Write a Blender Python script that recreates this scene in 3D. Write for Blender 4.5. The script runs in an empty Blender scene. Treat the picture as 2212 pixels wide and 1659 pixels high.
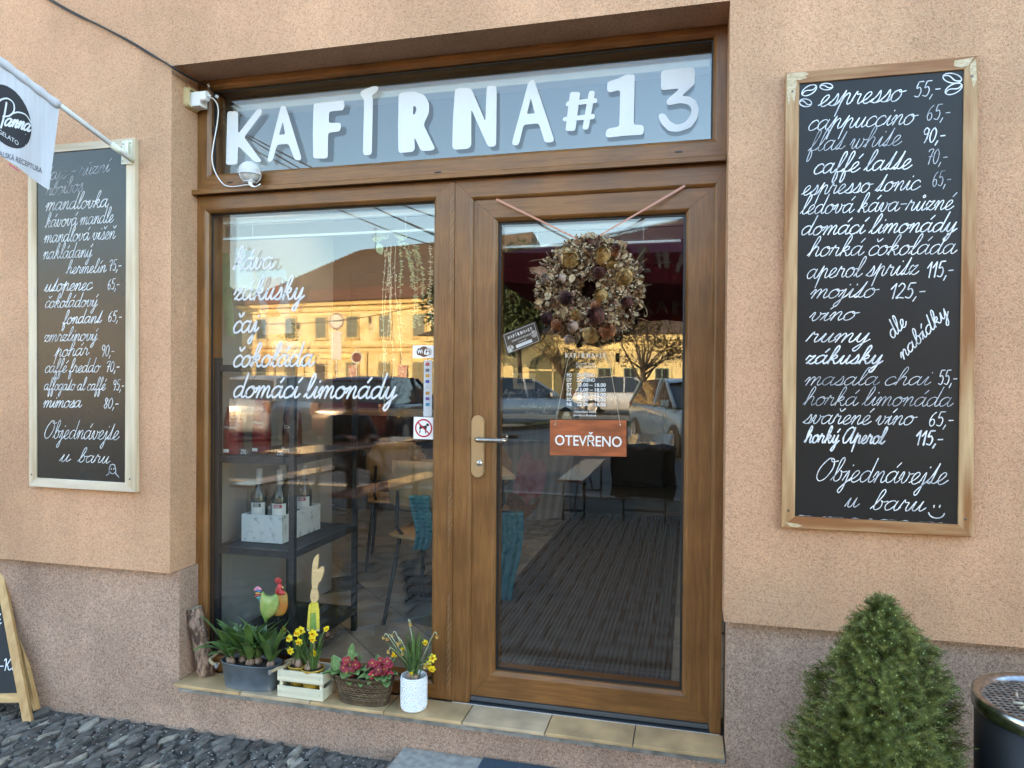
import bpy, bmesh, math, random
from math import sin, cos, pi, radians, sqrt, atan2
from mathutils import Vector, Matrix, geometry, noise as mnoise
SC = bpy.context.scene
COL = SC.collection
rnd = random.Random(13)

# ------------------------------------------------------------------ camera
CF, CX, CY = 1534.0, 1106.0, 829.5            # focal length and centre in pixels of a 2212 x 1659 print of the photograph
yaw, pitch, roll = radians(14.1), radians(-0.47), radians(0.43)
CAM = Vector((0, -2.664, 1.29))
FW = Vector((-sin(yaw) * cos(pitch), cos(yaw) * cos(pitch), sin(pitch)))
_R0 = Vector((cos(yaw), sin(yaw), 0)); _U0 = _R0.cross(FW)
RT = _R0 * cos(roll) + _U0 * sin(roll); UP = RT.cross(FW)
cam = bpy.data.cameras.new('camera'); camo = bpy.data.objects.new('camera', cam); COL.objects.link(camo)
camo.matrix_world = Matrix.Translation(CAM) @ Matrix((RT, UP, -FW)).transposed().to_4x4()
cam.sensor_width = 36; cam.lens = 36 * CF / 2212; cam.clip_start = 0.05; cam.clip_end = 600
SC.camera = camo

def P(px, py, Y=0.0):
    """the point of the vertical plane y=Y that the photograph shows at (px, py)"""
    d = FW + RT * ((px - CX) / CF) - UP * ((py - CY) / CF)
    return CAM + d * ((Y - CAM.y) / d.y)
def PZ(px, py, Z=0.0):
    d = FW + RT * ((px - CX) / CF) - UP * ((py - CY) / CF)
    return CAM + d * ((Z - CAM.z) / d.z)
GY = 0.04
def PR(px, py, Y):
    """the same for things seen mirrored in the glass: Y is their real (negative) y"""
    p = P(px, py, 2 * GY - Y); p.y = Y
    return p

# ------------------------------------------------------------------ sky, sun, exposure
SUN_EL, SUN_AZ = radians(12), radians(40)      # low sun behind the cafe: it lights the houses across the square, the front stays in shade
sd = Vector((-sin(SUN_AZ) * cos(SUN_EL), cos(SUN_AZ) * cos(SUN_EL), sin(SUN_EL)))
W = bpy.data.worlds.new('World'); SC.world = W; W.use_nodes = True
wn = W.node_tree.nodes; wl = W.node_tree.links; wn.clear()
sky = wn.new('ShaderNodeTexSky'); sky.sky_type = 'NISHITA'; sky.sun_disc = False
sky.sun_elevation = SUN_EL; sky.sun_rotation = atan2(sd.x, sd.y)
sky.air_density = 1.0; sky.dust_density = 0.5; sky.ozone_density = 1.6; sky.altitude = 300
bg = wn.new('ShaderNodeBackground'); bg.inputs[1].default_value = 0.15
wo = wn.new('ShaderNodeOutputWorld'); wl.new(sky.outputs[0], bg.inputs[0]); wl.new(bg.outputs[0], wo.inputs[0])
sun = bpy.data.lights.new('sun', 'SUN'); suno = bpy.data.objects.new('sun', sun); COL.objects.link(suno)
sun.energy = 2.8; sun.angle = radians(0.5); sun.color = (1.0, 0.75, 0.48)
suno.rotation_euler = (-sd).to_track_quat('-Z', 'Y').to_euler()
SC.view_settings.view_transform = 'Standard'; SC.view_settings.look = 'None'
SC.view_settings.gamma = 1; SC.view_settings.use_curve_mapping = False
SC.view_settings.exposure = 3.38
SC.view_settings.use_white_balance = True; SC.view_settings.white_balance_temperature = 7400   # camera set for shade
SC.cycles.max_bounces = 10; SC.cycles.transparent_max_bounces = 16; SC.cycles.glossy_bounces = 5
SC.cycles.diffuse_bounces = 4; SC.cycles.use_denoising = True
SC.cycles.caustics_reflective = False; SC.cycles.caustics_refractive = False

# ------------------------------------------------------------------ materials
def mat(name, col, rough=0.6, metal=0.0, spec=0.5, var=0.0, vscale=8.0, bump=0.0, bscale=80.0, bdist=0.002, stretch=None, col2=None, detail=3.0, vmul=1.0, ramp=None, emit=None, estr=0, coat=0, trans=0, alpha=1, sheen=0):
    m = bpy.data.materials.new(name); m.use_nodes = True
    N = m.node_tree.nodes; L = m.node_tree.links; b = N['Principled BSDF']
    b.inputs['Roughness'].default_value = rough; b.inputs['Metallic'].default_value = metal
    b.inputs['Specular IOR Level'].default_value = spec
    b.inputs['Base Color'].default_value = (*col, 1)
    if coat: b.inputs['Coat Weight'].default_value = coat
    if trans: b.inputs['Transmission Weight'].default_value = trans
    if alpha < 1: b.inputs['Alpha'].default_value = alpha
    if sheen: b.inputs['Sheen Weight'].default_value = sheen
    if emit:
        b.inputs['Emission Color'].default_value = (*emit, 1); b.inputs['Emission Strength'].default_value = estr
    geo = N.new('ShaderNodeNewGeometry'); mp = N.new('ShaderNodeMapping'); L.new(geo.outputs['Position'], mp.inputs[0])
    if stretch: mp.inputs['Scale'].default_value = stretch
    if var or col2:
        n = N.new('ShaderNodeTexNoise'); n.inputs['Scale'].default_value = vscale; n.inputs['Detail'].default_value = detail
        L.new(mp.outputs[0], n.inputs[0])
        r = N.new('ShaderNodeValToRGB'); lo, hi = ramp or (0.35, 0.65)
        r.color_ramp.elements[0].position = lo; r.color_ramp.elements[1].position = hi
        c2 = col2 or tuple(min(1, c * (1 + var)) for c in col); c1 = col if col2 else tuple(c * (1 - var) for c in col)
        r.color_ramp.elements[0].color = (*c1, 1); r.color_ramp.elements[1].color = (*c2, 1)
        L.new(n.outputs[0], r.inputs[0]); L.new(r.outputs[0], b.inputs['Base Color'])
    if bump:
        n2 = N.new('ShaderNodeTexNoise'); n2.inputs['Scale'].default_value = bscale; n2.inputs['Detail'].default_value = 2
        L.new(mp.outputs[0], n2.inputs[0])
        bp = N.new('ShaderNodeBump'); bp.inputs['Strength'].default_value = bump; bp.inputs['Distance'].default_value = bdist
        L.new(n2.outputs[0], bp.inputs['Height']); L.new(bp.outputs[0], b.inputs['Normal'])
    return m

def plaster(name, col, dark, scale, bumpd, lo, hi, rough=0.9, stain=0.12):
    m = bpy.data.materials.new(name); m.use_nodes = True
    N = m.node_tree.nodes; L = m.node_tree.links; b = N['Principled BSDF']
    b.inputs['Roughness'].default_value = rough; b.inputs['Specular IOR Level'].default_value = 0.25
    geo = N.new('ShaderNodeNewGeometry')
    n = N.new('ShaderNodeTexNoise'); n.inputs['Scale'].default_value = scale; n.inputs['Detail'].default_value = 1.5; n.inputs['Distortion'].default_value = 1.2
    L.new(geo.outputs['Position'], n.inputs[0])
    r = N.new('ShaderNodeValToRGB'); r.color_ramp.elements[0].position = lo; r.color_ramp.elements[1].position = hi
    r.color_ramp.elements[0].color = (*dark, 1); r.color_ramp.elements[1].color = (*col, 1)
    L.new(n.outputs[0], r.inputs[0])
    n2 = N.new('ShaderNodeTexNoise'); n2.inputs['Scale'].default_value = 2.3; n2.inputs['Detail'].default_value = 5
    L.new(geo.outputs['Position'], n2.inputs[0])
    mr = N.new('ShaderNodeMapRange'); mr.inputs['From Min'].default_value = 0.3; mr.inputs['From Max'].default_value = 0.7
    mr.inputs['To Min'].default_value = 1 - stain; mr.inputs['To Max'].default_value = 1 + stain
    L.new(n2.outputs[0], mr.inputs[0])
    mp3 = N.new('ShaderNodeMapping'); mp3.inputs['Scale'].default_value = (5, 5, .5); L.new(geo.outputs['Position'], mp3.inputs[0])
    n3 = N.new('ShaderNodeTexNoise'); n3.inputs['Scale'].default_value = 1.0; n3.inputs['Detail'].default_value = 6; L.new(mp3.outputs[0], n3.inputs[0])
    mr3 = N.new('ShaderNodeMapRange'); mr3.inputs['From Min'].default_value = 0.35; mr3.inputs['From Max'].default_value = 0.6; mr3.inputs['To Min'].default_value = 1 - stain * .8; mr3.inputs['To Max'].default_value = 1.03; L.new(n3.outputs[0], mr3.inputs[0])
    mm = N.new('ShaderNodeMath'); mm.operation = 'MULTIPLY'; L.new(mr.outputs[0], mm.inputs[0]); L.new(mr3.outputs[0], mm.inputs[1])
    mx = N.new('ShaderNodeVectorMath'); mx.operation = 'SCALE'; L.new(r.outputs[0], mx.inputs[0]); L.new(mm.outputs[0], mx.inputs['Scale'])
    L.new(mx.outputs[0], b.inputs['Base Color'])
    bp = N.new('ShaderNodeBump'); bp.inputs['Strength'].default_value = 1.0; bp.inputs['Distance'].default_value = bumpd
    L.new(n.outputs[0], bp.inputs['Height']); L.new(bp.outputs[0], b.inputs['Normal'])
    return m

M_plaster = plaster('peach scratched render', (0.63, 0.365, 0.225), (0.42, 0.225, 0.13), 170, 0.004, 0.32, 0.56)
M_plinth = plaster('grey pink pebble render', (0.56, 0.375, 0.28), (0.27, 0.165, 0.12), 175, 0.0035, 0.36, 0.62, stain=0.2)
M_mortar = mat('grey mortar', (0.26, 0.25, 0.235), 0.9, var=0.3, vscale=20, bump=0.5, bscale=60)

def wood_pvc(name, vertical, base=(0.225, 0.095, 0.026), dark=(0.15, 0.058, 0.014), rough=0.38):
    m = bpy.data.materials.new(name); m.use_nodes = True
    N = m.node_tree.nodes; L = m.node_tree.links; b = N['Principled BSDF']
    b.inputs['Roughness'].default_value = rough; b.inputs['Specular IOR Level'].default_value = 0.5
    geo = N.new('ShaderNodeNewGeometry'); mp = N.new('ShaderNodeMapping'); L.new(geo.outputs['Position'], mp.inputs[0])
    mp.inputs['Scale'].default_value = (85, 85, 4.5) if vertical else (4.5, 85, 85)
    n = N.new('ShaderNodeTexNoise'); n.inputs['Scale'].default_value = 1.0; n.inputs['Detail'].default_value = 6; n.inputs['Distortion'].default_value = 1.4
    L.new(mp.outputs[0], n.inputs[0])
    r = N.new('ShaderNodeValToRGB'); r.color_ramp.elements[0].position = 0.32; r.color_ramp.elements[1].position = 0.66
    r.color_ramp.elements[0].color = (*dark, 1); r.color_ramp.elements[1].color = (*base, 1)
    L.new(n.outputs[0], r.inputs[0])
    n5 = N.new('ShaderNodeTexNoise'); n5.inputs['Scale'].default_value = 5; n5.inputs['Detail'].default_value = 7; L.new(geo.outputs['Position'], n5.inputs[0])
    m5 = N.new('ShaderNodeMapRange'); m5.inputs['From Min'].default_value = .35; m5.inputs['From Max'].default_value = .65; m5.inputs['To Min'].default_value = .80; m5.inputs['To Max'].default_value = 1.15; L.new(n5.outputs[0], m5.inputs[0])
    v5 = N.new('ShaderNodeVectorMath'); v5.operation = 'SCALE'; L.new(r.outputs[0], v5.inputs[0]); L.new(m5.outputs[0], v5.inputs['Scale']); L.new(v5.outputs[0], b.inputs['Base Color'])
    m6 = N.new('ShaderNodeMapRange'); m6.inputs['To Min'].default_value = rough - .10; m6.inputs['To Max'].default_value = rough + .14; L.new(n5.outputs[0], m6.inputs[0]); L.new(m6.outputs[0], b.inputs['Roughness'])
    mp2 = N.new('ShaderNodeMapping'); L.new(geo.outputs['Position'], mp2.inputs[0])
    mp2.inputs['Scale'].default_value = (700, 700, 40) if vertical else (40, 700, 700)
    n2 = N.new('ShaderNodeTexNoise'); n2.inputs['Scale'].default_value = 1.0; L.new(mp2.outputs[0], n2.inputs[0])
    bp = N.new('ShaderNodeBump'); bp.inputs['Strength'].default_value = 0.35; bp.inputs['Distance'].default_value = 0.0006
    L.new(n2.outputs[0], bp.inputs['Height']); L.new(bp.outputs[0], b.inputs['Normal'])
    return m
M_wv = wood_pvc('brown woodgrain foil upright', True)
M_wh = wood_pvc('brown woodgrain foil level', False)
M_white = mat('white vinyl', (0.66, 0.67, 0.68), 0.5, spec=.3)
M_whitep = mat('white plastic', (0.78, 0.78, 0.78), 0.3)
M_black = mat('black rubber', (0.012, 0.012, 0.013), 0.5)
M_blackm = mat('black metal', (0.02, 0.02, 0.022), 0.45, spec=0.5)
M_alu = mat('anodised sill', (0.12, 0.13, 0.14), 0.4, metal=0.6)
M_steel = mat('brushed steel', (0.55, 0.55, 0.56), 0.25, metal=1, var=0.15, vscale=30)
M_bronze = mat('champagne anodised plate', (0.42, 0.29, 0.16), 0.38, metal=0.55)
M_brass = mat('worn bronze lever', (0.38, 0.33, 0.28), 0.25, metal=0.9, var=0.3, vscale=200)

def glassmat(name, R0, tint):
    m = bpy.data.materials.new(name); m.use_nodes = True
    N = m.node_tree.nodes; L = m.node_tree.links; N.clear()
    out = N.new('ShaderNodeOutputMaterial'); mix = N.new('ShaderNodeMixShader')
    t = N.new('ShaderNodeBsdfTransparent'); t.inputs[0].default_value = (*tint, 1)
    g = N.new('ShaderNodeBsdfGlossy'); g.inputs['Roughness'].default_value = 0.0; g.inputs[0].default_value = (1, 1, 1, 1)
    geo = N.new('ShaderNodeNewGeometry'); dot = N.new('ShaderNodeVectorMath'); dot.operation = 'DOT_PRODUCT'
    L.new(geo.outputs['Normal'], dot.inputs[0]); L.new(geo.outputs['Incoming'], dot.inputs[1])
    a = N.new('ShaderNodeMath'); a.operation = 'ABSOLUTE'; L.new(dot.outputs['Value'], a.inputs[0])
    s = N.new('ShaderNodeMath'); s.operation = 'SUBTRACT'; s.inputs[0].default_value = 1; L.new(a.outputs[0], s.inputs[1])
    p = N.new('ShaderNodeMath'); p.operation = 'POWER'; p.inputs[1].default_value = 5; L.new(s.outputs[0], p.inputs[0])
    q = N.new('ShaderNodeMath'); q.operation = 'MULTIPLY_ADD'; q.inputs[1].default_value = 1 - R0; q.inputs[2].default_value = R0
    L.new(p.outputs[0], q.inputs[0]); L.new(q.outputs[0], mix.inputs[0]); L.new(t.outputs[0], mix.inputs[1]); L.new(g.outputs[0], mix.inputs[2])
    L.new(mix.outputs[0], out.inputs[0])
    return m
M_glass = glassmat('window glass', 0.07, (0.93, 0.95, 0.94))
M_glass2 = glassmat('clear glass', 0.06, (0.96, 0.97, 0.97))

# ------------------------------------------------------------------ mesh helpers
class MB:
    def __init__(s): s.v = []; s.f = []; s.mi = []; s.cur = 0; s.sm = []; s.smooth = False
    def add(s, vs, fs):
        o = len(s.v); s.v += [tuple(v) for v in vs]
        for f in fs: s.f.append(tuple(i + o for i in f)); s.mi.append(s.cur); s.sm.append(s.smooth)
    def box(s, x0, x1, y0, y1, z0, z1, M=None):
        vs = [(x, y, z) for z in (z0, z1) for y in (y0, y1) for x in (x0, x1)]
        if M: vs = [M @ Vector(v) for v in vs]
        s.add(vs, [(0, 2, 3, 1), (4, 5, 7, 6), (0, 1, 5, 4), (2, 6, 7, 3), (0, 4, 6, 2), (1, 3, 7, 5)]); return s
    def bbox(s, x0, x1, y0, y1, z0, z1, b=0.003, M=None):
        """box with chamfered edges"""
        bm = bmesh.new(); bmesh.ops.create_cube(bm, size=1)
        for v in bm.verts: v.co = Vector(((x0 + x1) / 2 + v.co.x * (x1 - x0), (y0 + y1) / 2 + v.co.y * (y1 - y0), (z0 + z1) / 2 + v.co.z * (z1 - z0)))
        bmesh.ops.bevel(bm, geom=list(bm.edges), offset=b, segments=2, affect='EDGES', profile=0.7)
        vs = [(M @ v.co if M else v.co.copy()) for v in bm.verts]; s.add(vs, [[v.index for v in f.verts] for f in bm.faces] if bm.verts.index_update() is None else []); bm.free(); return s
    def quad(s, a, b, c, d): s.add([a, b, c, d], [(0, 1, 2, 3)]); return s
    def cyl(s, p0, p1, r0, r1=None, n=12, caps=True):
        r1 = r0 if r1 is None else r1; p0 = Vector(p0); p1 = Vector(p1); d = (p1 - p0).normalized()
        a = d.orthogonal().normalized(); b = d.cross(a)
        vs = [p0 + (a * cos(t) + b * sin(t)) * r0 for t in [2 * pi * i / n for i in range(n)]] + [p1 + (a * cos(t) + b * sin(t)) * r1 for t in [2 * pi * i / n for i in range(n)]]
        fs = [(i, (i + 1) % n, n + (i + 1) % n, n + i) for i in range(n)]
        if caps: fs += [tuple(range(n - 1, -1, -1)), tuple(range(n, 2 * n))]
        s.add(vs, fs); return s
    def tube(s, pts, r, n=8):
        pts = [Vector(p) for p in pts]; rr = r if isinstance(r, (list, tuple)) else [r] * len(pts)
        vs = []; a = None
        for i, p in enumerate(pts):
            d = (pts[min(i + 1, len(pts) - 1)] - pts[max(i - 1, 0)]).normalized()
            a = (d.orthogonal() if a is None else a - d * a.dot(d)).normalized(); b = d.cross(a)
            vs += [p + (a * cos(2 * pi * k / n) + b * sin(2 * pi * k / n)) * rr[i] for k in range(n)]
        fs = [(i * n + k, i * n + (k + 1) % n, (i + 1) * n + (k + 1) % n, (i + 1) * n + k) for i in range(len(pts) - 1) for k in range(n)]
        fs += [tuple(range(n - 1, -1, -1)), tuple((len(pts) - 1) * n + k for k in range(n))]
        s.add(vs, fs); return s
    def lathe(s, prof, c=(0, 0, 0), n=32, sx=1, sy=1, M=None):
        c = Vector(c); vs = []
        for r, z in prof:
            for k in range(n):
                v = Vector((cos(2 * pi * k / n) * r * sx, sin(2 * pi * k / n) * r * sy, z)); vs.append((M @ v if M else v) + c)
        fs = [(i * n + k, i * n + (k + 1) % n, (i + 1) * n + (k + 1) % n, (i + 1) * n + k) for i in range(len(prof) - 1) for k in range(n)]
        if prof[0][0] > 1e-6: fs.append(tuple(range(n - 1, -1, -1)))
        if prof[-1][0] > 1e-6: fs.append(tuple((len(prof) - 1) * n + k for k in range(n)))
        s.add(vs, fs); return s
    def ball(s, c, r, n=12, sq=(1, 1, 1)):
        c = Vector(c); m = n // 2; vs = []
        for i in range(m + 1):
            t = pi * i / m
            for k in range(n): vs.append(c + Vector((r * sq[0] * sin(t) * cos(2 * pi * k / n), r * sq[1] * sin(t) * sin(2 * pi * k / n), r * sq[2] * cos(t))))
        s.add(vs, [(i * n + k, (i + 1) * n + k, (i + 1) * n + (k + 1) % n, i * n + (k + 1) % n) for i in range(m) for k in range(n)]); return s
    def prism(s, poly, fr, h, holes=()):
        """flat outline poly [(u,v)] lifted to 3D by fr(u,v,h): a plate of thickness h"""
        loops = [list(poly)] + [list(q) for q in holes]
        flat = [p for l in loops for p in l]
        tris = geometry.tessellate_polygon([[Vector((p[0], p[1], 0)) for p in l] for l in loops])
        n = len(flat); vs = [fr(u, v, 0) for u, v in flat] + [fr(u, v, h) for u, v in flat]
        fs = [tuple(t) for t in tris] + [tuple(i + n for i in reversed(t)) for t in tris]
        o = 0
        for l in loops:
            m = len(l); fs += [(o + i, o + (i + 1) % m, n + o + (i + 1) % m, n + o + i) for i in range(m)]; o += m
        s.add(vs, fs); return s
    def build(s, name, mats, parent=None, fix=True, loc=None):
        me = bpy.data.meshes.new(name); me.from_pydata([tuple(v) for v in s.v], [], s.f)
        for m in (mats if isinstance(mats, (list, tuple)) else [mats]): me.materials.append(m)
        me.polygons.foreach_set('material_index', s.mi); me.polygons.foreach_set('use_smooth', s.sm)
        me.validate(); me.update()
        if fix and len(s.f) < 60000:
            bm = bmesh.new(); bm.from_mesh(me); bmesh.ops.remove_doubles(bm, verts=bm.verts, dist=1e-6)
            bmesh.ops.recalc_face_normals(bm, faces=bm.faces); bm.to_mesh(me); bm.free()
        o = bpy.data.objects.new(name, me); COL.objects.link(o)
        if parent is not None:
            o.parent = parent; o.location = -wloc(parent)
        if loc: o.location = loc
        return o
def wloc(o):
    v = Vector(o.location)
    while o.parent is not None: o = o.parent; v += Vector(o.location)
    return v
def thing(name, label, cat, loc=(0, 0, 0), group=None):
    o = bpy.data.objects.new(name, None); COL.objects.link(o); o.location = loc
    o.empty_display_size = 0.05
    return tag(o, label, cat, group)
def tag(o, label=None, cat=None, group=None, kind=None):
    if label: o['label'] = label
    if cat: o['category'] = cat
    if group: o['group'] = group
    if kind: o['kind'] = kind
    return o
def copytree(o, loc, rotz=0, label=None, parent=None):
    c = o.copy(); COL.objects.link(c)
    if parent is None:
        c.location = loc; c.rotation_euler = (0, 0, rotz)
        if label: c['label'] = label
    else: c.parent = parent
    for ch in list(o.children): copytree(ch, None, 0, None, c)
    return c
def lerp(a, b, t): return a + (b - a) * t
def smooth_path(pts, k=6, closed=False):
    n = len(pts); out = []
    if n < 3: return [tuple(p) for p in pts]
    rng = n if closed else n - 1
    for i in range(rng):
        g = lambda j: pts[j % n] if closed else pts[min(max(j, 0), n - 1)]
        p0, p1, p2, p3 = g(i - 1), g(i), g(i + 1), g(i + 2)
        for s in range(k):
            t = s / k
            out.append(tuple(0.5 * (2 * b + (c - a) * t + (2 * a - 5 * b + 4 * c - d) * t * t + (3 * b - a - 3 * c + d) * t ** 3) for a, b, c, d in zip(p0, p1, p2, p3)))
    if not closed: out.append(tuple(pts[-1]))
    return out
def round_poly(poly, r, k=4):
    out = []; n = len(poly)
    for i in range(n):
        a, b, c = Vector(poly[i - 1]), Vector(poly[i]), Vector(poly[(i + 1) % n])
        ra = min(r, (a - b).length * 0.42); rc = min(r, (c - b).length * 0.42)
        p = b + (a - b).normalized() * ra; q = b + (c - b).normalized() * rc
        for j in range(k + 1):
            t = j / k; out.append(tuple(p * (1 - t) ** 2 + b * 2 * t * (1 - t) + q * t * t))
    return out

# ------------------------------------------------------------------ handwriting: a school cursive drawn as strokes
G = {
'a': (1.0, [[(.72,.82),(.5,1),(.2,.85),(.05,.45),(.2,.04),(.45,.1),(.68,.5),(.77,.98)],[(.77,.98),(.7,.35),(.8,.02),(.98,.1),(1.12,.35)]]),
'b': (.88, [[(0,.1),(.3,.8),(.52,1.7),(.42,2.1),(.25,1.8),(.2,.8),(.2,.2),(.4,0),(.64,.25),(.64,.7),(.5,.95),(.7,.82),(.98,.9)]]),
'c': (.72, [[(.68,.8),(.5,1),(.2,.85),(.05,.4),(.2,.02),(.5,.05),(.82,.35)]]),
'd': (1.0, [[(.72,.82),(.5,1),(.2,.85),(.05,.45),(.2,.04),(.45,.1),(.7,.6),(.84,2.1)],[(.84,2.1),(.72,.4),(.8,.02),(.98,.1),(1.12,.35)]]),
'e': (.72, [[(0,.1),(.35,.4),(.56,.8),(.42,1.0),(.2,.8),(.12,.35),(.28,.0),(.55,.05),(.82,.35)]]),
'f': (.62, [[(0,.1),(.3,.7),(.52,1.7),(.42,2.1),(.25,1.8),(.2,.5),(.18,-.7),(.28,-1.0),(.42,-.6),(.36,-.05),(.25,.1),(.5,.12),(.72,.35)]]),
'g': (.9, [[(.72,.82),(.5,1),(.2,.85),(.05,.45),(.2,.04),(.45,.1),(.7,.6),(.77,.98),(.68,-.5),(.5,-1),(.3,-.8),(.5,-.35),(1.02,.3)]]),
'h': (.98, [[(0,.1),(.3,.8),(.52,1.7),(.42,2.1),(.27,1.8),(.18,.8),(.15,0)],[(.15,0),(.25,.6),(.5,1.0),(.7,.85),(.68,.3),(.76,.02),(.92,.1),(1.08,.35)]]),
'i': (.52, [[(0,.1),(.28,.98),(.23,.3),(.32,.02),(.48,.1),(.64,.35)],[(.4,1.38),(.42,1.46)]]),
'j': (.5, [[(0,.1),(.28,.98),(.24,-.5),(.08,-1),(-.08,-.8),(.1,-.4),(.6,.35)],[(.4,1.38),(.42,1.46)]]),
'k': (.9, [[(0,.1),(.3,.8),(.52,1.7),(.42,2.1),(.27,1.8),(.18,.8),(.15,0)],[(.15,.3),(.4,.9),(.62,.95),(.6,.65),(.25,.5)],[(.25,.5),(.5,.35),(.64,.03),(.82,.05),(1.0,.35)]]),
'l': (.56, [[(0,.1),(.3,.8),(.52,1.7),(.42,2.1),(.27,1.8),(.18,.8),(.2,.15),(.35,0),(.52,.12),(.68,.35)]]),
'm': (1.32, [[(0,.45),(.15,.92),(.26,.9),(.24,.4),(.2,0)],[(.2,0),(.32,.6),(.52,1),(.65,.85),(.62,.4),(.6,0)],[(.6,0),(.72,.6),(.92,1),(1.06,.85),(1.02,.3),(1.1,.02),(1.25,.1),(1.42,.35)]]),
'n': (.92, [[(0,.45),(.15,.92),(.26,.9),(.24,.4),(.2,0)],[(.2,0),(.32,.6),(.54,1),(.68,.85),(.64,.3),(.72,.02),(.87,.1),(1.04,.35)]]),
'o': (.84, [[(.5,.98),(.2,.85),(.05,.45),(.2,.02),(.5,.05),(.7,.45),(.6,.9),(.45,.97),(.55,.78),(.95,.85)]]),
'p': (.95, [[(0,.1),(.3,1.25)],[(.3,1.25),(.24,.2),(.18,-1)],[(.2,-.2),(.32,.6),(.54,1),(.7,.85),(.68,.3),(.76,.02),(.92,.1),(1.06,.35)]]),
'r': (.78, [[(0,.1),(.2,1.1),(.3,.86),(.55,.86),(.52,.3),(.6,.02),(.75,.1),(.9,.35)]]),
's': (.66, [[(0,.1),(.3,.62),(.42,1.05),(.54,.6),(.5,.15),(.3,0),(.1,.08)],[(.34,.0),(.58,.06),(.78,.35)]]),
't': (.68, [[(0,.1),(.3,.8),(.5,1.75)],[(.5,1.75),(.36,.3),(.22,.02),(.1,.14),(.3,.16),(.58,.05),(.8,.35)]]),
'u': (.95, [[(0,.1),(.25,.98),(.2,.3),(.3,.02),(.5,.15),(.72,.98)],[(.72,.98),(.66,.3),(.74,.02),(.9,.1),(1.07,.35)]]),
'v': (.82, [[(0,.4),(.15,.95),(.25,.85),(.22,.3),(.35,0),(.55,.2),(.64,.7),(.55,.97),(.68,.8),(.93,.85)]]),
'w': (1.18, [[(0,.4),(.15,.95),(.25,.85),(.22,.2),(.35,0),(.52,.3),(.62,.95)],[(.62,.95),(.57,.2),(.7,0),(.9,.2),(1.0,.7),(.92,.97),(1.04,.8),(1.28,.85)]]),
'y': (.88, [[(0,.1),(.22,.98),(.2,.3),(.32,.02),(.5,.15),(.72,.98)],[(.72,.98),(.64,-.5),(.45,-1),(.28,-.8),(.5,-.35),(1.0,.3)]]),
'z': (.76, [[(0,.5),(.15,.97),(.35,.85),(.62,.97),(.4,.5),(.15,.05),(.32,.12),(.5,.0),(.68,.08),(.88,.35)]]),
'A': (1.5, [[(1.2,1.7),(.85,2),(.35,1.6),(.1,.7),(.3,.05),(.7,.2),(1.1,1.2),(1.25,1.95),(1.12,.4),(1.25,.02),(1.55,.3)]]),
'O': (1.25, [[(1.0,1.85),(.6,2.0),(.15,1.2),(.1,.4),(.4,0),(.8,.25),(1.1,1.1),(1.0,1.85),(.75,2.0),(.9,1.7),(1.3,1.8)]]),
'K': (1.3, [[(.1,1.7),(.35,2),(.35,1),(.2,0)],[(1.1,2),(.5,1.0),(.38,1.0),(.6,.85),(.8,.1),(1.2,.3)]]),
'0': (.95, [[(.5,1.9),(.15,1.4),(.08,.5),(.35,0),(.68,.4),(.78,1.3),(.5,1.9)]]),
'1': (.7, [[(.05,1.2),(.5,1.9)],[(.5,1.9),(.4,0)]]),
'2': (.95, [[(.1,1.5),(.4,1.9),(.75,1.5),(.5,.8),(.05,.05),(.4,.1),(.8,.02)]]),
'3': (.9, [[(.1,1.6),(.45,1.9),(.7,1.5),(.35,1.05),(.7,.7),(.5,.05),(.05,.25)]]),
'5': (.95, [[(.3,1.9),(.15,1.1),(.5,1.2),(.72,.7),(.5,.05),(.05,.15)],[(.3,1.9),(.85,1.92)]]),
'6': (.95, [[(.7,1.85),(.3,1.4),(.08,.6),(.3,0),(.65,.25),(.6,.8),(.3,.9),(.1,.55)]]),
'7': (.85, [[(.1,1.6),(.25,1.85),(.75,1.85),(.45,.9),(.3,0)],[(.2,.95),(.7,1.0)]]),
'8': (.9, [[(.7,1.6),(.4,1.9),(.2,1.5),(.5,1.0),(.68,.5),(.4,0),(.12,.4),(.4,.95),(.72,1.6)]]),
'9': (.92, [[(.7,1.6),(.4,1.9),(.12,1.5),(.3,1.05),(.65,1.2),(.74,1.7),(.62,.6),(.4,0)]]),
',': (.32, [[(.2,.15),(.05,-.4)]]),
'-': (.7, [[(.08,.75),(.6,.78)]]), ' ': (.5, []), '.': (.3, [[(.1,.03),(.14,.1)]]),
}
ACC = {'á': 'a´', 'é': 'e´', 'í': 'i´', 'ý': 'y´', 'č': 'cˇ', 'ř': 'rˇ', 'š': 'sˇ', 'ň': 'nˇ', 'ů': 'u°', 'ž': 'zˇ'}
ACX = {'a': .55, 'e': .42, 'i': .3, 'y': .5, 'c': .45, 'r': .4, 's': .4, 'n': .5, 'u': .45, 'z': .4}
def strokes(text, slant=0.32, jit=0.0):
    x = 0; out = []
    for ch in text:
        mark = ''
        if ch in ACC: ch, mark = ACC[ch]
        adv, st = G.get(ch, G[' ']); st = list(st)
        if mark and ch == 'i': st = st[:1]
        ax = ACX.get(ch, .4)
        if mark == '´': st = st + [[(ax, 1.35), (ax + .2, 1.75)]]
        if mark == 'ˇ': st = st + [[(ax - .18, 1.68), (ax, 1.4), (ax + .25, 1.72)]]
        if mark == '°': st = st + [[(ax, 1.65), (ax - .1, 1.5), (ax, 1.36), (ax + .12, 1.5), (ax, 1.65)]]
        jy = rnd.uniform(-jit, jit)
        for s in st:
            sl = slant * (0.55 if ch.isdigit() else 1)
            out.append([(x + u + v * sl, v + jy) for u, v in smooth_path(s, 5)])
        x += adv + rnd.uniform(-jit, jit) * .5
    return out, x
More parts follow.
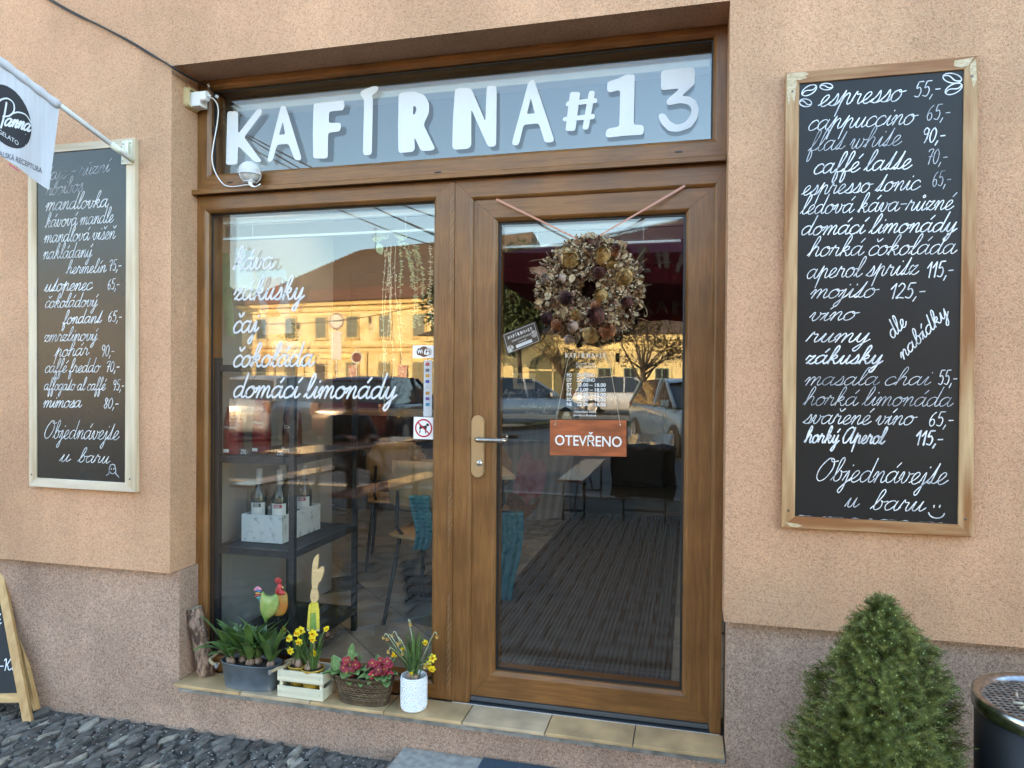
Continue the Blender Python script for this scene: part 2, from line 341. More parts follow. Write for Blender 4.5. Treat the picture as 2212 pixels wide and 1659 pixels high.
def ribbons(mb, paths, w, fr, taper=0.0):
    """flat ribbons of width w along paths; fr(u, v, h) -> 3D"""
    for pi_, pts in enumerate(paths):
        q = [Vector(p) for p in pts]
        if len(q) == 1: q.append(q[0] + Vector((w * .5, 0)))
        q2 = [q[0]]
        for p in q[1:]:
            if (p - q2[-1]).length > w * .12: q2.append(p)
        if len(q2) < 2: q2 = [q[0], q[-1] + Vector((0, w * .3))]
        d0 = (q2[1] - q2[0]).normalized(); d1 = (q2[-1] - q2[-2]).normalized()
        vs = []; n = len(q2); h = 0.00004 * (pi_ % 7)
        q2 = [q2[0] - d0 * w * .4, q2[0] - d0 * w * .2] + q2 + [q2[-1] + d1 * w * .2, q2[-1] + d1 * w * .4]
        wd = [.35, .8] + [1] * n + [.8, .35]; n = len(q2)
        for i, p in enumerate(q2):
            d = (q2[min(i + 1, n - 1)] - q2[max(i - 1, 0)]).normalized(); nn = Vector((-d.y, d.x)) * w * .5 * wd[i] * (1 + rnd.uniform(-taper, taper))
            a, b = p + nn, p - nn; vs += [fr(a.x, a.y, h), fr(b.x, b.y, h)]
        mb.add(vs, [(2 * i, 2 * i + 1, 2 * i + 3, 2 * i + 2) for i in range(n - 1)])
        for i in range(2, n - 2):                    # round joints, each on its own level
            if i % 2 == 0: hh = .0004 + .00006 * (i % 6); mb.add([fr(q2[i].x + w * .5 * cos(k * pi / 4), q2[i].y + w * .5 * sin(k * pi / 4), hh) for k in range(8)], [tuple(range(8))])
def write(name, text, a, b, xh, w, m, parent, Y, jit=0.03, taper=.12, slant=.32):
    """one line of cursive on the plane y=Y from baseline point a to b (photo pixels), x-height and pen width in metres"""
    A = P(a[0], a[1], Y); B = P(b[0], b[1], Y); st, wd = strokes(text, slant, jit)
    mx = max(u for s in st for u, v in s); e = (B - A); L_ = e.length; ex = e / L_; ez = Vector((-ex.z, 0, ex.x))
    sx = L_ / mx
    mb = MB(); paths = [[(u * sx, v * xh) for u, v in s] for s in st]
    ribbons(mb, paths, w, lambda u, v, h: A + ex * u + ez * v + Vector((0, -h, 0)), taper)
    return mb.build(name, m, parent, fix=False)
def font_mesh(text, size, bold=0.0, align='LEFT', spacing=1.0):
    cu = bpy.data.curves.new('txt', 'FONT'); cu.body = text; cu.size = size; cu.offset = bold; cu.align_x = align; cu.space_character = spacing
    cu.resolution_u = 3; cu.fill_mode = 'FRONT'
    o = bpy.data.objects.new('txt', cu); COL.objects.link(o); bpy.context.view_layer.update()
    me = bpy.data.meshes.new_from_object(o.evaluated_get(bpy.context.evaluated_depsgraph_get()))
    vs = [v.co.copy() for v in me.vertices]; fs = [tuple(p.vertices) for p in me.polygons]
    bpy.data.objects.remove(o); bpy.data.curves.remove(cu); bpy.data.meshes.remove(me)
    return vs, fs
def print_text(mb, text, org, ex, ez, height, bold=0.0, align='LEFT', width=None, spacing=1.0, off=(0, 0, 0)):
    """sans print: org = baseline point, ex/ez unit vectors, height = capital height in m"""
    size = height / 0.72; vs, fs = font_mesh(text, size, bold * size, align, spacing)
    if not vs: return
    sx = 1
    if width: ws = max(v.x for v in vs) - min(v.x for v in vs); sx = width / ws
    mb.add([Vector(org) + ex * (v.x * sx) + ez * v.y + Vector(off) for v in vs], fs)
EX, EZ = Vector((1, 0, 0)), Vector((0, 0, 1))
# ================================================================== the cafe building
XL, XR, ZT = -2.085, 0.118, 2.566              # the opening
YW, YP = -0.16, -0.117                         # face of the peach render, face of the plinth
cafe = thing('cafe_building', 'peach rendered cafe building with a grey pink plinth around the brown shopfront', 'building', (0, 0, -0.185))
mb = MB()
mb.box(-9, XL, YW, 0.09, 0.47, 8.0); mb.box(XR, 6, YW, 0.09, 0.47, 8.0); mb.box(XL, XR, YW, 0.09, ZT, 8.0)
mb.build('render_wall', M_plaster, cafe)
mb = MB(); mb.box(-9, XL + .012, YP, 0.09, -0.5, 0.47); mb.box(XR + .012, 6, YP, 0.09, -0.5, 0.47); mb.box(XL + .012, XR + .012, YP, 0.09, -0.5, -0.034)
mb.build('plinth', M_plinth, cafe)
mb = MB(); mb.box(-9, 6, 0.0, 7.2, 8.0, 8.1); mb.build('roof', mat('roof felt', (0.1, 0.1, 0.1), 0.9), cafe)
# mortar bed and stone tiles of the sill
mb = MB(); mb.box(XL + .014, XR + .010, -0.124, 0.09, -0.034, -0.002)
bed = mb.build('mortar_bed', M_mortar, cafe)
M_tile = mat('glazed sand tile', (0.50, 0.33, 0.17), 0.4, var=0.25, vscale=7, bump=0.3, bscale=120, bdist=0.0015)
M_tileg = mat('pale sand tile', (0.52, 0.38, 0.24), 0.42, var=0.2, vscale=9, bump=0.3, bscale=120, bdist=0.0015)
joints = [P(x * 2212 / 4032, y * 2212 / 4032, -0.15).x for x, y in ((1820.5, 2836), (2146, 2882), (2492, 2925))]
st = joints[1] - joints[0]
xs = [joints[0] - st * k for k in range(5, 0, -1)] + joints
xs = [x for x in xs if x > XL + .1]; xs = [XL + .014] + xs + [XR + .008]
for i in range(len(xs) - 1):
    mb = MB(); mb.bbox(xs[i] + .002, xs[i + 1] - .002, -0.156 + rnd.uniform(-.001, .001), -0.012, -0.002, 0.011 + rnd.uniform(-.0008, .0008), .0025)
    mb.build('tile', M_tileg if i % 3 == 1 else M_tile, cafe)

# ================================================================== shopfront
shop = thing('shopfront', 'brown woodgrain shopfront with transom light, display window and glazed door', 'shopfront', (-1, 0, 0))
def ring(name, o, i, yf, bev, yg, parent, sides='LRTB'):
    """four mitred rails: o, i = (x0,x1,z0,z1) outer and inner edge"""
    ox0, ox1, oz0, oz1 = o; ix0, ix1, iz0, iz1 = i
    def rail(A, B, C, D, nx, nz, m, nm):
        # A,B outer corners; C,D inner corners (C under A, D under B)
        mb = MB(); g = 0.0006
        vs = []
        for (p, q) in ((A, C), (B, D)):
            px, pz = p; qx, qz = q; s = 1
            bx = bev if qx < (ox0 + ox1) / 2 else -bev; bz = bev if qz < (oz0 + oz1) / 2 else -bev
            vs += [(px, yf, pz), (qx - bx * .15, yf, qz - bz * .15), (qx + bx * .3, yf + bev * .25, qz + bz * .3), (qx + bx, yf + bev, qz + bz), (qx + bx, yg + .07, qz + bz), (px, yg + .07, pz)]
        mb.add(vs, [(k, (k + 1) % 6, 6 + (k + 1) % 6, 6 + k) for k in range(6)] + [(5, 4, 3, 2, 1, 0), (6, 7, 8, 9, 10, 11)])
        return mb.build(nm, m, parent)
    e = 0.0004
    if 'L' in sides: rail((ox0, oz0 + e), (ox0, oz1 - e), (ix0, iz0 + e), (ix0, iz1 - e), 1, 0, M_wv, name + '_stile')
    if 'R' in sides: rail((ox1, oz0 + e), (ox1, oz1 - e), (ix1, iz0 + e), (ix1, iz1 - e), -1, 0, M_wv, name + '_stile')
    if 'T' in sides: rail((ox0 + e, oz1), (ox1 - e, oz1), (ix0 + e, iz1), (ix1 - e, iz1), 0, -1, M_wh, name + '_rail')
    if 'B' in sides: rail((ox0 + e, oz0), (ox1 - e, oz0), (ix0 + e, iz0), (ix1 - e, iz0), 0, 1, M_wh, name + '_rail')
def gasket(x0, x1, z0, z1, y, w=.006):
    mb = MB(); mb.box(x0, x1, y - .006, y, z0, z0 + w); mb.box(x0, x1, y - .006, y, z1 - w, z1)
    mb.box(x0, x0 + w, y - .006, y, z0 + w, z1 - w); mb.box(x1 - w, x1, y - .006, y, z0 + w, z1 - w)
    mb.build('gasket', M_black, shop)
def pane(x0, x1, z0, z1, y, name):
    for k, yy in enumerate((y, y + .024)):
        mb = MB(); mb.quad((x0, yy, z0), (x1, yy, z0), (x1, yy, z1), (x0, yy, z1)); mb.build(name, M_glass, shop, fix=False)
ring('transom', (XL, XR - .001, 2.096, ZT - .001), (-2.036, 0.082, 2.150, 2.540), 0, .012, .034, shop)
gasket(-2.024, 0.070, 2.162, 2.528, .034); pane(-2.024, 0.070, 2.162, 2.528, .034, 'transom_glass')
mb = MB()                                        # drip ledge, its end run into the render
prof = [(-.001, 2.096), (-.012, 2.095), (-.034, 2.089), (-.037, 2.084), (-.036, 2.069), (-.030, 2.067), (-.028, 2.072), (-.001, 2.074)]
x0, x1 = -2.103, XR - .003
mb.add([(x0, y, z) for y, z in prof] + [(x1, y, z) for y, z in prof], [(k, (k + 1) % 8, 8 + (k + 1) % 8, 8 + k) for k in range(8)] + [tuple(range(7, -1, -1)), tuple(range(8, 16))])
mb.build('drip_ledge', M_wh, shop)
mb = MB(); mb.box(XL, XR - .002, .004, .09, 2.0665, 2.0955); mb.build('head_joint', M_wh, shop)
for px, py in ((497, 394), (946, 372), (1466, 328), ):
    p = P(px, py, 0); mb = MB(); mb.box(p.x - .013, p.x + .013, -.002, .001, p.z - .0025, p.z + .0025); mb.build('drain_slot', M_black, shop)
ring('window', (XL, -.9265, .0125, 2.066), (-2.046, -.984, .062, 2.008), 0, .012, .034, shop)
gasket(-2.034, -.996, .074, 1.996, .034); pane(-2.034, -.996, .074, 1.996, .034, 'window_glass')
mb = MB(); mb.bbox(-.9258, -.9062, -.004, .06, .0125, 2.064, .0015); mb.build('cover_strip', M_wv, shop)
ring('doorframe', (-.9055, XR - .001, .006, 2.066), (-.842, .0855, .006, 1.998), 0, .009, .034, shop, 'LRT')
for x0, x1 in ((-.9055, -.842), (.0855, .114)):
    mb = MB(); mb.box(x0, x1, -.002, .05, -.001, .006); mb.build('foot_seal', M_black, shop)
mb = MB()                                        # torn protective film on the strip
rr = random.Random(4)
for z0, z1, st in ((1.62, 1.98, .014), (.62, .86, .018), (.05, .42, .015)):
    z = z0
    while z < z1:
        w = rr.uniform(.5, 1) * .018; xa = -.925; sl = .03
        mb.add([(xa, -.0048, z), (xa + w, -.0052, z + sl), (xa + w, -.0058, z + sl + .003), (xa, -.0050, z + .0024)], [(0, 1, 2, 3)])
        z += st * rr.uniform(.7, 1.6)
tag(mb.build('torn_film', mat('torn clear film', (0.42, 0.27, 0.16), 0.2), shop, fix=False), kind='stuff')
# door leaf
ring('door', (-.8345, .0785, .036, 1.9925), (-.749, -.0085, .125, 1.915), .015, .012, .045, shop)
gasket(-.737, -.0205, .137, 1.903, .045, .009); pane(-.737, -.0205, .137, 1.903, .045, 'door_glass')
mb = MB(); mb.box(-.83, .075, .008, .05, .018, .034); mb.build('door_brush', M_alu, shop)
mb = MB(); mb.box(-.842, .0855, -.010, .14, -.002, .010); mb.build('threshold', M_alu, shop)
mb = MB(); mb.box(-.90, .113, -.0125, -.0105, .002, .0128); mb.build('threshold_edge', mat('bare aluminium', (.75, .75, .76), .3, metal=.7), shop)
# handle
hp = P(1033, 964, .012); zt = P(1033, 897, .012).z; zb = P(1033, 1031, .012).z; hw = (P(1047, 960, .012).x - P(1019, 960, .012).x) / 2
plate = [(hw * sin(t), (zt - hw) + hw * cos(t)) for t in [pi / 2 - pi * k / 12 for k in range(13)]]
plate = [(hp.x + hw * cos(t), zt - hw + hw * sin(t)) for t in [pi * k / 14 for k in range(15)]] + [(hp.x + hw * cos(t), zb + hw + hw * sin(t)) for t in [pi + pi * k / 14 for k in range(15)]]
mb = MB(); mb.prism(plate, lambda u, v, h: (u, .015 - h, v), .010)
in_ = [(hp.x + (u - hp.x) * .9, (zt + zb) / 2 + (v - (zt + zb) / 2) * .985) for u, v in plate]
mb.prism(in_, lambda u, v, h: (u, .0049 - h, v), .002)
pl = mb.build('handle_plate', M_bronze, shop)
zl = P(1033, 948, .0).z; mb = MB(); mb.smooth = True
xa = P(1027, 948, -.04).x; xb = P(1092, 948, -.04).x
mb.tube(smooth_path([(xa + .004, .012, zl), (xa + .002, -.025, zl), (xa + .010, -.047, zl), (xa + .03, -.05, zl), (xb - .02, -.05, zl), (xb - .003, -.045, zl), (xb, -.030, zl)], 5), .0095, 12)
mb.build('lever', M_brass, shop)
kp = P(1037, 1000, .004); mb = MB(); mb.smooth = True
mb.cyl((kp.x - .001, .005, kp.z), (kp.x - .001, -.004, kp.z), .011, n=20); mb.build('lock_cylinder', mat('lock face', (.6, .6, .58), .35, metal=.8), shop)
mb = MB(); o_ = [(kp.x + .013 * cos(t), kp.z + .0 + .013 * sin(t)) for t in [pi * k / 10 for k in range(11)]] + [(kp.x + .013 * cos(t), kp.z - .02 + .013 * sin(t)) for t in [pi + pi * k / 10 for k in range(11)]]
mb.prism(o_, lambda u, v, h: (u, .004 - h, v), .004); mb.build('lock_collar', M_bronze, shop)
mb = MB(); mb.box(kp.x - .0028, kp.x, -.0046, -.004, kp.z - .006, kp.z + .007); mb.build('keyhole', M_black, shop)
mb = MB(); mb.smooth = True; xi = P(1100, 948, .1).x       # inner lever on the room side
mb.tube([(hp.x + .05, .115, zl), (hp.x + .09, .118, zl + .002)], .009, 10); mb.cyl((hp.x + .088, .10, zl + .002), (hp.x + .088, .125, zl + .002), .011); mb.build('inner_lever', M_brass, shop)

# ================================================================== lettering cut from white vinyl
def zz(poly, k, off): return [((off[0] + x * .5425) * 2212 / 4032, (off[1] + y * .5425) * 2212 / 4032) for x, y in poly]
A_, B_ = (700, 200), (1700, 200)
LET = [
 ('K', [zz([(362,442),(440,440),(440,603),(580,424),(612,424),(612,455),(483,628),(610,800),(596,812),(560,808),(440,690),(434,826),(352,828)], 0, A_)], []),
 ('A', [zz([(750,402),(785,402),(897,770),(895,795),(852,795),(805,676),(722,683),(690,800),(655,808),(655,780)], 0, A_)], [zz([(764,515),(736,613),(781,606)], 0, A_)]),
 ('F', [zz([(988,385),(1205,360),(1214,380),(1205,432),(1100,443),(1097,525),(1180,523),(1187,545),(1180,585),(1093,597),(1090,775),(1070,784),(985,782),(982,600)], 0, A_)], []),
 ('I', [zz([(1325,300),(1360,280),(1430,255),(1457,262),(1455,290),(1408,330),(1418,345),(1410,740),(1398,757),(1355,760),(1346,740),(1354,355),(1330,325)], 0, A_)], []),
 ('R', [zz([(1605,320),(1625,305),(1720,297),(1790,320),(1825,380),(1825,450),(1785,537),(1868,710),(1850,724),(1778,730),(1760,715),(1718,625),(1722,715),(1705,735),(1610,742),(1602,720),(1600,550)], 0, A_)], [zz([(1710,403),(1726,403),(1734,425),(1722,462),(1708,466)], 0, A_)]),
 ('N', [zz([(170,285),(190,273),(265,270),(290,280),(390,515),(400,265),(420,254),(470,258),(472,290),(468,680),(455,697),(410,698),(288,425),(288,690),(265,712),(165,720),(150,700),(155,500)], 0, B_)], []),
 ('A', [zz([(720,215),(745,213),(887,640),(882,665),(822,668),(778,528),(668,538),(635,675),(620,688),(588,685),(585,660),(700,240)], 0, B_)], [zz([(720,345),(690,460),(750,456)], 0, B_)]),
 ('#', [zz([(1005,300),(1078,300),(1042,583),(970,583)], 0, B_), zz([(1143,290),(1187,292),(1137,575),(1092,572)], 0, B_), zz([(980,368),(1200,342),(1203,380),(970,405)], 0, B_), zz([(955,483),(1185,458),(1182,498),(952,515)], 0, B_)], []),
 ('1', [zz([(1275,235),(1290,222),(1360,200),(1410,172),(1470,172),(1474,190),(1465,538),(1530,538),(1540,560),(1538,600),(1520,612),(1400,618),(1280,632),(1262,618),(1268,578),(1285,565),(1362,553),(1368,285),(1290,305),(1272,290)], 0, B_)], []),
 ('3', [zz([(1665,155),(1690,142),(1890,122),(1910,135),(1908,240),(1895,255),(1812,330),(1870,332),(1920,365),(1938,420),(1930,490),(1880,560),(1790,590),(1720,585),(1665,530),(1645,480),(1655,458),(1690,455),(1725,510),(1775,540),(1840,522),(1883,460),(1885,420),(1860,390),(1800,380),(1720,398),(1703,385),(1705,360),(1800,275),(1675,287),(1664,275)], 0, B_)], []),
]
YG = .034
sign = thing('shop_lettering', 'large white cut-out KAFÍRNA #13 letters stuck across the transom glass', 'shop sign', (-1, YG, 2.2))
LW = []                                          # the same outlines in metres, for the smaller prints
for nm, polys, holes in LET:
    mb = MB(); W_ = [[(P(x, y, YG).x, P(x, y, YG).z) for x, y in pl_] for pl_ in polys]; H_ = [[(P(x, y, YG).x, P(x, y, YG).z) for x, y in pl_] for pl_ in holes]
    W_ = [round_poly(p, .011) for p in W_]; H_ = [round_poly(p, .006) for p in H_]
    for k, p in enumerate(W_): mb.prism(p, lambda u, v, h, k=k: (u, YG - .0012 - .0002 * k - h, v), .0008, H_ if k == 0 else ())
    mb.build('letter', M_white, sign); LW.append((W_, H_))
lx0 = min(u for W_, H_ in LW for p in W_ for u, v in p); lx1 = max(u for W_, H_ in LW for p in W_ for u, v in p)
lz0 = min(v for W_, H_ in LW for p in W_ for u, v in p)
def small_logo(mb, org, ex, ez, width, dn, flip=False):
    """KAFIRNA #13 at a smaller size: org = lower left corner"""
    k = width / (lx1 - lx0)
    for W_, H_ in LW:
        for j, p in enumerate(W_):
            mb.prism(p, lambda u, v, h, j=j: Vector(org) + ex * ((u - lx0) * k) + ez * ((v - lz0) * k) + dn * (.0001 * j + h), .0004, H_ if j == 0 else ())
wl_ = thing('window_lettering', 'white handwriting from káva down to domácí limonády on the left window', 'window lettering', (-1.9, YG, 1.5))
for t, a, b in (('káva', (503, 583), (593, 580)), ('zákusky', (503, 648), (657, 646)), ('čaj', (502, 719), (561, 717)), ('čokoláda', (502, 792), (679, 791)), ('domácí limonády', (502, 858), (857, 861))):
    write('word', t, a, b, .0485, .0085, M_white, wl_, YG - .0015, jit=0.0, taper=0, slant=.25)
hl = thing('opening_hours', 'small white KAFÍRNA #13 opening hours printed on the door glass', 'opening hours', (-.45, .045, 1.3))
YD = .0435
def D2(px, py): return P(px, py, YD)
def dz(x, y): return (x * .2108 + 1042.3, y * .2108 + 630.9)
mb = MB(); a = D2(*dz(848, 680)); b = D2(*dz(1265, 680)); small_logo(mb, a + Vector((0, 0, .002)), EX, EZ, (b - a).length, Vector((0, -1, 0))); mb.build('logo', M_white, hl)
mb = MB()
print_text(mb, 'Jaromír Brož', D2(*dz(958, 742)), EX, EZ, .0075, width=.075); print_text(mb, 'IČO: 13642734', D2(*dz(958, 776)), EX, EZ, .0075, width=.075)
for k, (d, h) in enumerate((('PO', 'ZAVŘENO'), ('ÚT', 'ZAVŘENO'), ('ST', '13.00 – 18.00'), ('ČT', '13.00 – 18.00'), ('PÁ', '13.00 – 18.00'), ('SO', '13.00 – 18.00'), ('NE', '13.00 – 18.00'))):
    y = 867 + 49.8 * k
    print_text(mb, d, D2(*dz(862, y)), EX, EZ, .0132, bold=.03, width=.0195)
    print_text(mb, h, D2(*dz(965, y)), EX, EZ, .0132, bold=.03, width=(.0715 if k < 2 else .108))
mb.build('timetable', M_white, hl, fix=False)
mb = MB(); print_text(mb, 'Odpovědná osoba:', D2(*dz(936, 1234)), EX, EZ, .0078, bold=.01, width=.087); print_text(mb, 'Jaroslava Brožová', D2(*dz(934, 1270)), EX, EZ, .0078, bold=.01, width=.088)
mb.build('small_print', M_white, hl, fix=False)

# ================================================================== stickers
def card(name, label, cat, corners, Y, m, th=.0008):
    ps = [P(x, y, Y) for x, y in corners]; c = sum(ps, Vector()) / 4
    t = thing(name, label, cat, c); mb = MB()
    mb.add(ps + [p + Vector((0, th, 0)) for p in ps], [(0, 1, 2, 3), (7, 6, 5, 4), (0, 4, 5, 1), (1, 5, 6, 2), (2, 6, 7, 3), (3, 7, 4, 0)])
    mb.build('card', m, t); return t, ps
def dw(x, y): return P(x * .1587 + 877.8, y * .1587 + 713.2, YG - .0022)
M_stick = mat('white sticker', (.82, .82, .82), .35); M_brownp = mat('brown print', (.12, .045, .02), .5); M_red = mat('red print', (.5, .01, .03), .45); M_ink = mat('black print', (.01, .01, .01), .5)
ws, _ = card('wifi_sticker', 'white WiFi sticker with brown logo on the window edge', 'sticker', [(892, 746), (940.3, 746), (940, 773), (891.5, 773)], YG - .0018, M_stick)
mb = MB(); c = dw(240, 292)
def disc(cx, cz, rx, rz, n=28): return [(cx + rx * cos(2 * pi * k / n), cz + rz * sin(2 * pi * k / n)) for k in range(n)]
sc_ = (dw(340, 290) - dw(140, 290)).length / 200
mb.prism(disc(c.x, c.z, 68 * sc_, 68 * sc_), lambda u, v, h: (u, YG - .0022 - h, v), .0002)
mb.prism(round_poly([(c.x - 100 * sc_, c.z - 48 * sc_), (c.x + 100 * sc_, c.z - 48 * sc_), (c.x + 100 * sc_, c.z + 44 * sc_), (c.x - 100 * sc_, c.z + 44 * sc_)], 40 * sc_), lambda u, v, h: (u, YG - .0026 - h, v), .0002)
mb.build('logo', M_brownp, ws)
mb = MB(); mb.prism(round_poly([(c.x - 4 * sc_, c.z - 40 * sc_), (c.x + 90 * sc_, c.z - 40 * sc_), (c.x + 90 * sc_, c.z + 36 * sc_), (c.x + 12 * sc_, c.z + 36 * sc_)], 28 * sc_), lambda u, v, h: (u, YG - .0030 - h, v), .0002)
print_text(mb, 'Wi', Vector((c.x - 88 * sc_, YG - .0031, c.z - 22 * sc_)), EX, EZ, 50 * sc_, bold=.03, width=72 * sc_); mb.build('logo_bubble', M_stick, ws, fix=False)
mb = MB(); print_text(mb, 'Fi', Vector((c.x + 20 * sc_, YG - .0034, c.z - 22 * sc_)), EX, EZ, 50 * sc_, bold=.03, width=58 * sc_); mb.build('logo_letters', M_brownp, ws, fix=False)
ps_, _ = card('payment_sticker', 'pale translucent strip of card payment logos below the WiFi sticker', 'sticker', [(916, 778), (933.5, 778), (933, 900), (914.5, 900)], YG - .0018, mat('clear strip', (.62, .66, .7), .3, alpha=.72))
for k, (z_, col) in enumerate(((465, (.35, .05, .06)), (545, (.1, .1, .12)), (620, (.5, .25, .03)), (698, (.05, .06, .25)), (775, (.4, .4, .42)), (857, (.45, .2, .03)), (932, (.12, .05, .2)), (1012, (.02, .2, .3)))):
    p = dw(288, z_); s = sc_
    mb = MB(); mb.box(p.x - 26 * s, p.x + 26 * s, YG - .0026, YG - .0020, p.z - 20 * s, p.z + 20 * s); mb.build('payment_logo', mat('logo ink %d' % k, col, .5), ps_)
mb = MB(); print_text(mb, 'VISA', dw(262, 440) + Vector((0, -.0006, 0)), EX, EZ, 16 * sc_, width=50 * sc_); mb.build('print', mat('red ink', (.5, .05, .05), .5), ps_, fix=False)
nd, _ = card('no_dogs_sticker', 'white no dogs allowed sticker with red ring on the window', 'sticker', [(894, 900.2), (938, 902), (937, 949.5), (893, 947.5)], YG - .0018, M_stick)
c = dw(235, 1333); R_ = 118 * sc_
mb = MB(); mb.prism(disc(c.x, c.z, R_, R_, 40), lambda u, v, h: (u, YG - .0024 - h, v), .0002, [disc(c.x, c.z, R_ * .84, R_ * .84, 40)])
d = Vector((1, -.92)).normalized(); n_ = Vector((-d.y, d.x)); w_ = R_ * .07
mb.build('ring', M_red, nd)
dog = [(-60, -62), (-46, -66), (-42, -45), (-44, -25), (-38, -10), (-14, -4), (16, -6), (20, -40), (18, -64), (32, -68), (34, -30), (40, 0), (48, 14), (32, 36), (10, 28), (-30, 30), (-45, 36), (-58, 54), (-60, 40), (-52, 24), (-60, 0), (-52, -26), (-58, -46)]
head = [(28, 44), (48, 22), (66, 30), (78, 36), (78, 46), (64, 54), (56, 70), (50, 56), (38, 52)]
mb = MB(); mb.prism([(c.x + u * sc_, c.z + v * sc_) for u, v in dog], lambda u, v, h: (u, YG - .0023 - h, v), .0002); mb.prism([(c.x + u * sc_, c.z + v * sc_) for u, v in head], lambda u, v, h: (u, YG - .0023 - h, v), .0002); mb.build('dog_silhouette', M_ink, nd)
mb = MB(); q = [Vector((c.x, c.z)) + d * a * R_ * .9 + n_ * b * w_ for a, b in ((-1, -1), (1, -1), (1, 1), (-1, 1))]
mb.prism([(v.x, v.y) for v in q], lambda u, v, h: (u, YG - .0028 - h, v), .0002); mb.build('ring_bar', M_red, nd)

# voucher card
vc, vp = card('voucher_card', 'tilted dark KAFÍRNA #13 gift voucher card on the door glass', 'card', [(1084.5, 723), (1156, 694), (1170, 735), (1096, 766)], .041, mat('dark card', (.035, .03, .028), .3))
ex_ = (vp[1] - vp[0]).normalized(); ez_ = (vp[0] - vp[3]).normalized(); wdt = (vp[1] - vp[0]).length; hgt = (vp[0] - vp[3]).length
o_ = vp[3] + Vector((0, -.0006, 0)); mb = MB()
small_logo(mb, o_ + ex_ * wdt * .14 + ez_ * hgt * .66, ex_, ez_, wdt * .72, Vector((0, -1, 0)))
print_text(mb, 'DÁRKOVÝ POUKAZ', o_ + ex_ * wdt * .22 + ez_ * hgt * .47, ex_, ez_, hgt * .09, width=wdt * .58)
print_text(mb, 'v hodnotě', o_ + ex_ * wdt * .38 + ez_ * hgt * .33, ex_, ez_, hgt * .07, width=wdt * .25)
def vq(u0, u1, v0, v1): mb.add([o_ + ex_ * wdt * u + ez_ * hgt * v for u, v in ((u0, v0), (u1, v0), (u1, v1), (u0, v1))], [(0, 1, 2, 3)])
vq(.3, .78, .12, .27); vq(.04, .96, .05, .065); vq(.04, .96, .935, .95); vq(.04, .048, .065, .935); vq(.952, .96, .065, .935)
mb.build('print', mat('grey white print', (.6, .6, .58), .5), vc, fix=False)
mb = MB()
for cu, cv in ((.13, .22), (.88, .45)): mb.add([o_ + Vector((0, -.0004, 0)) + ex_ * (wdt * cu + hgt * .17 * cos(t)) + ez_ * (hgt * cv + hgt * .17 * sin(t)) for t in [2 * pi * k / 20 for k in range(20)]], [tuple(range(20))])
mb.build('round_picture', mat('coffee picture', (.12, .11, .1), .4, col2=(.5, .48, .44), vscale=90), vc, fix=False)

# hanging open sign
YS = .030
so, sp = card('open_sign', 'orange wooden OTEVŘENO sign hanging on strings in the door', 'sign', [(1188, 907), (1353, 908), (1353, 986.5), (1188, 983)], YS, mat('orange stained board', (.33, .085, .03), .4, var=.3, vscale=9, bump=.3, bscale=60, stretch=(1, 1, 4)), .006)
mb = MB(); a = P(1198, 961, YS - .0008); b = P(1342, 961, YS - .0008)
print_text(mb, 'OTEVŘENO', a, EX, EZ, .040, bold=.012, width=(b - a).length); mb.build('letters', mat('cream paint', (.78, .76, .72), .5), so, fix=False)
for p0, p1, p2 in (((1199, 918), (1226, 781), (1268, 700)), ((1340, 918), (1318, 791), (1276, 700))):
    mb = MB(); mb.tube([P(*p0, YS - .002), P(*p1, YS - .001), P(*p2, YS - .001)], .0009, 6); mb.build('string', mat('hemp string', (.5, .45, .35), .8), so)
    mb = MB(); q = P(*p0, YS - .001); mb.cyl(q, q + Vector((0, -.001, 0)), .003, n=10); mb.build('eyelet', M_steel, so)
# ================================================================== chalkboards on the wall
def woodmat(name, c1, c2, vert=True, lo=.35, hi=.6, rough=.6, s=30):
    return mat(name, c1, rough, col2=c2, vscale=1, detail=6, ramp=(lo, hi), stretch=(s, s, 2.5) if vert else (2.5, s, s), bump=.25, bscale=3, bdist=.001)
M_bv = woodmat('worn pine upright', (.27, .105, .03), (.60, .40, .21), lo=.38, hi=.72); M_bh = woodmat('worn pine level', (.26, .095, .028), (.50, .30, .14), False, .42, .75)
M_lv = woodmat('bleached pine upright', (.42, .31, .19), (.66, .56, .42), lo=.25, hi=.7); M_lh = woodmat('bleached pine level', (.42, .32, .2), (.68, .58, .46), False, lo=.25, hi=.7)
M_chalk = mat('chalk marker', (.50, .52, .55), .8, col2=(.78, .80, .82), vscale=26, detail=4, ramp=(.36, .54)); M_chalk2 = mat('rubbed chalk marker', (.24, .26, .29), .8, col2=(.60, .62, .66), vscale=22, detail=4, ramp=(.36, .58)); M_chalk3 = mat('faint chalk', (.26, .30, .31), .85)
def slate(name, col, rough, spec): return mat(name, col, rough, spec=spec, var=.18, vscale=5, bump=.1, bscale=300, bdist=.0003)
M_screw = mat('dark screw', (.15, .14, .12), .35, metal=.9)
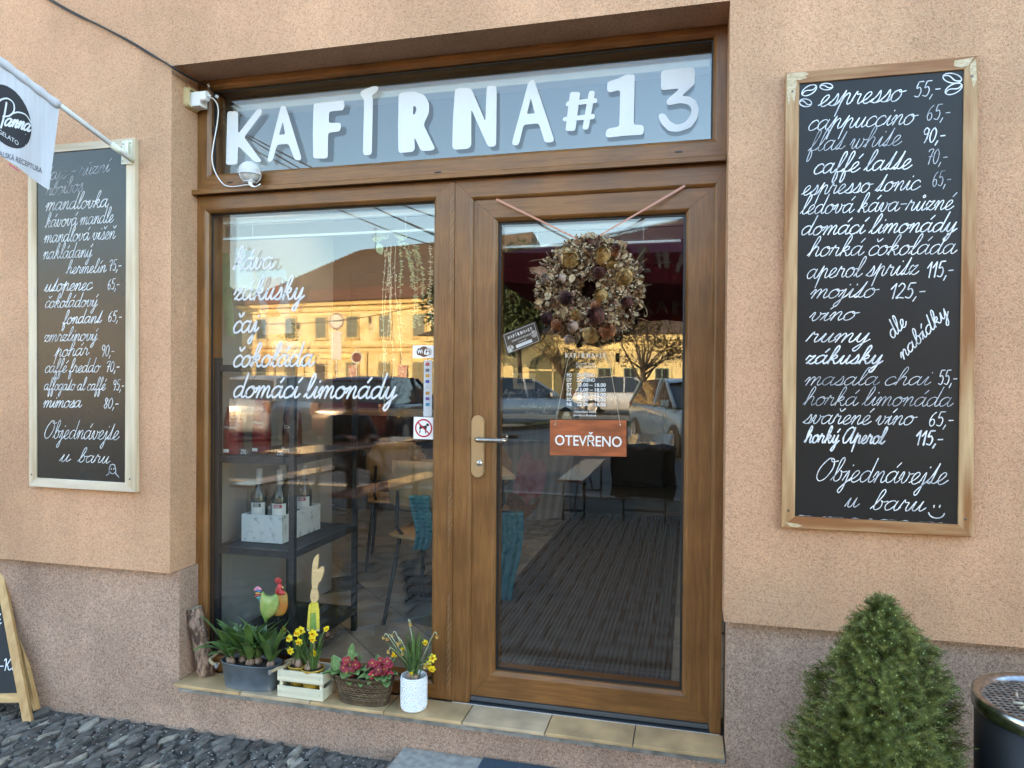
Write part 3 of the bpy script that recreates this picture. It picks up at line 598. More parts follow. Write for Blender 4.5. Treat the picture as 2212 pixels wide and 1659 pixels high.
def board(label, co, ci, yf, th, mv, mh, ms, screws):
    """co / ci: outer and inner corners (TL,TR,BR,BL) in photo pixels on the front plane"""
    pc = [P(x, y, yf) for x, y in co]; pi_ = [P(x, y, yf) for x, y in ci]
    c = sum(pc, Vector()) / 4; t = thing('menu_chalkboard', label, 'chalkboard', (c.x, YW, c.z))
    for k in range(4):
        a, b, cc, d = pc[k], pc[(k + 1) % 4], pi_[(k + 1) % 4], pi_[k]
        mb = MB(); y1 = yf + th; ch = .0025; m_ = (a + b + cc + d) / 4
        e = (b - a).normalized() * .0003
        q = [a + e, b - e, cc - e, d + e]
        f = [m_ + (v - m_) * 1 for v in q]
        inn = [q[0] + (q[3] - q[0]).normalized() * ch, q[1] + (q[2] - q[1]).normalized() * ch, q[2] + (q[1] - q[2]).normalized() * ch, q[3] + (q[0] - q[3]).normalized() * ch]
        dn = Vector((0, ch, 0)); bk = Vector((0, th, 0))
        vs = inn + [v + dn for v in q] + [v + bk for v in q]
        mb.add(vs, [(0, 1, 2, 3)] + [(i, (i + 1) % 4, 4 + (i + 1) % 4, 4 + i) for i in range(4)] + [(4 + i, 4 + (i + 1) % 4, 8 + (i + 1) % 4, 8 + i) for i in range(4)] + [(11, 10, 9, 8)])
        mb.build('frame_rail', mh if k % 2 == 0 else mv, t)
    mb = MB(); s = [v + Vector((0, .006, 0)) for v in pi_]; cc = sum(s, Vector()) / 4; s = [cc + (v - cc) * 1.012 for v in s]
    mb.add(s + [v + Vector((0, .004, 0)) for v in s], [(0, 1, 2, 3), (7, 6, 5, 4)] + [(i, (i + 1) % 4, 4 + (i + 1) % 4, 4 + i) for i in range(4)])
    mb.build('slate_panel', ms, t)
    for x, y in screws:
        p = P(x, y, yf); mb = MB(); mb.smooth = True; mb.lathe([(0, .0012), (.003, .0011), (.0042, .0004), (.0045, -.001)], p, 14, M=Matrix.Rotation(pi / 2, 3, 'X')); mb.smooth = False
        for r_ in (0, 1):
            w, l = (.0006, .0026) if r_ else (.0026, .0006)
            mb.box(p.x - w, p.x + w, p.y - .0016, p.y - .0011, p.z - l, p.z + l)
        mb.build('screw', M_screw, t)
    return t
YB = YW - .026
S_ = 2212 / 4032
br = board('tall black menu chalkboard in a worn pine frame right of the door, espresso on top', [(3095*S_, 286*S_), (3854*S_, 217*S_), (3831*S_, 2117*S_), (3077*S_, 2078*S_)],
           [(3148*S_, 328*S_), (3797*S_, 273*S_), (3773*S_, 2066*S_), (3130*S_, 2033*S_)], YB, .024, M_bv, M_bh, slate('black slate board', (.010, .010, .011), .42, .3),
           [(3120*S_, 360*S_), (3828*S_, 300*S_), (3104*S_, 2010*S_), (3802*S_, 2044*S_)])
YC = YB + .0055
RB = [('espresso', (1767, 230), (1957, 217), 22, 3), ('55,-', (1974, 210), (2031, 205), 15, 2), ('cappuccino', (1743, 282), (1983, 267), 20, 2), ('65,-', (2000, 260), (2052, 256), 15, 1),
 ('flat white', (1745, 328), (1948, 313), 20, 1), ('90,-', (1990, 309), (2041, 306), 15, 3), ('caffé latte', (1755, 376), (1970, 364), 20, 3), ('70,-', (2001, 355), (2046, 352), 15, 1),
 ('espresso tonic', (1731, 422), (1988, 409), 19, 2), ('65,-', (2013, 403), (2054, 400), 15, 1), ('ledová káva-různé', (1728, 463), (2066, 452), 19, 2), ('domácí limonády', (1728, 508), (2067, 500), 19, 3),
 ('horká čokoláda', (1743, 554), (2067, 548), 20, 2), ('aperol spritz', (1740, 602), (1985, 593), 20, 2), ('115,-', (2000, 600), (2059, 597), 16, 3), ('mojito', (1747, 644), (1899, 642), 19, 2), ('125,-', (1920, 645), (1998, 643), 16, 3),
 ('víno', (1745, 693), (1857, 691), 18, 2), ('rumy', (1740, 739), (1879, 739), 19, 3), ('zákusky', (1737, 786), (1907, 785), 18, 4), ('masala chai', (1735, 832), (2015, 832), 18, 1), ('55,-', (2026, 831), (2067, 831), 15, 2),
 ('horká limonáda', (1734, 875), (2059, 878), 19, 1), ('svařené víno', (1734, 915), (1981, 918), 19, 2), ('65,-', (2005, 920), (2059, 921), 15, 2), ('horký Aperol', (1737, 956), (1917, 959), 17, 4), ('115,-', (1976, 961), (2036, 962), 15, 4),
 ('Objednávejte', (1758, 1038), (2048, 1047), 24, 2), ('u', (1824, 1096), (1857, 1096), 20, 1), ('baru', (1879, 1101), (2000, 1105), 20, 2), ('dle', (1928, 733), (1962, 698), 15, 3), ('nabídky', (1950, 779), (2052, 676), 14, 3)]
def chalk(lines, par, Y, k=1.0):
    for t, a, b, xh, w in lines:
        d = (CAM - P(a[0], a[1], Y)).length; s = d / CF
        wt = {0: .0020, 1: .0023, 2: .0028, 3: .0034, 4: .0044}[w] * k
        write('chalk_line', t, a, b, xh * s * .93, wt, [M_chalk3, M_chalk2, M_chalk, M_chalk, M_chalk][w], par, Y, taper=.25, jit=.02)
chalk(RB, br, YC)
def bean(cx, cy, rx, ry, ang, par, Y):
    q = []; m2 = []
    for k in range(21):
        t = 2 * pi * k / 20; u, v = rx * cos(t), ry * sin(t); q.append((u * cos(ang) - v * sin(ang), u * sin(ang) + v * cos(ang)))
    for k in range(9):
        u = -rx + 2 * rx * k / 8; v = ry * .35 * sin(k / 8 * 2 * pi); m2.append((u * cos(ang) - v * sin(ang), u * sin(ang) + v * cos(ang)))
    mb = MB(); o = P(cx, cy, Y); s = (CAM - o).length / CF
    ribbons(mb, [[(u * s, v * s) for u, v in q], [(u * s, v * s) for u, v in m2]], .0034, lambda u, v, h: o + Vector((u, -h, v)), .15); mb.build('coffee_bean_drawing', M_chalk, par)
for a in ((1748, 195, 14, 8, .5), (1785, 187, 11, 6, -.15), (1740, 222, 11, 7, -.3), (2057, 169, 15, 8, -.35), (2060, 192, 14, 8, .45)): bean(*a, br, YC)
def face(cx, cy, r, par, Y, m, hair=False):
    mb = MB(); o = P(cx, cy, Y); s = (CAM - o).length / CF; st = [[(r * 1.0 * cos(t), -r * .2 + r * .8 * sin(t)) for t in [pi + .1 + (pi - .2) * k / 10 for k in range(11)]]]
    if hair: st = [[(-r * 1.7, -r * .9), (-r, -.5 * r), (-r * .9, r * .8), (-r * .5, r * 1.6), (0, r * 1.75), (r * .6, r * 1.6), (r * .9, r * .7), (r * .9, -.4 * r), (r * 1.8, -1.2 * r)], [(r * .6 * cos(t), r * .5 * sin(t)) for t in [pi + .2 + (pi - .4) * k / 8 for k in range(9)]]]
    st += [[(-r * .35, r * .5), (-r * .3, r * .8)], [(r * .35, r * .55), (r * .45, r * .85)]]
    ribbons(mb, [[(u * s, v * s) for u, v in p] for p in st], .0034, lambda u, v, h: o + Vector((u, -h, v)), .2); mb.build('smiley_drawing', m, par)
face(2023, 1104, 13, br, YC, M_chalk)
M_chip = mat('bare chipped wood', (.46, .34, .20), .8, col2=(.62, .50, .34), vscale=60, stretch=(1, 1, 3))
for poly in ([(1700, 160), (1712, 158), (1722, 176), (1719, 196), (1716, 222), (1709, 206), (1703, 228), (1700, 200)], [(1704, 158), (1738, 155), (1748, 160), (1738, 165), (1744, 168), (1728, 173), (1716, 171)],
             [(2062, 131), (2082, 128), (2104, 123), (2092, 142), (2076, 146), (2060, 142)], [(2108, 127), (2110, 172), (2103, 190), (2098, 168), (2094, 150), (2097, 138)], [(1696, 1128), (1720, 1131), (1734, 1136), (1722, 1139), (1706, 1137)]):
    pts = [P(x, y, YB - .0006) for x, y in poly]; mb = MB(); mb.add(pts, [tuple(range(len(pts)))]); mb.build('worn_patch', M_chip, br, fix=False)
mb = MB(); rr = random.Random(3)
for k in range(26):                                # chalk rubbed along the lower edge
    p = P(lerp(1722, 2050, rr.random()), 0, YC); x = p.x; z = P(1718, 1114, YC).z + .001
    mb.add([(x, YC - .0002, z), (x + rr.uniform(.004, .03), YC - .0002, z), (x + rr.uniform(.003, .02), YC - .0002, z + rr.uniform(.001, .003))], [(0, 1, 2)])
tag(mb.build('chalk_smear', M_chalk2, br, fix=False), kind='stuff')

bl = board('dark menu chalkboard in a bleached pine frame left of the window, behind the flag', [(59, 318), (290, 297), (292, 1064), (62, 1051)], [(77, 333), (272, 316), (269, 1043), (78, 1032)], YB, .024, M_lv, M_lh,
           slate('grey slate board', (.015, .018, .018), .24, .5), [(68, 1025), (280, 1035)])
LB = [('čaje - různí', (96, 391), (243, 370), 14, 1), ('rooibos', (99, 423), (181, 413), 15, 1), ('mandlovka', (97, 455), (235, 447), 15, 3), ('kávová mandle', (97, 492), (246, 480), 14, 2), ('mandlová višeň', (94, 525), (252, 515), 14, 2), ('nakládaný', (92, 560), (201, 555), 14, 2),
 ('hermelín', (142, 592), (230, 588), 13, 2), ('75,-', (235, 585), (262, 583), 11, 2), ('utopenec', (95, 630), (200, 626), 14, 3), ('65,-', (232, 626), (258, 624), 11, 2), ('čokoládový', (96, 665), (213, 662), 13, 2), ('fondant', (135, 700), (222, 697), 13, 3), ('65,-', (233, 695), (263, 694), 11, 2),
 ('zmrzlinový', (94, 738), (213, 735), 13, 2), ('pohár', (118, 771), (193, 767), 14, 2), ('90,-', (218, 770), (247, 769), 12, 2), ('caffé freddo', (96, 805), (218, 804), 13, 2), ('70,-', (229, 803), (258, 802), 11, 3), ('affogato al caffé', (94, 843), (231, 843), 12, 2), ('95,-', (243, 843), (268, 843), 11, 2),
 ('mimosa', (92, 880), (177, 880), 13, 3), ('80,-', (223, 882), (256, 882), 11, 3), ('Objednávejte', (93, 947), (258, 950), 17, 2), ('u', (128, 997), (153, 997), 14, 3), ('baru', (167, 998), (238, 1001), 14, 2)]
chalk(LB, bl, YC, .95)
face(243, 1019, 8, bl, YC, M_chalk2, True)

# ================================================================== flag
fl = thing('wall_flag', 'white gelato flag with black round logo on a slanting pole', 'flag', (P(275, 330, YW).x, YW, P(275, 330, YW).z))
pb = P(278, 340, YB - .03); pt = P(-80, 68, YB - .46)     # pole from the bracket, out over the pavement and to the left
M_pole = mat('white painted pole', (.62, .62, .62), .35)
mb = MB(); mb.smooth = True; mb.cyl(pb, pt, .0105, n=14); mb.build('pole', M_pole, fl)
dirp = (pt - pb).normalized()
mb = MB(); q = [P(x, y, YB) for x, y in ((266, 306), (287, 303), (286, 355), (264, 356))]
mb.add(q + [v - Vector((0, .006, 0)) for v in q], [(3, 2, 1, 0), (4, 5, 6, 7)] + [(i, (i + 1) % 4, 4 + (i + 1) % 4, 4 + i) for i in range(4)])
ctr = (q[0] + q[1] + q[2] + q[3]) / 4
a, b, c_ = q[0].lerp(q[1], .35) + Vector((0, -.006, 0)), q[0].lerp(q[1], .65) + Vector((0, -.006, 0)), pb
mb.add([a, b, c_ + Vector((.008, -.012, 0)), c_ + Vector((-.008, -.012, 0))] + [ctr + Vector((.012, -.006, -.02)), ctr + Vector((-.012, -.006, -.02))], [(0, 1, 2, 3), (1, 4, 2), (0, 3, 5), (3, 2, 4, 5)])
mb.smooth = True; mb.cyl(pb - dirp * .012 + Vector((0, .01, 0)), pb + dirp * .075, .0125, .014, n=14)
mb.build('bracket', mat('ivory bracket', (.62, .6, .48), .35), fl)
for v in q:
    s = ctr + (v - ctr) * .74; mb = MB(); mb.cyl(s - Vector((0, .006, 0)), s - Vector((0, .0075, 0)), .0028, n=10); mb.build('screw', M_screw, fl)
# cloth: hangs from the pole, its plane holding the pole and the vertical
M_cloth = mat('white flag cloth', (.47, .47, .50), .85, var=.05, vscale=2, stretch=(60, 60, .4)); M_print = mat('black cloth print', (.018, .018, .022), .8); M_grey = mat('grey cloth print', (.16, .15, .17), .8); M_pink = mat('pink cloth print', (.42, .05, .13), .8)
def on_pole(px):
    # the pole point whose picture column is px
    lo, hi = 0.0, 1.6
    for _ in range(40):
        m_ = (lo + hi) / 2; p = pb + (pt - pb) * m_; v = p - CAM; x = CX + CF * v.dot(RT) / v.dot(FW)
        if x > px: lo = m_
        else: hi = m_
    return pb + (pt - pb) * lo
s0 = on_pole(129); fdir = dirp
def flagpt(u, v, off=0):
    """u metres along the pole from the near hem, v metres down"""
    w = .010 * sin(u * 34 + 1.2 * v) * min(1, v * 5) + .014 * sin(u * 11 + v * 3 + 1) * v
    p = s0 + fdir * u + Vector((0, 0, -v)); nrm = fdir.cross(Vector((0, 0, 1))).normalized()
    lean = .10 * v                                   # the cloth drifts toward the pole tip a little as it falls
    return p + nrm * (w + off) + Vector((fdir.x, fdir.y, 0)).normalized() * lean
ul, vl = .52, .30
vtop = P(120, 224, s0.y).z; vbot = P(100, 415, s0.y).z; vl = s0.z - vbot
mb = MB(); mb.smooth = True; nu, nv = 60, 30; vs = []
for i in range(nu + 1):
    for j in range(nv + 1): vs.append(flagpt(ul * i / nu, vl * j / nv))
mb.add(vs, [(i * (nv + 1) + j, (i + 1) * (nv + 1) + j, (i + 1) * (nv + 1) + j + 1, i * (nv + 1) + j + 1) for i in range(nu) for j in range(nv)]); mb.build('cloth', M_cloth, fl, fix=False)
mb = MB(); mb.smooth = True; pts = [s0 + fdir * (ul * k / 40) for k in range(41)]
mb.tube([p + Vector((0, 0, -.004)) for p in pts], [.0155 + .0018 * sin(k * 1.3) for k in range(41)], 12); mb.build('sleeve', M_cloth, fl)
nrm_s = -1 if (fdir.cross(Vector((0, 0, 1)))).dot(s0 - CAM) > 0 else 1
def cl(u, v, h=0): return flagpt(u, v, nrm_s * (.0012 + h))
def find_uv(px, py):
    best = None
    for i in range(0, 53):
        for j in range(0, 41):
            p = flagpt(ul * i / 52, vl * j / 40); w = p - CAM; x = CX + CF * w.dot(RT) / w.dot(FW); y = CY - CF * w.dot(UP) / w.dot(FW)
            d = (x - px) ** 2 + (y - py) ** 2
            if best is None or d < best[0]: best = (d, ul * i / 52, vl * j / 40)
    _, u0, v0 = best; best = None
    for i in range(-10, 11):
        for j in range(-10, 11):
            u, v = u0 + i * ul / 520, v0 + j * vl / 400; w = flagpt(u, v) - CAM; x = CX + CF * w.dot(RT) / w.dot(FW); y = CY - CF * w.dot(UP) / w.dot(FW)
            d = (x - px) ** 2 + (y - py) ** 2
            if best is None or d < best[0]: best = (d, u, v)
    return best[1], best[2]
cu, cv = find_uv(18, 252); ru = abs(find_uv(72, 252)[0] - cu); rv = abs(find_uv(18, 316)[1] - find_uv(18, 186)[1]) / 2
mb = MB(); nr, na = 8, 36; vs = [cl(cu, cv)]
for i in range(1, nr + 1):
    for k in range(na): vs.append(cl(cu + ru * i / nr * cos(2 * pi * k / na), cv + rv * i / nr * sin(2 * pi * k / na)))
mb.smooth = True
mb.add(vs, [(0, 1 + k, 1 + (k + 1) % na) for k in range(na)] + [(1 + (i - 1) * na + k, 1 + i * na + k, 1 + i * na + (k + 1) % na, 1 + (i - 1) * na + (k + 1) % na) for i in range(1, nr) for k in range(na)]); mb.build('round_logo', M_print, fl, fix=False)
# writing on the cloth, mapped along it (u runs right to left, so text is laid from high u to low u)
def cloth_text(mb, text, u, v, size, bold=0, width=None, slope=0.0, lift=.0008):
    vs, fs = font_mesh(text, size, bold * size, 'LEFT')
    x0 = min(p.x for p in vs); x1 = max(p.x for p in vs); sx = (width / (x1 - x0)) if width else 1
    mb.add([cl(u - (p.x - x0) * sx, v - p.y + (p.x - x0) * sx * slope, lift) for p in vs], fs)
mb = MB(); st, wd = strokes('anna', .35); mxw = max(u for q in st for u, v in q)
uA, vA = find_uv(8, 271); uB, vB = find_uv(66, 286); xh_ = abs(find_uv(30, 254)[1] - find_uv(30, 272)[1])
def lay(u, v, h): f = u; return cl(lerp(uA, uB, f), lerp(vA, vB, f) - v * xh_, .0006 + h)
for q in st: 
    pq = [(u / mxw, v) for u, v in q]; wv = .21
    vs = []; n_ = len(pq)
    for i, (u, v) in enumerate(pq):
        d = Vector(((pq[min(i + 1, n_ - 1)][0] - pq[max(i - 1, 0)][0]) * abs(uA - uB) / xh_, pq[min(i + 1, n_ - 1)][1] - pq[max(i - 1, 0)][1])).normalized(); nn = Vector((-d.y, d.x)) * wv * .5
        k_ = xh_ / abs(uA - uB); vs += [lay(u + nn.x * k_, v + nn.y, 0), lay(u - nn.x * k_, v - nn.y, 0)]
    mb.add(vs, [(2 * i, 2 * i + 1, 2 * i + 3, 2 * i + 2) for i in range(n_ - 1)])
for pts, w_ in (([(14, 222), (9, 250), (2, 276)], .006), ([(-9, 232), (0, 217), (16, 213), (29, 223), (30, 240), (20, 250), (6, 252)], .005), ([(26, 246), (40, 243), (56, 249), (67, 266)], .0045)):
    q = smooth_path([find_uv(x, y) for x, y in pts], 5); ribbons(mb, [q], w_, lambda u, v, h: cl(u, v, .001 + h))
cloth_text(mb, 'GELATO', *find_uv(-4, 287), .022, width=ru * .85)
for y0 in (277, 300):
    a = find_uv(-6, y0); b = find_uv(56, y0 + 13); mb.add([cl(a[0], a[1], .0008), cl(b[0], b[1], .0008), cl(b[0], b[1] + .0022, .0008), cl(a[0], a[1] + .0022, .0008)], [(0, 1, 2, 3)])
mb.build('logo_print', mat('white cloth print', (.6, .6, .62), .8), fl, fix=False)
mb = MB(); a = find_uv(-24, 352); b = find_uv(90, 374); cloth_text(mb, 'ITALSKÁ RECEPTURA', a[0], a[1], .028, bold=.02, width=abs(a[0] - b[0]), slope=(b[1] - a[1]) / abs(a[0] - b[0])); mb.build('slogan', M_grey, fl, fix=False)
mb = MB(); a = find_uv(14, 361); b = find_uv(41, 370); mb.add([cl(a[0], a[1], .0008), cl(b[0], b[1], .0008), cl(b[0], b[1] + .005, .0008), cl(a[0], a[1] + .005, .0008)], [(0, 1, 2, 3)]); mb.build('underline', M_pink, fl, fix=False)

# ================================================================== cables, socket, speaker
cb = thing('black_cable', 'thin black cable strung down the render into the corner of the transom', 'cable', P(250, 80, YW - .01))
M_cable = mat('black cable', (.015, .013, .016), .5)
def d0(x, y): return (x * .3333, y * .3333)
mb = MB(); mb.smooth = True
mb.tube(smooth_path([P(*d0(*p), YW - .008) for p in ((200, -80), (330, 5), (500, 100), (625, 155), (830, 265), (960, 345), (1060, 400), (1130, 445))] + [P(*d0(1200, 487), -.12), P(*d0(1290, 535), -.05), P(*d0(1335, 550), -.012)], 5), .0042, 8); mb.build('cable_run', M_cable, cb)
mb = MB(); mb.smooth = True
mb.tube(smooth_path([P(*d0(*p), YW - .014) for p in ((230, -80), (370, 18), (520, 100), (620, 150), (700, 190), (850, 268), (1000, 360), (1090, 415), (1150, 452))] + [P(*d0(1250, 512), -.08), P(*d0(1330, 548), -.014)], 5), .0022, 6); mb.build('cable_run', M_cable, cb)
mb = MB(); mb.smooth = True
mb.tube(smooth_path([P(*d0(1335, 550), -.012), P(*d0(1370, 590), -.012), P(*d0(1390, 640), -.01), P(*d0(1407, 700), .02), P(*d0(1408, 800), .025), P(*d0(1400, 880), .025)], 5), .0035, 8); mb.build('cable_drop', M_cable, cb)
mb = MB(); p = P(*d0(1398, 845), .018); mb.bbox(p.x - .009, p.x + .006, p.y - .006, p.y + .006, p.z - .016, p.z + .016, .003); mb.build('cable_connector', M_cable, cb)
for x, y, r_ in ((1405, 625, .5), (1350, 556, 1.1)):
    mb = MB(); p = P(*d0(x, y), -.014); mb.bbox(-.008, .008, -.001, .001, -.006, .006, .0006, Matrix.Translation(p) @ Matrix.Rotation(r_, 4, 'Y')); mb.build('cable_tag', mat('paper tag', (.6, .6, .58), .6), cb)
# socket in the left reveal
sk = thing('wall_socket', 'beige outdoor socket with flap on the left reveal', 'socket', (XL, -.08, P(410, 215, -.1).z))
def rv_(px, py, out=0):
    d = FW + RT * ((px - CX) / CF) - UP * ((py - CY) / CF); t = (XL + out - CAM.x) / d.x; return CAM + d * t
c0 = rv_(413, 217); M_beige = mat('beige socket plastic', (.55, .43, .24), .4)
yA, yB_ = c0.y - .048, c0.y + .036; zA, zB = c0.z - .043, c0.z + .043
mb = MB(); mb.prism(round_poly([(yA, zA), (yB_, zA), (yB_, zB), (yA, zB)], .018), lambda u, v, h: (XL + h, u, v), .012); mb.build('back_plate', M_beige, sk)
mb = MB(); hole = round_poly([(yA + .012, zA + .010), (yB_ - .012, zA + .010), (yB_ - .012, zB - .010), (yA + .012, zB - .010)], .01)
mb.prism(round_poly([(yA + .003, zA + .003), (yB_ - .003, zA + .003), (yB_ - .003, zB - .003), (yA + .003, zB - .003)], .016), lambda u, v, h: (XL + .0122 + h, u, v), .010, [hole]); mb.build('rim', M_beige, sk)
ad = thing('plug_adapter', 'square white plug adapter pushed into the beige socket', 'adapter', (XL + .03, c0.y, c0.z))
mb = MB(); mb.bbox(XL + .0125, XL + .062, c0.y - .026, c0.y + .026, c0.z - .036, c0.z + .024, .004); mb.build('body', M_whitep, ad)
chg = thing('phone_charger', 'small rounded white USB charger plugged into the adapter', 'charger', (XL + .07, c0.y - .005, c0.z))
mb = MB(); mb.smooth = False
sec = round_poly([(-.014, -.021), (.014, -.021), (.014, .021), (-.014, .021)], .0135, 6)
mb.prism(sec, lambda u, v, h: (XL + .0632 + h, c0.y - .016 + u, c0.z + .004 + v), .030); mb.build('body', M_whitep, chg)
ce = Vector((XL + .094, c0.y - .016, c0.z + .004))
wc = thing('white_charging_cable', 'white cable curving down from the charger to the round speaker', 'cable', ce)
mb = MB(); mb.smooth = True; mb.cyl(ce, ce + Vector((.014, 0, .001)), .0042, n=10)
c3 = lambda x, y, Y: P(x * .16535 + 384, y * .16535 + 164.6, Y)     # 700..1100 x 300..800 crop
pts = [ce + Vector((.013, 0, .001)), c3(420, 275, -.075), c3(470, 300, -.06), c3(515, 370, -.045), c3(530, 480, -.035), c3(505, 680, -.025), c3(468, 880, -.022), c3(447, 1060, -.022), c3(470, 1200, -.024), c3(530, 1330, -.03), c3(610, 1420, -.036), c3(700, 1443, -.042), c3(800, 1435, -.048), c3(890, 1420, -.055), c3(960, 1420, -.062)]
mb.tube(smooth_path(pts, 6), .0023, 8); mb.build('cable_run', M_whitep, wc)
mb = MB(); mb.smooth = True; cc = c3(1025, 1395, -.055)
for k in range(4):
    r1 = .020 + .0018 * k; a0 = -1.2 - .1 * k
    mb.tube([cc + Vector((r1 * cos(t) * 1.05, -.004 * k, r1 * sin(t) * .75)) for t in [a0 + 3.6 * (j - 12) / 16 for j in range(17)]], .0021, 6)
mb.build('cable_coil', M_whitep, wc)
sp_ = c3(940, 1250, -.045); rs = .0395 * ((CAM - sp_).length / 2.86)
spk = thing('round_speaker', 'small round white mesh smart speaker on the ledge above the window', 'speaker', sp_ + Vector((0, 0, -rs)))
mb = MB(); mb.smooth = True; mb.ball(sp_, rs, 32, (1, 1, .95)); mb.build('mesh_body', mat('pale speaker mesh', (.60, .59, .58), .8, bump=.8, bscale=900, bdist=.0015, var=.12, vscale=700), spk)
mb = MB(); mb.smooth = True
mb.lathe([(rs * 1.0, -.004), (rs * 1.07, -.006), (rs * 1.07, .0), (rs * 1.0, .001)], sp_ + Vector((0, 0, -.010)), 32)
for t in (.3, 2.2, 4.3): mb.tube([sp_ + Vector((rs * 1.04 * cos(t), rs * 1.04 * sin(t), -.012)), sp_ + Vector((rs * .95 * cos(t), rs * .95 * sin(t), -.03)), sp_ + Vector((rs * .6 * cos(t), rs * .6 * sin(t), -.046))], .0022, 6)
mb.lathe([(rs * .55, -.003), (rs * .62, 0), (rs * .55, .003)], sp_ + Vector((0, 0, -.044)), 24)
mb.build('clear_stand', mat('clear acrylic', (.8, .82, .84), .12, alpha=.55), spk)

# ================================================================== pavement and step
ZS = -.185
gr = MB(); gr.box(-90, 90, -150, .1, ZS - .6, ZS - .014); go = gr.build('ground', mat('dark earth joint filling', (.085, .078, .068), .95, var=.5, vscale=30, bump=.6, bscale=60, bdist=.006))
tag(go, kind='structure')
pav = bpy.data.objects.new('pavement', None); COL.objects.link(pav); tag(pav, kind='structure')
M_sl = [mat('slate sett %d' % i, c, .55 + .1 * (i % 2), col2=tuple(x * 2.3 for x in c), vscale=22, detail=5, bump=.7, bscale=90, bdist=.004) for i, c in enumerate(((.058, .054, .048), (.076, .070, .062), (.046, .042, .038), (.10, .09, .078), (.18, .16, .13), (.064, .059, .052)))]
rr = random.Random(21)
def sett_mesh(i):
    L_ = rr.uniform(.06, .115); w = rr.uniform(.022, .038); mb = MB()
    base = [(-L_ * .5, -w * .2), (-L_ * .38, -w * .5), (-L_ * .05, -w * .55), (L_ * .3, -w * .45), (L_ * .5, -w * .1), (L_ * .45, w * .35), (L_ * .1, w * .52), (-L_ * .3, w * .45)]
    base = [(x + rr.uniform(-.009, .009), y + rr.uniform(-.005, .005)) for x, y in base]; n = 8
    tilt = rr.uniform(-.08, .08); tw = rr.uniform(-.20, .20); hh = lambda x, y, a: a + x * tilt + y * tw + rr.uniform(-.002, .002)
    low = [(x, y, -.05) for x, y in base]; mid = [(x, y, hh(x, y, -.005)) for x, y in base]; top = [(x * .94, y * .86, hh(x, y, .001)) for x, y in base]; ins = [(x * .5, y * .35 + w * .1 * tw, hh(x, y, .002)) for x, y in base]
    mb.add(low + mid + top + ins + [(0, 0, hh(0, 0, .004))], [(k, (k + 1) % n, n + (k + 1) % n, n + k) for k in range(n)] + [(n + k, n + (k + 1) % n, 2 * n + (k + 1) % n, 2 * n + k) for k in range(n)] + [(2 * n + k, 2 * n + (k + 1) % n, 3 * n + (k + 1) % n, 3 * n + k) for k in range(n)] + [(3 * n + k, 3 * n + (k + 1) % n, 4 * n) for k in range(n)])
    me = bpy.data.meshes.new('sett'); me.from_pydata(mb.v, [], mb.f); me.materials.append(M_sl[[0, 1, 2, 0, 1, 3, 5, 2, 0, 1, 5, 4][i % 12]]); return me
SM = [sett_mesh(i) for i in range(24)]
cells = []
AD = radians(84)
for i in range(-30, 40):
    for j in range(-60, 80):
        u, v = i * .092 + (j % 3) * .031, j * .030; x = -2.1 + u * cos(AD) - v * sin(AD); y = -.45 + u * sin(AD) + v * cos(AD)
        if YP - .9 < y < YP - .03 and -3.15 < x < -.95: cells.append((x, y))
cells.sort(key=lambda c: (c[0] + 2.0) ** 2 * .4 + (c[1] + .4) ** 2)
stuff = MB(); far = 0
for k, (x, y) in enumerate(cells):
    x += rr.uniform(-.008, .008); y += rr.uniform(-.008, .008)
    me = SM[rr.randrange(24)]; rot = AD + rr.uniform(-.22, .22); z = ZS + rr.uniform(-.006, .003)
    if rr.random() < .07: continue
    if k < 290:
        o = bpy.data.objects.new('sett', me); COL.objects.link(o); o.parent = pav; o.location = (x, y, z); o.rotation_euler = (0, 0, rot); o.scale = (rr.uniform(.9, 1.15), rr.uniform(.9, 1.15), 1)
    else:
        Mx = Matrix.Translation((x, y, z)) @ Matrix.Rotation(rot, 4, 'Z'); stuff.add([Mx @ v.co for v in me.vertices], [tuple(p.vertices) for p in me.polygons])
for i in range(0, 60):                               # the plainer setts further out, seen only mirrored
    for j in range(0, 20):
        x = -7.0 + i * .2 + (j % 2) * .1; y = YP - .95 - j * .2
        stuff.add([Vector(v) + Vector((x, y, ZS)) for v in ((-.09, -.09, 0), (.09, -.09, 0), (.09, .09, 0), (-.09, .09, 0), (-.08, -.08, .006), (.08, -.08, .006), (.08, .08, .006), (-.08, .08, .006))], [(4, 5, 6, 7), (0, 1, 5, 4), (1, 2, 6, 5), (2, 3, 7, 6), (3, 0, 4, 7)])
so2 = stuff.build('setts', M_sl[1], pav, fix=False); tag(so2, kind='stuff')
mb = MB()                                            # grit and crumbs between the setts
for k in range(900):
    x, y = rr.uniform(-3.1, -1.1), YP - abs(rr.gauss(0, .35)) - .005; s = rr.uniform(.0015, .006)
    if y < YP - .9: continue
    mb.ball((x, y, ZS + rr.uniform(-.004, .004)), s, 5, (1, rr.uniform(.5, 1), .6))
g_ = mb.build('grit', mat('pale grit', (.30, .28, .25), .9), pav, fix=False); tag(g_, kind='stuff')
stz = P(1042, 1637, YP).z
stp = thing('concrete_step', 'grey concrete step slab below the door', 'step', (-.3, -.4, ZS))
xs0 = P(905, 1659, YP).x + .01; mb = MB(); mb.bbox(P(868, 1645, YP - .02).x, .06, -.75, YP - .001, ZS - .05, stz, .006); mb.build('slab', mat('worn concrete', (.32, .30, .265), .9, var=.2, vscale=35, bump=.4, bscale=200, bdist=.001), stp)
dm = thing('doormat', 'dark blue grey doormat lying on the concrete step', 'doormat', (-.5, -.4, stz))
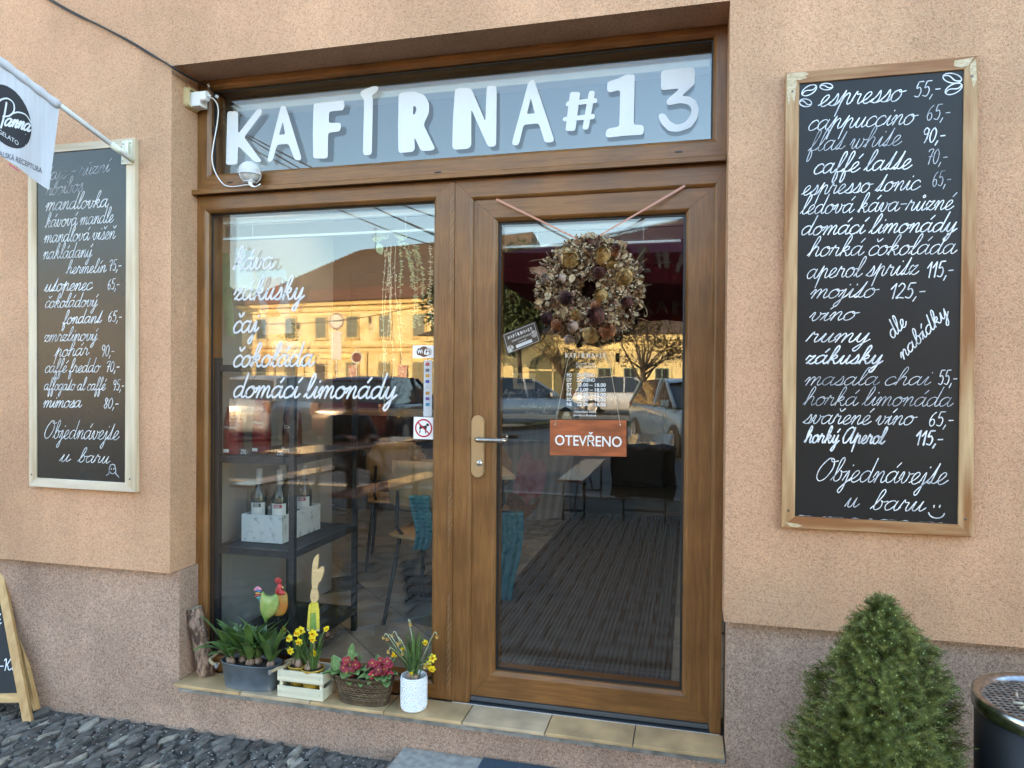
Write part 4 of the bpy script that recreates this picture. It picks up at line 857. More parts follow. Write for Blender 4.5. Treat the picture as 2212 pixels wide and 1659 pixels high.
xm = PZ(1046, 1637, stz).x; mb = MB(); mb.bbox(xm, .0, -.7, YP - .012, stz, stz + .009, .003); mb.build('mat', mat('blue grey felt mat', (.035, .06, .085), .95, var=.3, vscale=300, bump=.6, bscale=600, bdist=.001), dm)
# ================================================================== plants and things on the sill
M_leafd = mat('strap leaf', (.06, .12, .03), .38, col2=(.13, .22, .06), vscale=14)
M_leafs = mat('narrow leaf', (.05, .10, .03), .42, col2=(.11, .19, .05), vscale=20)
M_prim = mat('primrose leaf', (.10, .18, .05), .5, col2=(.19, .29, .10), vscale=120, detail=2, bump=.9, bscale=130, bdist=.004)
M_soil = mat('potting soil', (.02, .012, .008), .95, bump=1, bscale=200, bdist=.006, col2=(.05, .032, .02), vscale=150)
M_bulb = mat('bulb skin', (.17, .09, .06), .5, col2=(.34, .22, .15), vscale=40, stretch=(3, 3, .5))
M_yel = mat('daffodil petal', (.78, .60, .02), .5); M_org = mat('daffodil trumpet', (.80, .42, .01), .5); M_wilt = mat('withered petal', (.62, .36, .08), .6, col2=(.75, .55, .2), vscale=80)
M_stem = mat('green stem', (.12, .2, .05), .45); M_pal = mat('pale stem', (.35, .38, .22), .5)
def strap(mb, base, dirh, length, width, lift, droop, n=9, fold=.25, twist=0):
    """strap leaf: leaves base upward and bends over toward dirh"""
    d = Vector((cos(dirh), sin(dirh), 0)); side0 = Vector((-d.y, d.x, 0)); p = Vector(base); a = lift; vs = []; stp = length / n
    for i in range(n + 1):
        t = i / n; w = width * (min(1, .55 + 1.5 * t) if t < .6 else max(.04, 1 - ((t - .6) / .4) ** 2.2)) * .5
        dv = d * cos(a) + Vector((0, 0, 1)) * sin(a); up = (-d * sin(a) + Vector((0, 0, 1)) * cos(a)); side = (side0 * cos(twist * t) + up * sin(twist * t))
        vs += [p + side * w + up * w * fold, p - up * w * fold * .3, p - side * w + up * w * fold]
        p = p + dv * stp; a -= droop / n * (0.5 + t)
    mb.add(vs, [(3 * i + k, 3 * i + k + 1, 3 * i + 4 + k, 3 * i + 3 + k) for i in range(n) for k in (0, 1)])
def stalk(mb, p0, p1, r, bend=None, n=6):
    b = bend or (Vector(p0) + Vector(p1)) / 2; mb.tube(smooth_path([tuple(p0), tuple(b), tuple(p1)], 5), r, n)
def daffodil(parent, c, facing, r, wilt=False, name='flower'):
    """six petals and a frilled trumpet"""
    f = Vector(facing).normalized(); a = f.orthogonal().normalized(); b = f.cross(a); c = Vector(c); mb = MB(); mb.smooth = True
    m1 = M_wilt if wilt else M_yel
    for k in range(6):
        t = 2 * pi * k / 6 + rnd.uniform(-.12, .12); e = a * cos(t) + b * sin(t); s = f.cross(e); bk = rnd.uniform(-.25, .25) if not wilt else rnd.uniform(.2, .9)
        L_ = r * rnd.uniform(.85, 1.1) * (.6 if wilt else 1); w = r * (.34 if not wilt else .2)
        pts = []
        for q, ww in ((.1, .35), (.45, 1), (.75, .8), (1, .05)): pts += [c + e * L_ * q + s * w * ww + f * (bk * L_ * q * q), c + e * L_ * q - f * .0012 + f * (bk * L_ * q * q), c + e * L_ * q - s * w * ww + f * (bk * L_ * q * q)]
        mb.add(pts, [(3 * i + j, 3 * i + j + 1, 3 * i + 4 + j, 3 * i + 3 + j) for i in range(3) for j in (0, 1)])
    mb.cur = 1; R3 = Matrix((a, b, f)).transposed(); n = 18; prof = [(.16, 0), (.2, .25), (.24, .5), (.33, .62)]
    vs = []
    for q, (pr, ph) in enumerate(prof):
        for k in range(n):
            rad = r * pr * (1 + (.12 * sin(k * 2.1 * pi) if q == 3 else 0) + (rnd.uniform(-.1, .1) if q == 3 else 0)); vs.append(c + R3 @ Vector((rad * cos(2 * pi * k / n), rad * sin(2 * pi * k / n), r * ph * (1.0 if not wilt else .8))))
    mb.add(vs, [(i * n + k, i * n + (k + 1) % n, (i + 1) * n + (k + 1) % n, (i + 1) * n + k) for i in range(3) for k in range(n)])
    return mb.build(name, [m1, M_org if not wilt else M_wilt], parent, fix=False)

ZT_ = .0112                                       # top of the sill tiles
# ---- zinc tub with hyacinth bulbs
def oval(c, rx0, ry0, rx1, ry1, z0, z1, wall=.002, n=48, lip=.003):
    mb = MB(); mb.smooth = True; vs = []; prof = [(0, 0, z0)]
    P_ = [(rx0, ry0, z0), (rx0 * 1.012, ry0 * 1.012, z0 + .003), (rx0, ry0, z0 + .005), (rx1, ry1, z1 - .004), (rx1 + lip, ry1 + lip, z1 - .002), (rx1 + lip, ry1 + lip, z1), (rx1 - .001, ry1 - .001, z1 + .0005), (rx1 - wall, ry1 - wall, z1 - .004), (rx0 - wall, ry0 - wall, z0 + .02)]
    for rx, ry, z in P_:
        for k in range(n):
            t = 2 * pi * k / n; cx_, sx_ = cos(t), sin(t); e = .75
            vs.append((c[0] + rx * abs(cx_) ** e * (1 if cx_ > 0 else -1), c[1] + ry * abs(sx_) ** e * (1 if sx_ > 0 else -1), z))
    m = len(P_); mb.add(vs, [(i * n + k, i * n + (k + 1) % n, (i + 1) * n + (k + 1) % n, (i + 1) * n + k) for i in range(m - 1) for k in range(n)] + [tuple(range(n - 1, -1, -1))])
    return mb
def soil_disc(c, rx, ry, z, parent, n=24, rough=.006):
    mb = MB(); vs = [(c[0], c[1], z + .006)]
    for i in range(1, 7):
        for k in range(n): t = 2 * pi * k / n; vs.append((c[0] + rx * i / 6 * cos(t), c[1] + ry * i / 6 * sin(t), z + rnd.uniform(-rough, rough)))
    mb.add(vs, [(0, 1 + k, 1 + (k + 1) % n) for k in range(n)] + [(1 + (i - 1) * n + k, 1 + i * n + k, 1 + i * n + (k + 1) % n, 1 + (i - 1) * n + (k + 1) % n) for i in range(1, 6) for k in range(n)])
    return mb.build('soil', M_soil, parent)
pL, pR = P(484, 1470, -.095), P(600, 1470, -.095); zc = PZ(545, 1489, ZT_)
tc = Vector(((pL.x + pR.x) / 2, -.088, 0)); rx = (P(602, 1440, -.09).x - P(479, 1440, -.09).x) / 2; zt_ = P(540, 1437, -.135).z
tub = thing('zinc_tub', 'oval zinc tub with rope handles planted with strap leaves', 'planter', (tc.x, tc.y, ZT_))
M_zinc = mat('dull zinc', (.17, .20, .23), .42, metal=.55, var=.25, vscale=9); M_zincb = mat('bright zinc', (.42, .43, .44), .35, metal=.7, var=.2, vscale=20)
oval(tc, rx * .86, .050, rx - .003, .060, ZT_, zt_).build('body', M_zinc, tub)
soil_disc(tc, rx * .93, .055, zt_ - .014, tub)
M_rope = mat('hemp rope', (.40, .30, .18), .9, bump=1, bscale=400, bdist=.002)
for sx in (-1, 1):
    mb = MB(); mb.smooth = True; x = tc.x + sx * (rx - .010)
    pp = smooth_path([(x, tc.y - .045, zt_ - .012), (x + sx * .012, tc.y - .062, zt_ - .006), (x + sx * .035, tc.y - .055, zt_ + .006), (x + sx * .052, tc.y - .01, zt_ + .002), (x + sx * .045, tc.y + .03, zt_ + .008), (x + sx * .006, tc.y + .04, zt_ - .008)], 10)
    for q in range(3):
        mb.tube([Vector(p) + Vector((.0032 * cos(i * .55 + q * 2.1), .0018 * sin(i * .55 + q * 2.1), .0032 * sin(i * .55 + q * 2.1))) for i, p in enumerate(pp)], .0036, 6)
    mb.build('rope_handle', M_rope, tub)
    mb = MB(); mb.bbox(x - .006, x + .006, tc.y - .064, tc.y - .056, zt_ - .022, zt_ - .004, .0015); mb.build('handle_clip', M_zincb, tub)
rl = random.Random(5)
bulbs = [(-.062, .0, .9), (-.052, -.02, .5), (.0, -.012, 1.0), (.012, .014, .8), (.058, -.008, .9), (-.03, .012, .9)]
for k, (bx, by, sc) in enumerate(bulbs):
    b0 = Vector((tc.x + bx * rx / .082, tc.y + by, zt_ - .012))
    hy = thing('hyacinth_plant', ['hyacinth plant arching over the left rim of the zinc tub', 'short hyacinth plant at the left front of the zinc tub', 'hyacinth plant growing from the centre of the zinc tub', 'hyacinth plant behind the centre of the zinc tub', 'upright hyacinth plant at the right end of the zinc tub', 'hyacinth plant at the left back of the zinc tub'][k], 'plant', b0, 'hyacinths in the zinc tub')
    mb = MB(); mb.smooth = True; mb.lathe([(.004, -.01), (.016, -.004), (.019, .006), (.014, .018), (.006, .026), (.0, .03)], b0, 14); mb.build('bulb', M_bulb, hy)
    for q in range(11 if k != 1 else 7):
        a = 2 * pi * q / 11 + rl.uniform(-.3, .3) + k; L_ = rl.uniform(.17, .26) * sc
        if k in (0, 1) and cos(a) > .2: L_ *= .7
        out = rl.uniform(.3, 1.0); lift = pi / 2 - out * .75
        if sin(a) > .3: L_ = min(L_, .13); lift = pi / 2 - .2
        mb = MB(); mb.smooth = True; strap(mb, b0 + Vector((cos(a) * .006, sin(a) * .006, .02)), a, L_, rl.uniform(.028, .038), lift, out * rl.uniform(.6, 1.5), 10, .12); mb.build('leaf', M_leafd, hy, fix=False)

# ---- small log leaning in the corner
lg = thing('birch_log', 'short peeling birch log leaning in the left corner of the sill', 'log', P(443, 1448, -.05))
b0 = P(445, 1452, -.045); b0.z = ZT_; t0 = P(421, 1313, -.040)
mb = MB(); mb.smooth = True; n = 20; rings = 26; vs = []; r0 = (P(459, 1430, b0.y).x - P(429, 1430, b0.y).x) / 2
ax = (t0 - b0); axn = ax.normalized(); a_ = axn.orthogonal().normalized(); b_ = axn.cross(a_)
for i in range(rings + 1):
    t = i / rings; c = b0 + ax * t + Vector((.004 * sin(t * 5), .003 * cos(t * 4), 0)); rr_ = r0 * (1 + .06 * sin(t * 9) - .05 * t)
    for k in range(n):
        q = mnoise.noise(Vector((k * .9, i * .7, 3))) * .0035; vs.append(c + (a_ * cos(2 * pi * k / n) + b_ * sin(2 * pi * k / n)) * (rr_ + q))
mb.add(vs, [(i * n + k, i * n + (k + 1) % n, (i + 1) * n + (k + 1) % n, (i + 1) * n + k) for i in range(rings) for k in range(n)])
mb.build('bark', mat('birch bark', (.085, .045, .03), .8, col2=(.36, .23, .16), vscale=1, detail=6, stretch=(50, 50, 28), ramp=(.42, .6), bump=.9, bscale=2.5, bdist=.008), lg)
mb = MB(); mb.smooth = False
mb.add([vs[rings * n + k] + axn * .0008 for k in range(n)], [tuple(range(n))]); mb.add([vs[k] for k in range(n)], [tuple(range(n - 1, -1, -1))]); mb.build('cut_end', mat('cut wood', (.45, .33, .2), .7, col2=(.6, .48, .34), vscale=60), lg, fix=False)
for k in range(30):
    t = rl.uniform(.03, .97); an = rl.uniform(0, 2 * pi); c = b0 + ax * t + (a_ * cos(an) + b_ * sin(an)) * r0 * 1.0; o_ = (a_ * cos(an) + b_ * sin(an)); s_ = axn.cross(o_)
    w, h, l = rl.uniform(.004, .009), rl.uniform(.003, .01), rl.uniform(.002, .007); mb = MB(); mb.add([c - s_ * w, c + s_ * w, c + s_ * w * .8 + axn * h + o_ * l, c - s_ * w * .7 + axn * h * 1.3 + o_ * l * .6], [(0, 1, 2, 3)])
    mb.build('bark_flake', mat('curled bark', (.45, .33, .26), .7) if k == 0 else bpy.data.materials['curled bark'], lg, fix=False)

# ---- cream crate with two pots of daffodils
M_cream = mat('cream painted pine', (.66, .60, .44), .6, var=.1, vscale=1, stretch=(3, 60, 60), bump=.3, bscale=4)
cFL, cFR = PZ(602, 1495, ZT_), PZ(700, 1512, ZT_); cBR = PZ(723, 1494, ZT_)
cx0 = P(600, 1490, -.145).x; cx1 = P(698, 1505, -.145).x; yf = -.148; yb = -.035
cr = thing('cream_crate', 'small cream slatted wooden crate holding two yellow pots', 'crate', ((cx0 + cx1) / 2, (yf + yb) / 2, ZT_))
hz = (P(650, 1452, yf).z - ZT_); sl = hz * .40
for z in (ZT_ + .002, ZT_ + hz - sl):
    for y in (yf, yb - .006):
        mb = MB(); mb.bbox(cx0, cx1, y, y + .006, z, z + sl, .0008); mb.build('slat', M_cream, cr)
    for x in (cx0 + .0062, cx1 - .0122):
        mb = MB(); mb.bbox(x - .006 if x < (cx0 + cx1) / 2 else x + .006, x if x < (cx0 + cx1) / 2 else x + .012, yf + .0062, yb - .0062, z, z + sl, .0008); mb.build('slat', M_cream, cr)
    for x in (cx0 + .012, cx1 - .014):
        mb = MB(); mb.cyl((x, yf - .0004, z + sl / 2), (x, yf + .001, z + sl / 2), .0018, n=8); mb.build('nail', M_screw, cr)
for x in (cx0 + .0065, cx1 - .0175):
    for y in (yf + .0065, yb - .0175):
        mb = MB(); mb.bbox(x, x + .011, y, y + .011, ZT_, ZT_ + hz + .001, .0008); mb.build('corner_post', M_cream, cr)
mb = MB(); mb.box(cx0 + .007, cx1 - .007, yf + .007, yb - .007, ZT_ + .001, ZT_ + .005); mb.build('bottom', M_cream, cr)
def daff_pot(label, c, r, flowers, seed, nl=36, hmax=.13):
    rz = random.Random(seed); zp = ZT_ + hz + .000
    t = thing('daffodil_pot', label, 'potted plant', (c[0], c[1], ZT_ + .005))
    mb = MB(); mb.smooth = True; mb.lathe([(r * .72, ZT_ + .0055), (r * .95, zp - .004), (r * .98, zp), (r * 1.04, zp + .001), (r * 1.04, zp + .006), (r * .95, zp + .006), (r * .93, zp - .004)], (c[0], c[1], 0), 28); mb.build('pot', mat('mustard pot', (.40, .24, .03), .5, var=.15, vscale=30) if 'mustard pot' not in bpy.data.materials else bpy.data.materials['mustard pot'], t)
    soil_disc(c, r * .92, r * .92, zp - .002, t, 14, .003)
    for q in range(4):
        an = rz.uniform(0, 6.28); b = Vector((c[0] + cos(an) * r * .45, c[1] + sin(an) * r * .45, zp - .002)); mb = MB(); mb.smooth = True
        mb.lathe([(.006, 0), (.014, .006), (.013, .016), (.006, .03), (.003, .04)], b, 10); mb.build('bulb', M_bulb, t)
    for q in range(nl):
        an = rz.uniform(0, 6.28); rr_ = r * rz.uniform(.05, .55); b = Vector((c[0] + cos(an) * rr_, c[1] + sin(an) * rr_, zp + .005)); out = rz.uniform(.05, .65)
        mb = MB(); mb.smooth = True; L_ = rz.uniform(.6, 1.05) * hmax; an2 = an + rz.uniform(-.5, .5)
        if sin(an2) > 0 : out *= .4
        strap(mb, b, an2, L_, rz.uniform(.005, .0085), pi / 2 - out * .6, out * rz.uniform(.2, 1.2), 7, .5); mb.build('leaf', M_leafs, t, fix=False)
    for (px, py, Y, fx, fz, sz, w) in flowers:
        f = P(px, py, Y); b = Vector((c[0] + rz.uniform(-.3, .3) * r, c[1] + rz.uniform(-.3, .3) * r, zp + .01)); mb = MB(); mb.smooth = True
        bk = f - Vector((fx, -1, fz)).normalized() * .012
        stalk(mb, b, bk, .0018, (b + f) / 2 + Vector((rz.uniform(-.01, .01), .008, .03))); mb.build('stem', M_stem, t)
        daffodil(t, f, (fx, -1, fz), sz, w)
    return t
mx = (cx0 + cx1) / 2; my = (yf + yb) / 2
rp = (cx1 - cx0) * .225
daff_pot('yellow pot of daffodils in the left half of the cream crate', (mx - .038, my + .004), rp, [(642, 1367, -.10, -.3, .1, .020, 0), (650, 1362, -.085, .3, .2, .019, 0), (625, 1379, -.11, -.2, .2, .018, 0), (646, 1387, -.12, 0, .0, .018, 0), (627, 1406, -.125, .2, .1, .016, 0), (612, 1361, -.09, -.9, 0, .018, 0)], 6)
daff_pot('yellow pot of daffodils in the right half of the cream crate', (mx + .032, my - .014), rp, [(676, 1369, -.105, .1, .1, .021, 0), (675, 1381, -.115, 0, -.1, .017, 0), (705, 1358, -.09, .9, 0, .014, 0), (678, 1410, -.13, -.2, -.3, .019, 0)], 7, nl=44)
bt = thing('rooster_stake', 'painted metal rooster garden stake, green and red, behind the zinc tub', 'ornament', P(588, 1400, -.06))
# ---- rooster: two leaf-shaped body halves meeting in a keel, neck, comb, tail
YR = -.06
def rw(x, y): return P(x * .1488 + 493.8, y * .1488 + 1124.7, YR)
M_rg = mat('rooster green paint', (.16, .27, .06), .45, col2=(.36, .38, .13), vscale=14, ramp=(.4, .6)); M_rr = mat('rooster red paint', (.40, .03, .03), .45, var=.2, vscale=60); M_ro = mat('rooster orange paint', (.38, .13, .025), .45, col2=(.30, .22, .05), vscale=20)
def bulge(poly, depth, y0, m, name, parent, ctr=None):
    mb = MB(); mb.smooth = True; pts = [rw(x, y) for x, y in poly]; c = sum(pts, Vector()) / len(pts) if ctr is None else rw(*ctr); n = len(pts); vs = []
    for q, dd in ((1, 0), (.85, .55), (.6, .85), (.3, .98)): vs += [c + (p - c) * q + Vector((0, y0 - depth * dd, 0)) for p in pts]
    vs.append(c + Vector((0, y0 - depth, 0))); mb.add(vs, [(i * n + k, i * n + (k + 1) % n, (i + 1) * n + (k + 1) % n, (i + 1) * n + k) for i in range(3) for k in range(n)] + [(3 * n + k, 3 * n + (k + 1) % n, 4 * n) for k in range(n)])
    vs2 = [c + (p - c) * q + Vector((0, y0 + depth * dd * .8, 0)) for q, dd in ((1, 0), (.6, .8)) for p in pts] + [c + Vector((0, y0 + depth, 0))]
    mb.add(vs2, [(k, (k + 1) % n, n + (k + 1) % n, n + k) for k in range(n)] + [(n + k, n + (k + 1) % n, 2 * n) for k in range(n)])
    return mb.build(name, m, parent)
front = smooth_path([(495, 1020), (550, 1075), (640, 1080), (690, 1050), (730, 1060), (745, 1130), (745, 1200), (720, 1290), (650, 1380), (570, 1440), (545, 1490), (520, 1430), (480, 1340), (462, 1230), (465, 1120)], 3, True)
back = smooth_path([(700, 1040), (760, 1020), (820, 1040), (845, 1100), (850, 1240), (820, 1340), (760, 1395), (690, 1400), (650, 1380), (720, 1280), (745, 1180), (735, 1080)], 3, True)
bulge(back, .012, .006, M_ro, 'breast', bt); bulge(front, .022, -.002, M_rg, 'body', bt)
bulge(smooth_path([(700, 1060), (690, 1020), (712, 940), (735, 905), (765, 905), (785, 935), (790, 990), (820, 1040), (765, 1080)], 3, True), .012, -.004, M_rr, 'neck', bt)
bulge(smooth_path([(760, 1010), (800, 1000), (840, 1020), (843, 1050), (810, 1065), (770, 1060)], 3, True), .008, -.012, M_rr, 'wattle', bt)
for k, (p0, p1, w) in enumerate((((705, 910), (680, 850), 22), ((720, 900), (700, 830), 24), ((738, 900), (730, 828), 24), ((752, 905), (760, 850), 20))):
    bulge(smooth_path([(p0[0] - w / 2, p0[1]), (p1[0] - w * .6, p1[1] + 10), (p1[0], p1[1] - 8), (p1[0] + w * .6, p1[1] + 10), (p0[0] + w / 2, p0[1])], 2, True), .004, 0, M_rr, 'comb', bt)
bulge([(785, 940), (818, 970), (790, 975)], .003, -.006, mat('rooster beak', (.6, .45, .15), .5), 'beak', bt)
for k, (poly, col) in enumerate((([(490, 1010), (455, 965), (415, 955), (375, 985), (368, 1030), (400, 1000), (440, 1000)], (.55, .2, .28)), ([(480, 1045), (440, 1005), (400, 1005), (385, 1030), (430, 1025)], (.05, .2, .4)), ([(475, 1065), (430, 1040), (395, 1045), (380, 1062), (430, 1070)], (.6, .3, .06)), ([(470, 1085), (420, 1070), (380, 1090), (366, 1115), (420, 1100)], (.4, .05, .06)), ([(465, 1110), (420, 1105), (390, 1130), (440, 1140)], (.1, .35, .3)), ([(465, 1130), (430, 1145), (430, 1175), (462, 1165)], (.06, .25, .45)))):
    bulge(smooth_path(poly, 3, True), .003, .001 * k, mat('tail paint %d' % k, col, .45), 'tail_feather', bt)
for x, y in ((560, 1105), (650, 1195), (550, 1225), (485, 1195), (625, 1345), (520, 1360), (735, 1108), (828, 1172), (752, 1262), (808, 1322), (655, 1120)):
    p = rw(x, y); mb = MB(); mb.ball(p + Vector((0, -.0215 if x < 740 else -.008, 0)), .0013, 8); mb.build('painted_dot', M_ink, bt)
mb = MB(); mb.ball(rw(732, 948) + Vector((0, -.0155, 0)), .0017, 8); mb.build('eye', M_ink, bt)
mb = MB(); mb.tube([rw(722, 1390), rw(722, 1500), rw(722, 1800)], .002, 6); mb.build('stake', M_blackm, bt)
# ---- rabbit
rb = thing('rabbit_stake', 'flat wooden rabbit garden stake in a yellow coat and green trousers', 'ornament', P(680, 1450, -.045))
YR = -.045; th = .009
def rabbit_part(name, poly, m, y, t, k=3, sm=True):
    q = smooth_path(poly, k, True) if sm else poly; mb = MB(); pts = [rw(x, y_) for x, y_ in q]
    mb.prism([(p.x, p.z) for p in pts], lambda u, v, h: (u, YR + y + h, v), t); return mb.build(name, m, rb)
M_rw = mat('pale varnished wood', (.58, .40, .20), .5, var=.1, vscale=1, stretch=(4, 4, 90)); M_ry = mat('yellow stain', (.62, .52, .07), .5, var=.08, vscale=1, stretch=(4, 4, 90)); M_rgn = mat('green stain', (.17, .29, .07), .5, var=.1, vscale=60)
rabbit_part('head_and_ears', [(1212, 975), (1205, 900), (1208, 760), (1220, 620), (1245, 540), (1285, 490), (1300, 500), (1300, 560), (1292, 640), (1290, 715), (1330, 675), (1360, 668), (1378, 700), (1372, 770), (1345, 850), (1320, 895), (1310, 888), (1290, 950), (1275, 990), (1290, 1040), (1300, 1110), (1290, 1160), (1265, 1182), (1215, 1182), (1192, 1150), (1185, 1100), (1195, 1030)], M_rw, 0, th, 2)
rabbit_part('body', [(1198, 1184), (1275, 1184), (1290, 1230), (1305, 1600), (1175, 1600), (1185, 1230)], M_ry, -.001, th + .002, 1, False)
rabbit_part('trousers', [(1198, 1338), (1270, 1338), (1275, 1590), (1190, 1590)], M_rgn, -.0025, .003, 1, False)
for sgn, poly in ((0, [(1205, 1184), (1175, 1220), (1165, 1300), (1142, 1580), (1185, 1580), (1195, 1300)]), (1, [(1272, 1184), (1305, 1210), (1318, 1300), (1325, 1580), (1285, 1580), (1272, 1300)])):
    rabbit_part('arm', poly, M_ry, -.005, .005, 1, False); p = rw(1163 if not sgn else 1305, 1580)
    mb = MB(); mb.box(p.x - .0055, p.x + .0055, YR - .0052, YR, p.z - .005, p.z + .001); mb.build('hand', M_cream, rb)
mb = MB()
for x, y in ((1216, 990), (1257, 992)): p = rw(x, y); mb.ball(p + Vector((0, -.0003, 0)), .0016, 8, (.7, .5, 1.6))
mb.build('eye', M_ink, rb)
mb = MB(); mb.tube([rw(1222, 983) + Vector((0, -.0005, 0)), rw(1238, 978) + Vector((0, -.0005, 0)), rw(1254, 984) + Vector((0, -.0005, 0))], .0005, 5)
for y in (1098, 1112, 1126): mb.tube([rw(1230, y) + Vector((0, -.0005, 0)), rw(1246, y - 4) + Vector((0, -.0005, 0))], .0004, 5)
mb.build('face_paint', M_ink, rb)
mb = MB(); mb.tube([rw(1240, 1590), rw(1240, 1900)], .0025, 6); mb.build('stick', M_rw, rb)
wt = P(707, 1372, -.05); wcn = thing('toy_watering_can', 'tiny rusty metal watering can beside the wooden rabbit', 'ornament', wt)
M_rust = mat('rusty tin', (.09, .045, .025), .6, metal=.3, var=.3, vscale=100); mb = MB(); mb.smooth = True
mb.lathe([(.008, -.012), (.0095, .010), (.0085, .010), (.007, -.010)], wt, 14, M=Matrix.Rotation(.4, 3, 'Y')); mb.build('can', M_rust, wcn)
mb = MB(); mb.smooth = True; mb.tube([wt + Vector((.006, 0, -.008)), wt + Vector((.022, 0, -.006))], [.003, .002], 8); mb.lathe([(.0, 0), (.006, .001), (.006, .003)], wt + Vector((.022, 0, -.006)), 12, M=Matrix.Rotation(pi / 2, 3, 'Y')); mb.build('spout', M_rust, wcn)
mb = MB(); mb.smooth = True; mb.tube([wt + Vector((-.008 - .008 * sin(t), 0, .010 * cos(t))) for t in [pi * k / 10 for k in range(11)]], .001, 6); mb.build('handle', M_rust, wcn)

# ---- primroses in a brown embossed tin
zc_ = ZT_; xl, xr_ = P(727, 1490, -.1).x, P(846, 1505, -.1).x; pc_ = Vector(((xl + xr_) / 2, -.092, 0)); rxp = (P(850, 1480, -.1).x - P(724, 1480, -.1).x) / 2; zpt = P(790, 1468, -.145).z
pp = thing('brown_planter', 'oval brown embossed tin planter with crimson primroses', 'planter', (pc_.x, pc_.y, ZT_))
mb = oval(pc_, rxp * .8, .046, rxp - .003, .058, ZT_, zpt, n=72)
M_bt = mat('dark brown glazed tin', (.075, .045, .022), .3, var=.25, vscale=20)
mb.build('body', M_bt, pp)
mb = MB(); mb.smooth = True                       # raised rings wrapped round the side
def side(t, z):
    f = (z - ZT_) / (zpt - ZT_); rx_ = lerp(rxp * .8, rxp - .003, f) + .0006; ry_ = lerp(.046, .058, f) + .0006; c_, s_ = cos(t), sin(t); e = .75
    return Vector((pc_.x + rx_ * abs(c_) ** e * (1 if c_ > 0 else -1), pc_.y + ry_ * abs(s_) ** e * (1 if s_ > 0 else -1), z))
per = 2 * pi * .075; nrg = 15; rc = .017
for row in range(5):
    for k in range(nrg + 1):
        tt = pi + pi * (k + (row % 2) * .5) / nrg; z0 = ZT_ + .008 + (zpt - ZT_ - .016) * (row + .5) / 5
        pts = []
        for q in range(17):
            a = 2 * pi * q / 16; z = z0 + rc * .85 * sin(a); z = min(max(z, ZT_ + .003), zpt - .005); pts.append(side(tt + rc * cos(a) / .075, z))
        mb.tube(pts, .00095, 5)
em = mb.build('embossing', mat('worn brown relief', (.15, .10, .06), .25, var=.4, vscale=30), pp, fix=False)
soil_disc(pc_, rxp * .9, .052, zpt - .012, pp)
def oval_leaf(mb, base, az, L_, w, lift, droop, cup=.2, n=8, m_=4):
    d = Vector((cos(az), sin(az), 0)); s0_ = Vector((-d.y, d.x, 0)); p = Vector(base); a = lift; vs = []; m2 = 2 * m_ + 1
    for i in range(n + 1):
        t = i / n; ww = w * .5 * (sin(pi * min(1, .08 + .92 * t) ** .8) ** .7 if t < 1 else .02); up = -d * sin(a) + Vector((0, 0, 1)) * cos(a)
        for j in range(-m_, m_ + 1):
            q = j / m_; rip = .0016 * sin(t * 34 + abs(q) * 5) * (1 if abs(q) > .2 else 0) + rnd.uniform(-.0006, .0006); vs.append(p + s0_ * ww * q + up * (cup * ww * q * q + rip))
        p = p + (d * cos(a) + Vector((0, 0, 1)) * sin(a)) * (L_ / n); a -= droop / n
    mb.add(vs, [(i * m2 + j, i * m2 + j + 1, (i + 1) * m2 + j + 1, (i + 1) * m2 + j) for i in range(n) for j in range(m2 - 1)])
def primrose_flower(parent, c, f, r, col):
    f = Vector(f).normalized(); a = f.orthogonal().normalized(); b = f.cross(a); mb = MB(); mb.smooth = True; c = Vector(c); off = rnd.uniform(0, 1)
    for k in range(5):
        t0_ = 2 * pi * k / 5 + off; vs = [c]; N_ = 7
        for q in range(N_):
            u = -1 + 2 * q / (N_ - 1); t = t0_ + u * .62; rad = r * (1 - .10 * (abs(u) < .2) - .22 * abs(u) ** 2.2) * rnd.uniform(.95, 1.05)
            e = a * cos(t) + b * sin(t); vs += [c + e * rad * .55 + f * (.0012 + .0004 * k), c + e * rad + f * (rnd.uniform(-.002, .003) + .0004 * k)]
        mb.add(vs, [(0, 1 + 2 * q, 3 + 2 * q) for q in range(N_ - 1)] + [(1 + 2 * q, 2 + 2 * q, 4 + 2 * q, 3 + 2 * q) for q in range(N_ - 1)])
    mb.cur = 1; mb.add([c + (a * cos(t) + b * sin(t)) * r * (.22 if k % 2 else .14) + f * .0034 for k, t in enumerate([2 * pi * k / 10 for k in range(10)])], [tuple(range(10))])
    mb.build('flower', [col, M_pe], parent, fix=False)
M_pc = [mat('crimson petal %d' % k, c, .5, var=.15, vscale=60) for k, c in enumerate(((.26, .004, .018), (.36, .010, .035), (.17, .003, .012)))]; M_pe = mat('yellow eye', (.6, .42, .05), .5)
def pw(x, y, Y=-.1): return P((1280 + x * .3361) * S_, (2500 + y * .3361) * S_, Y)
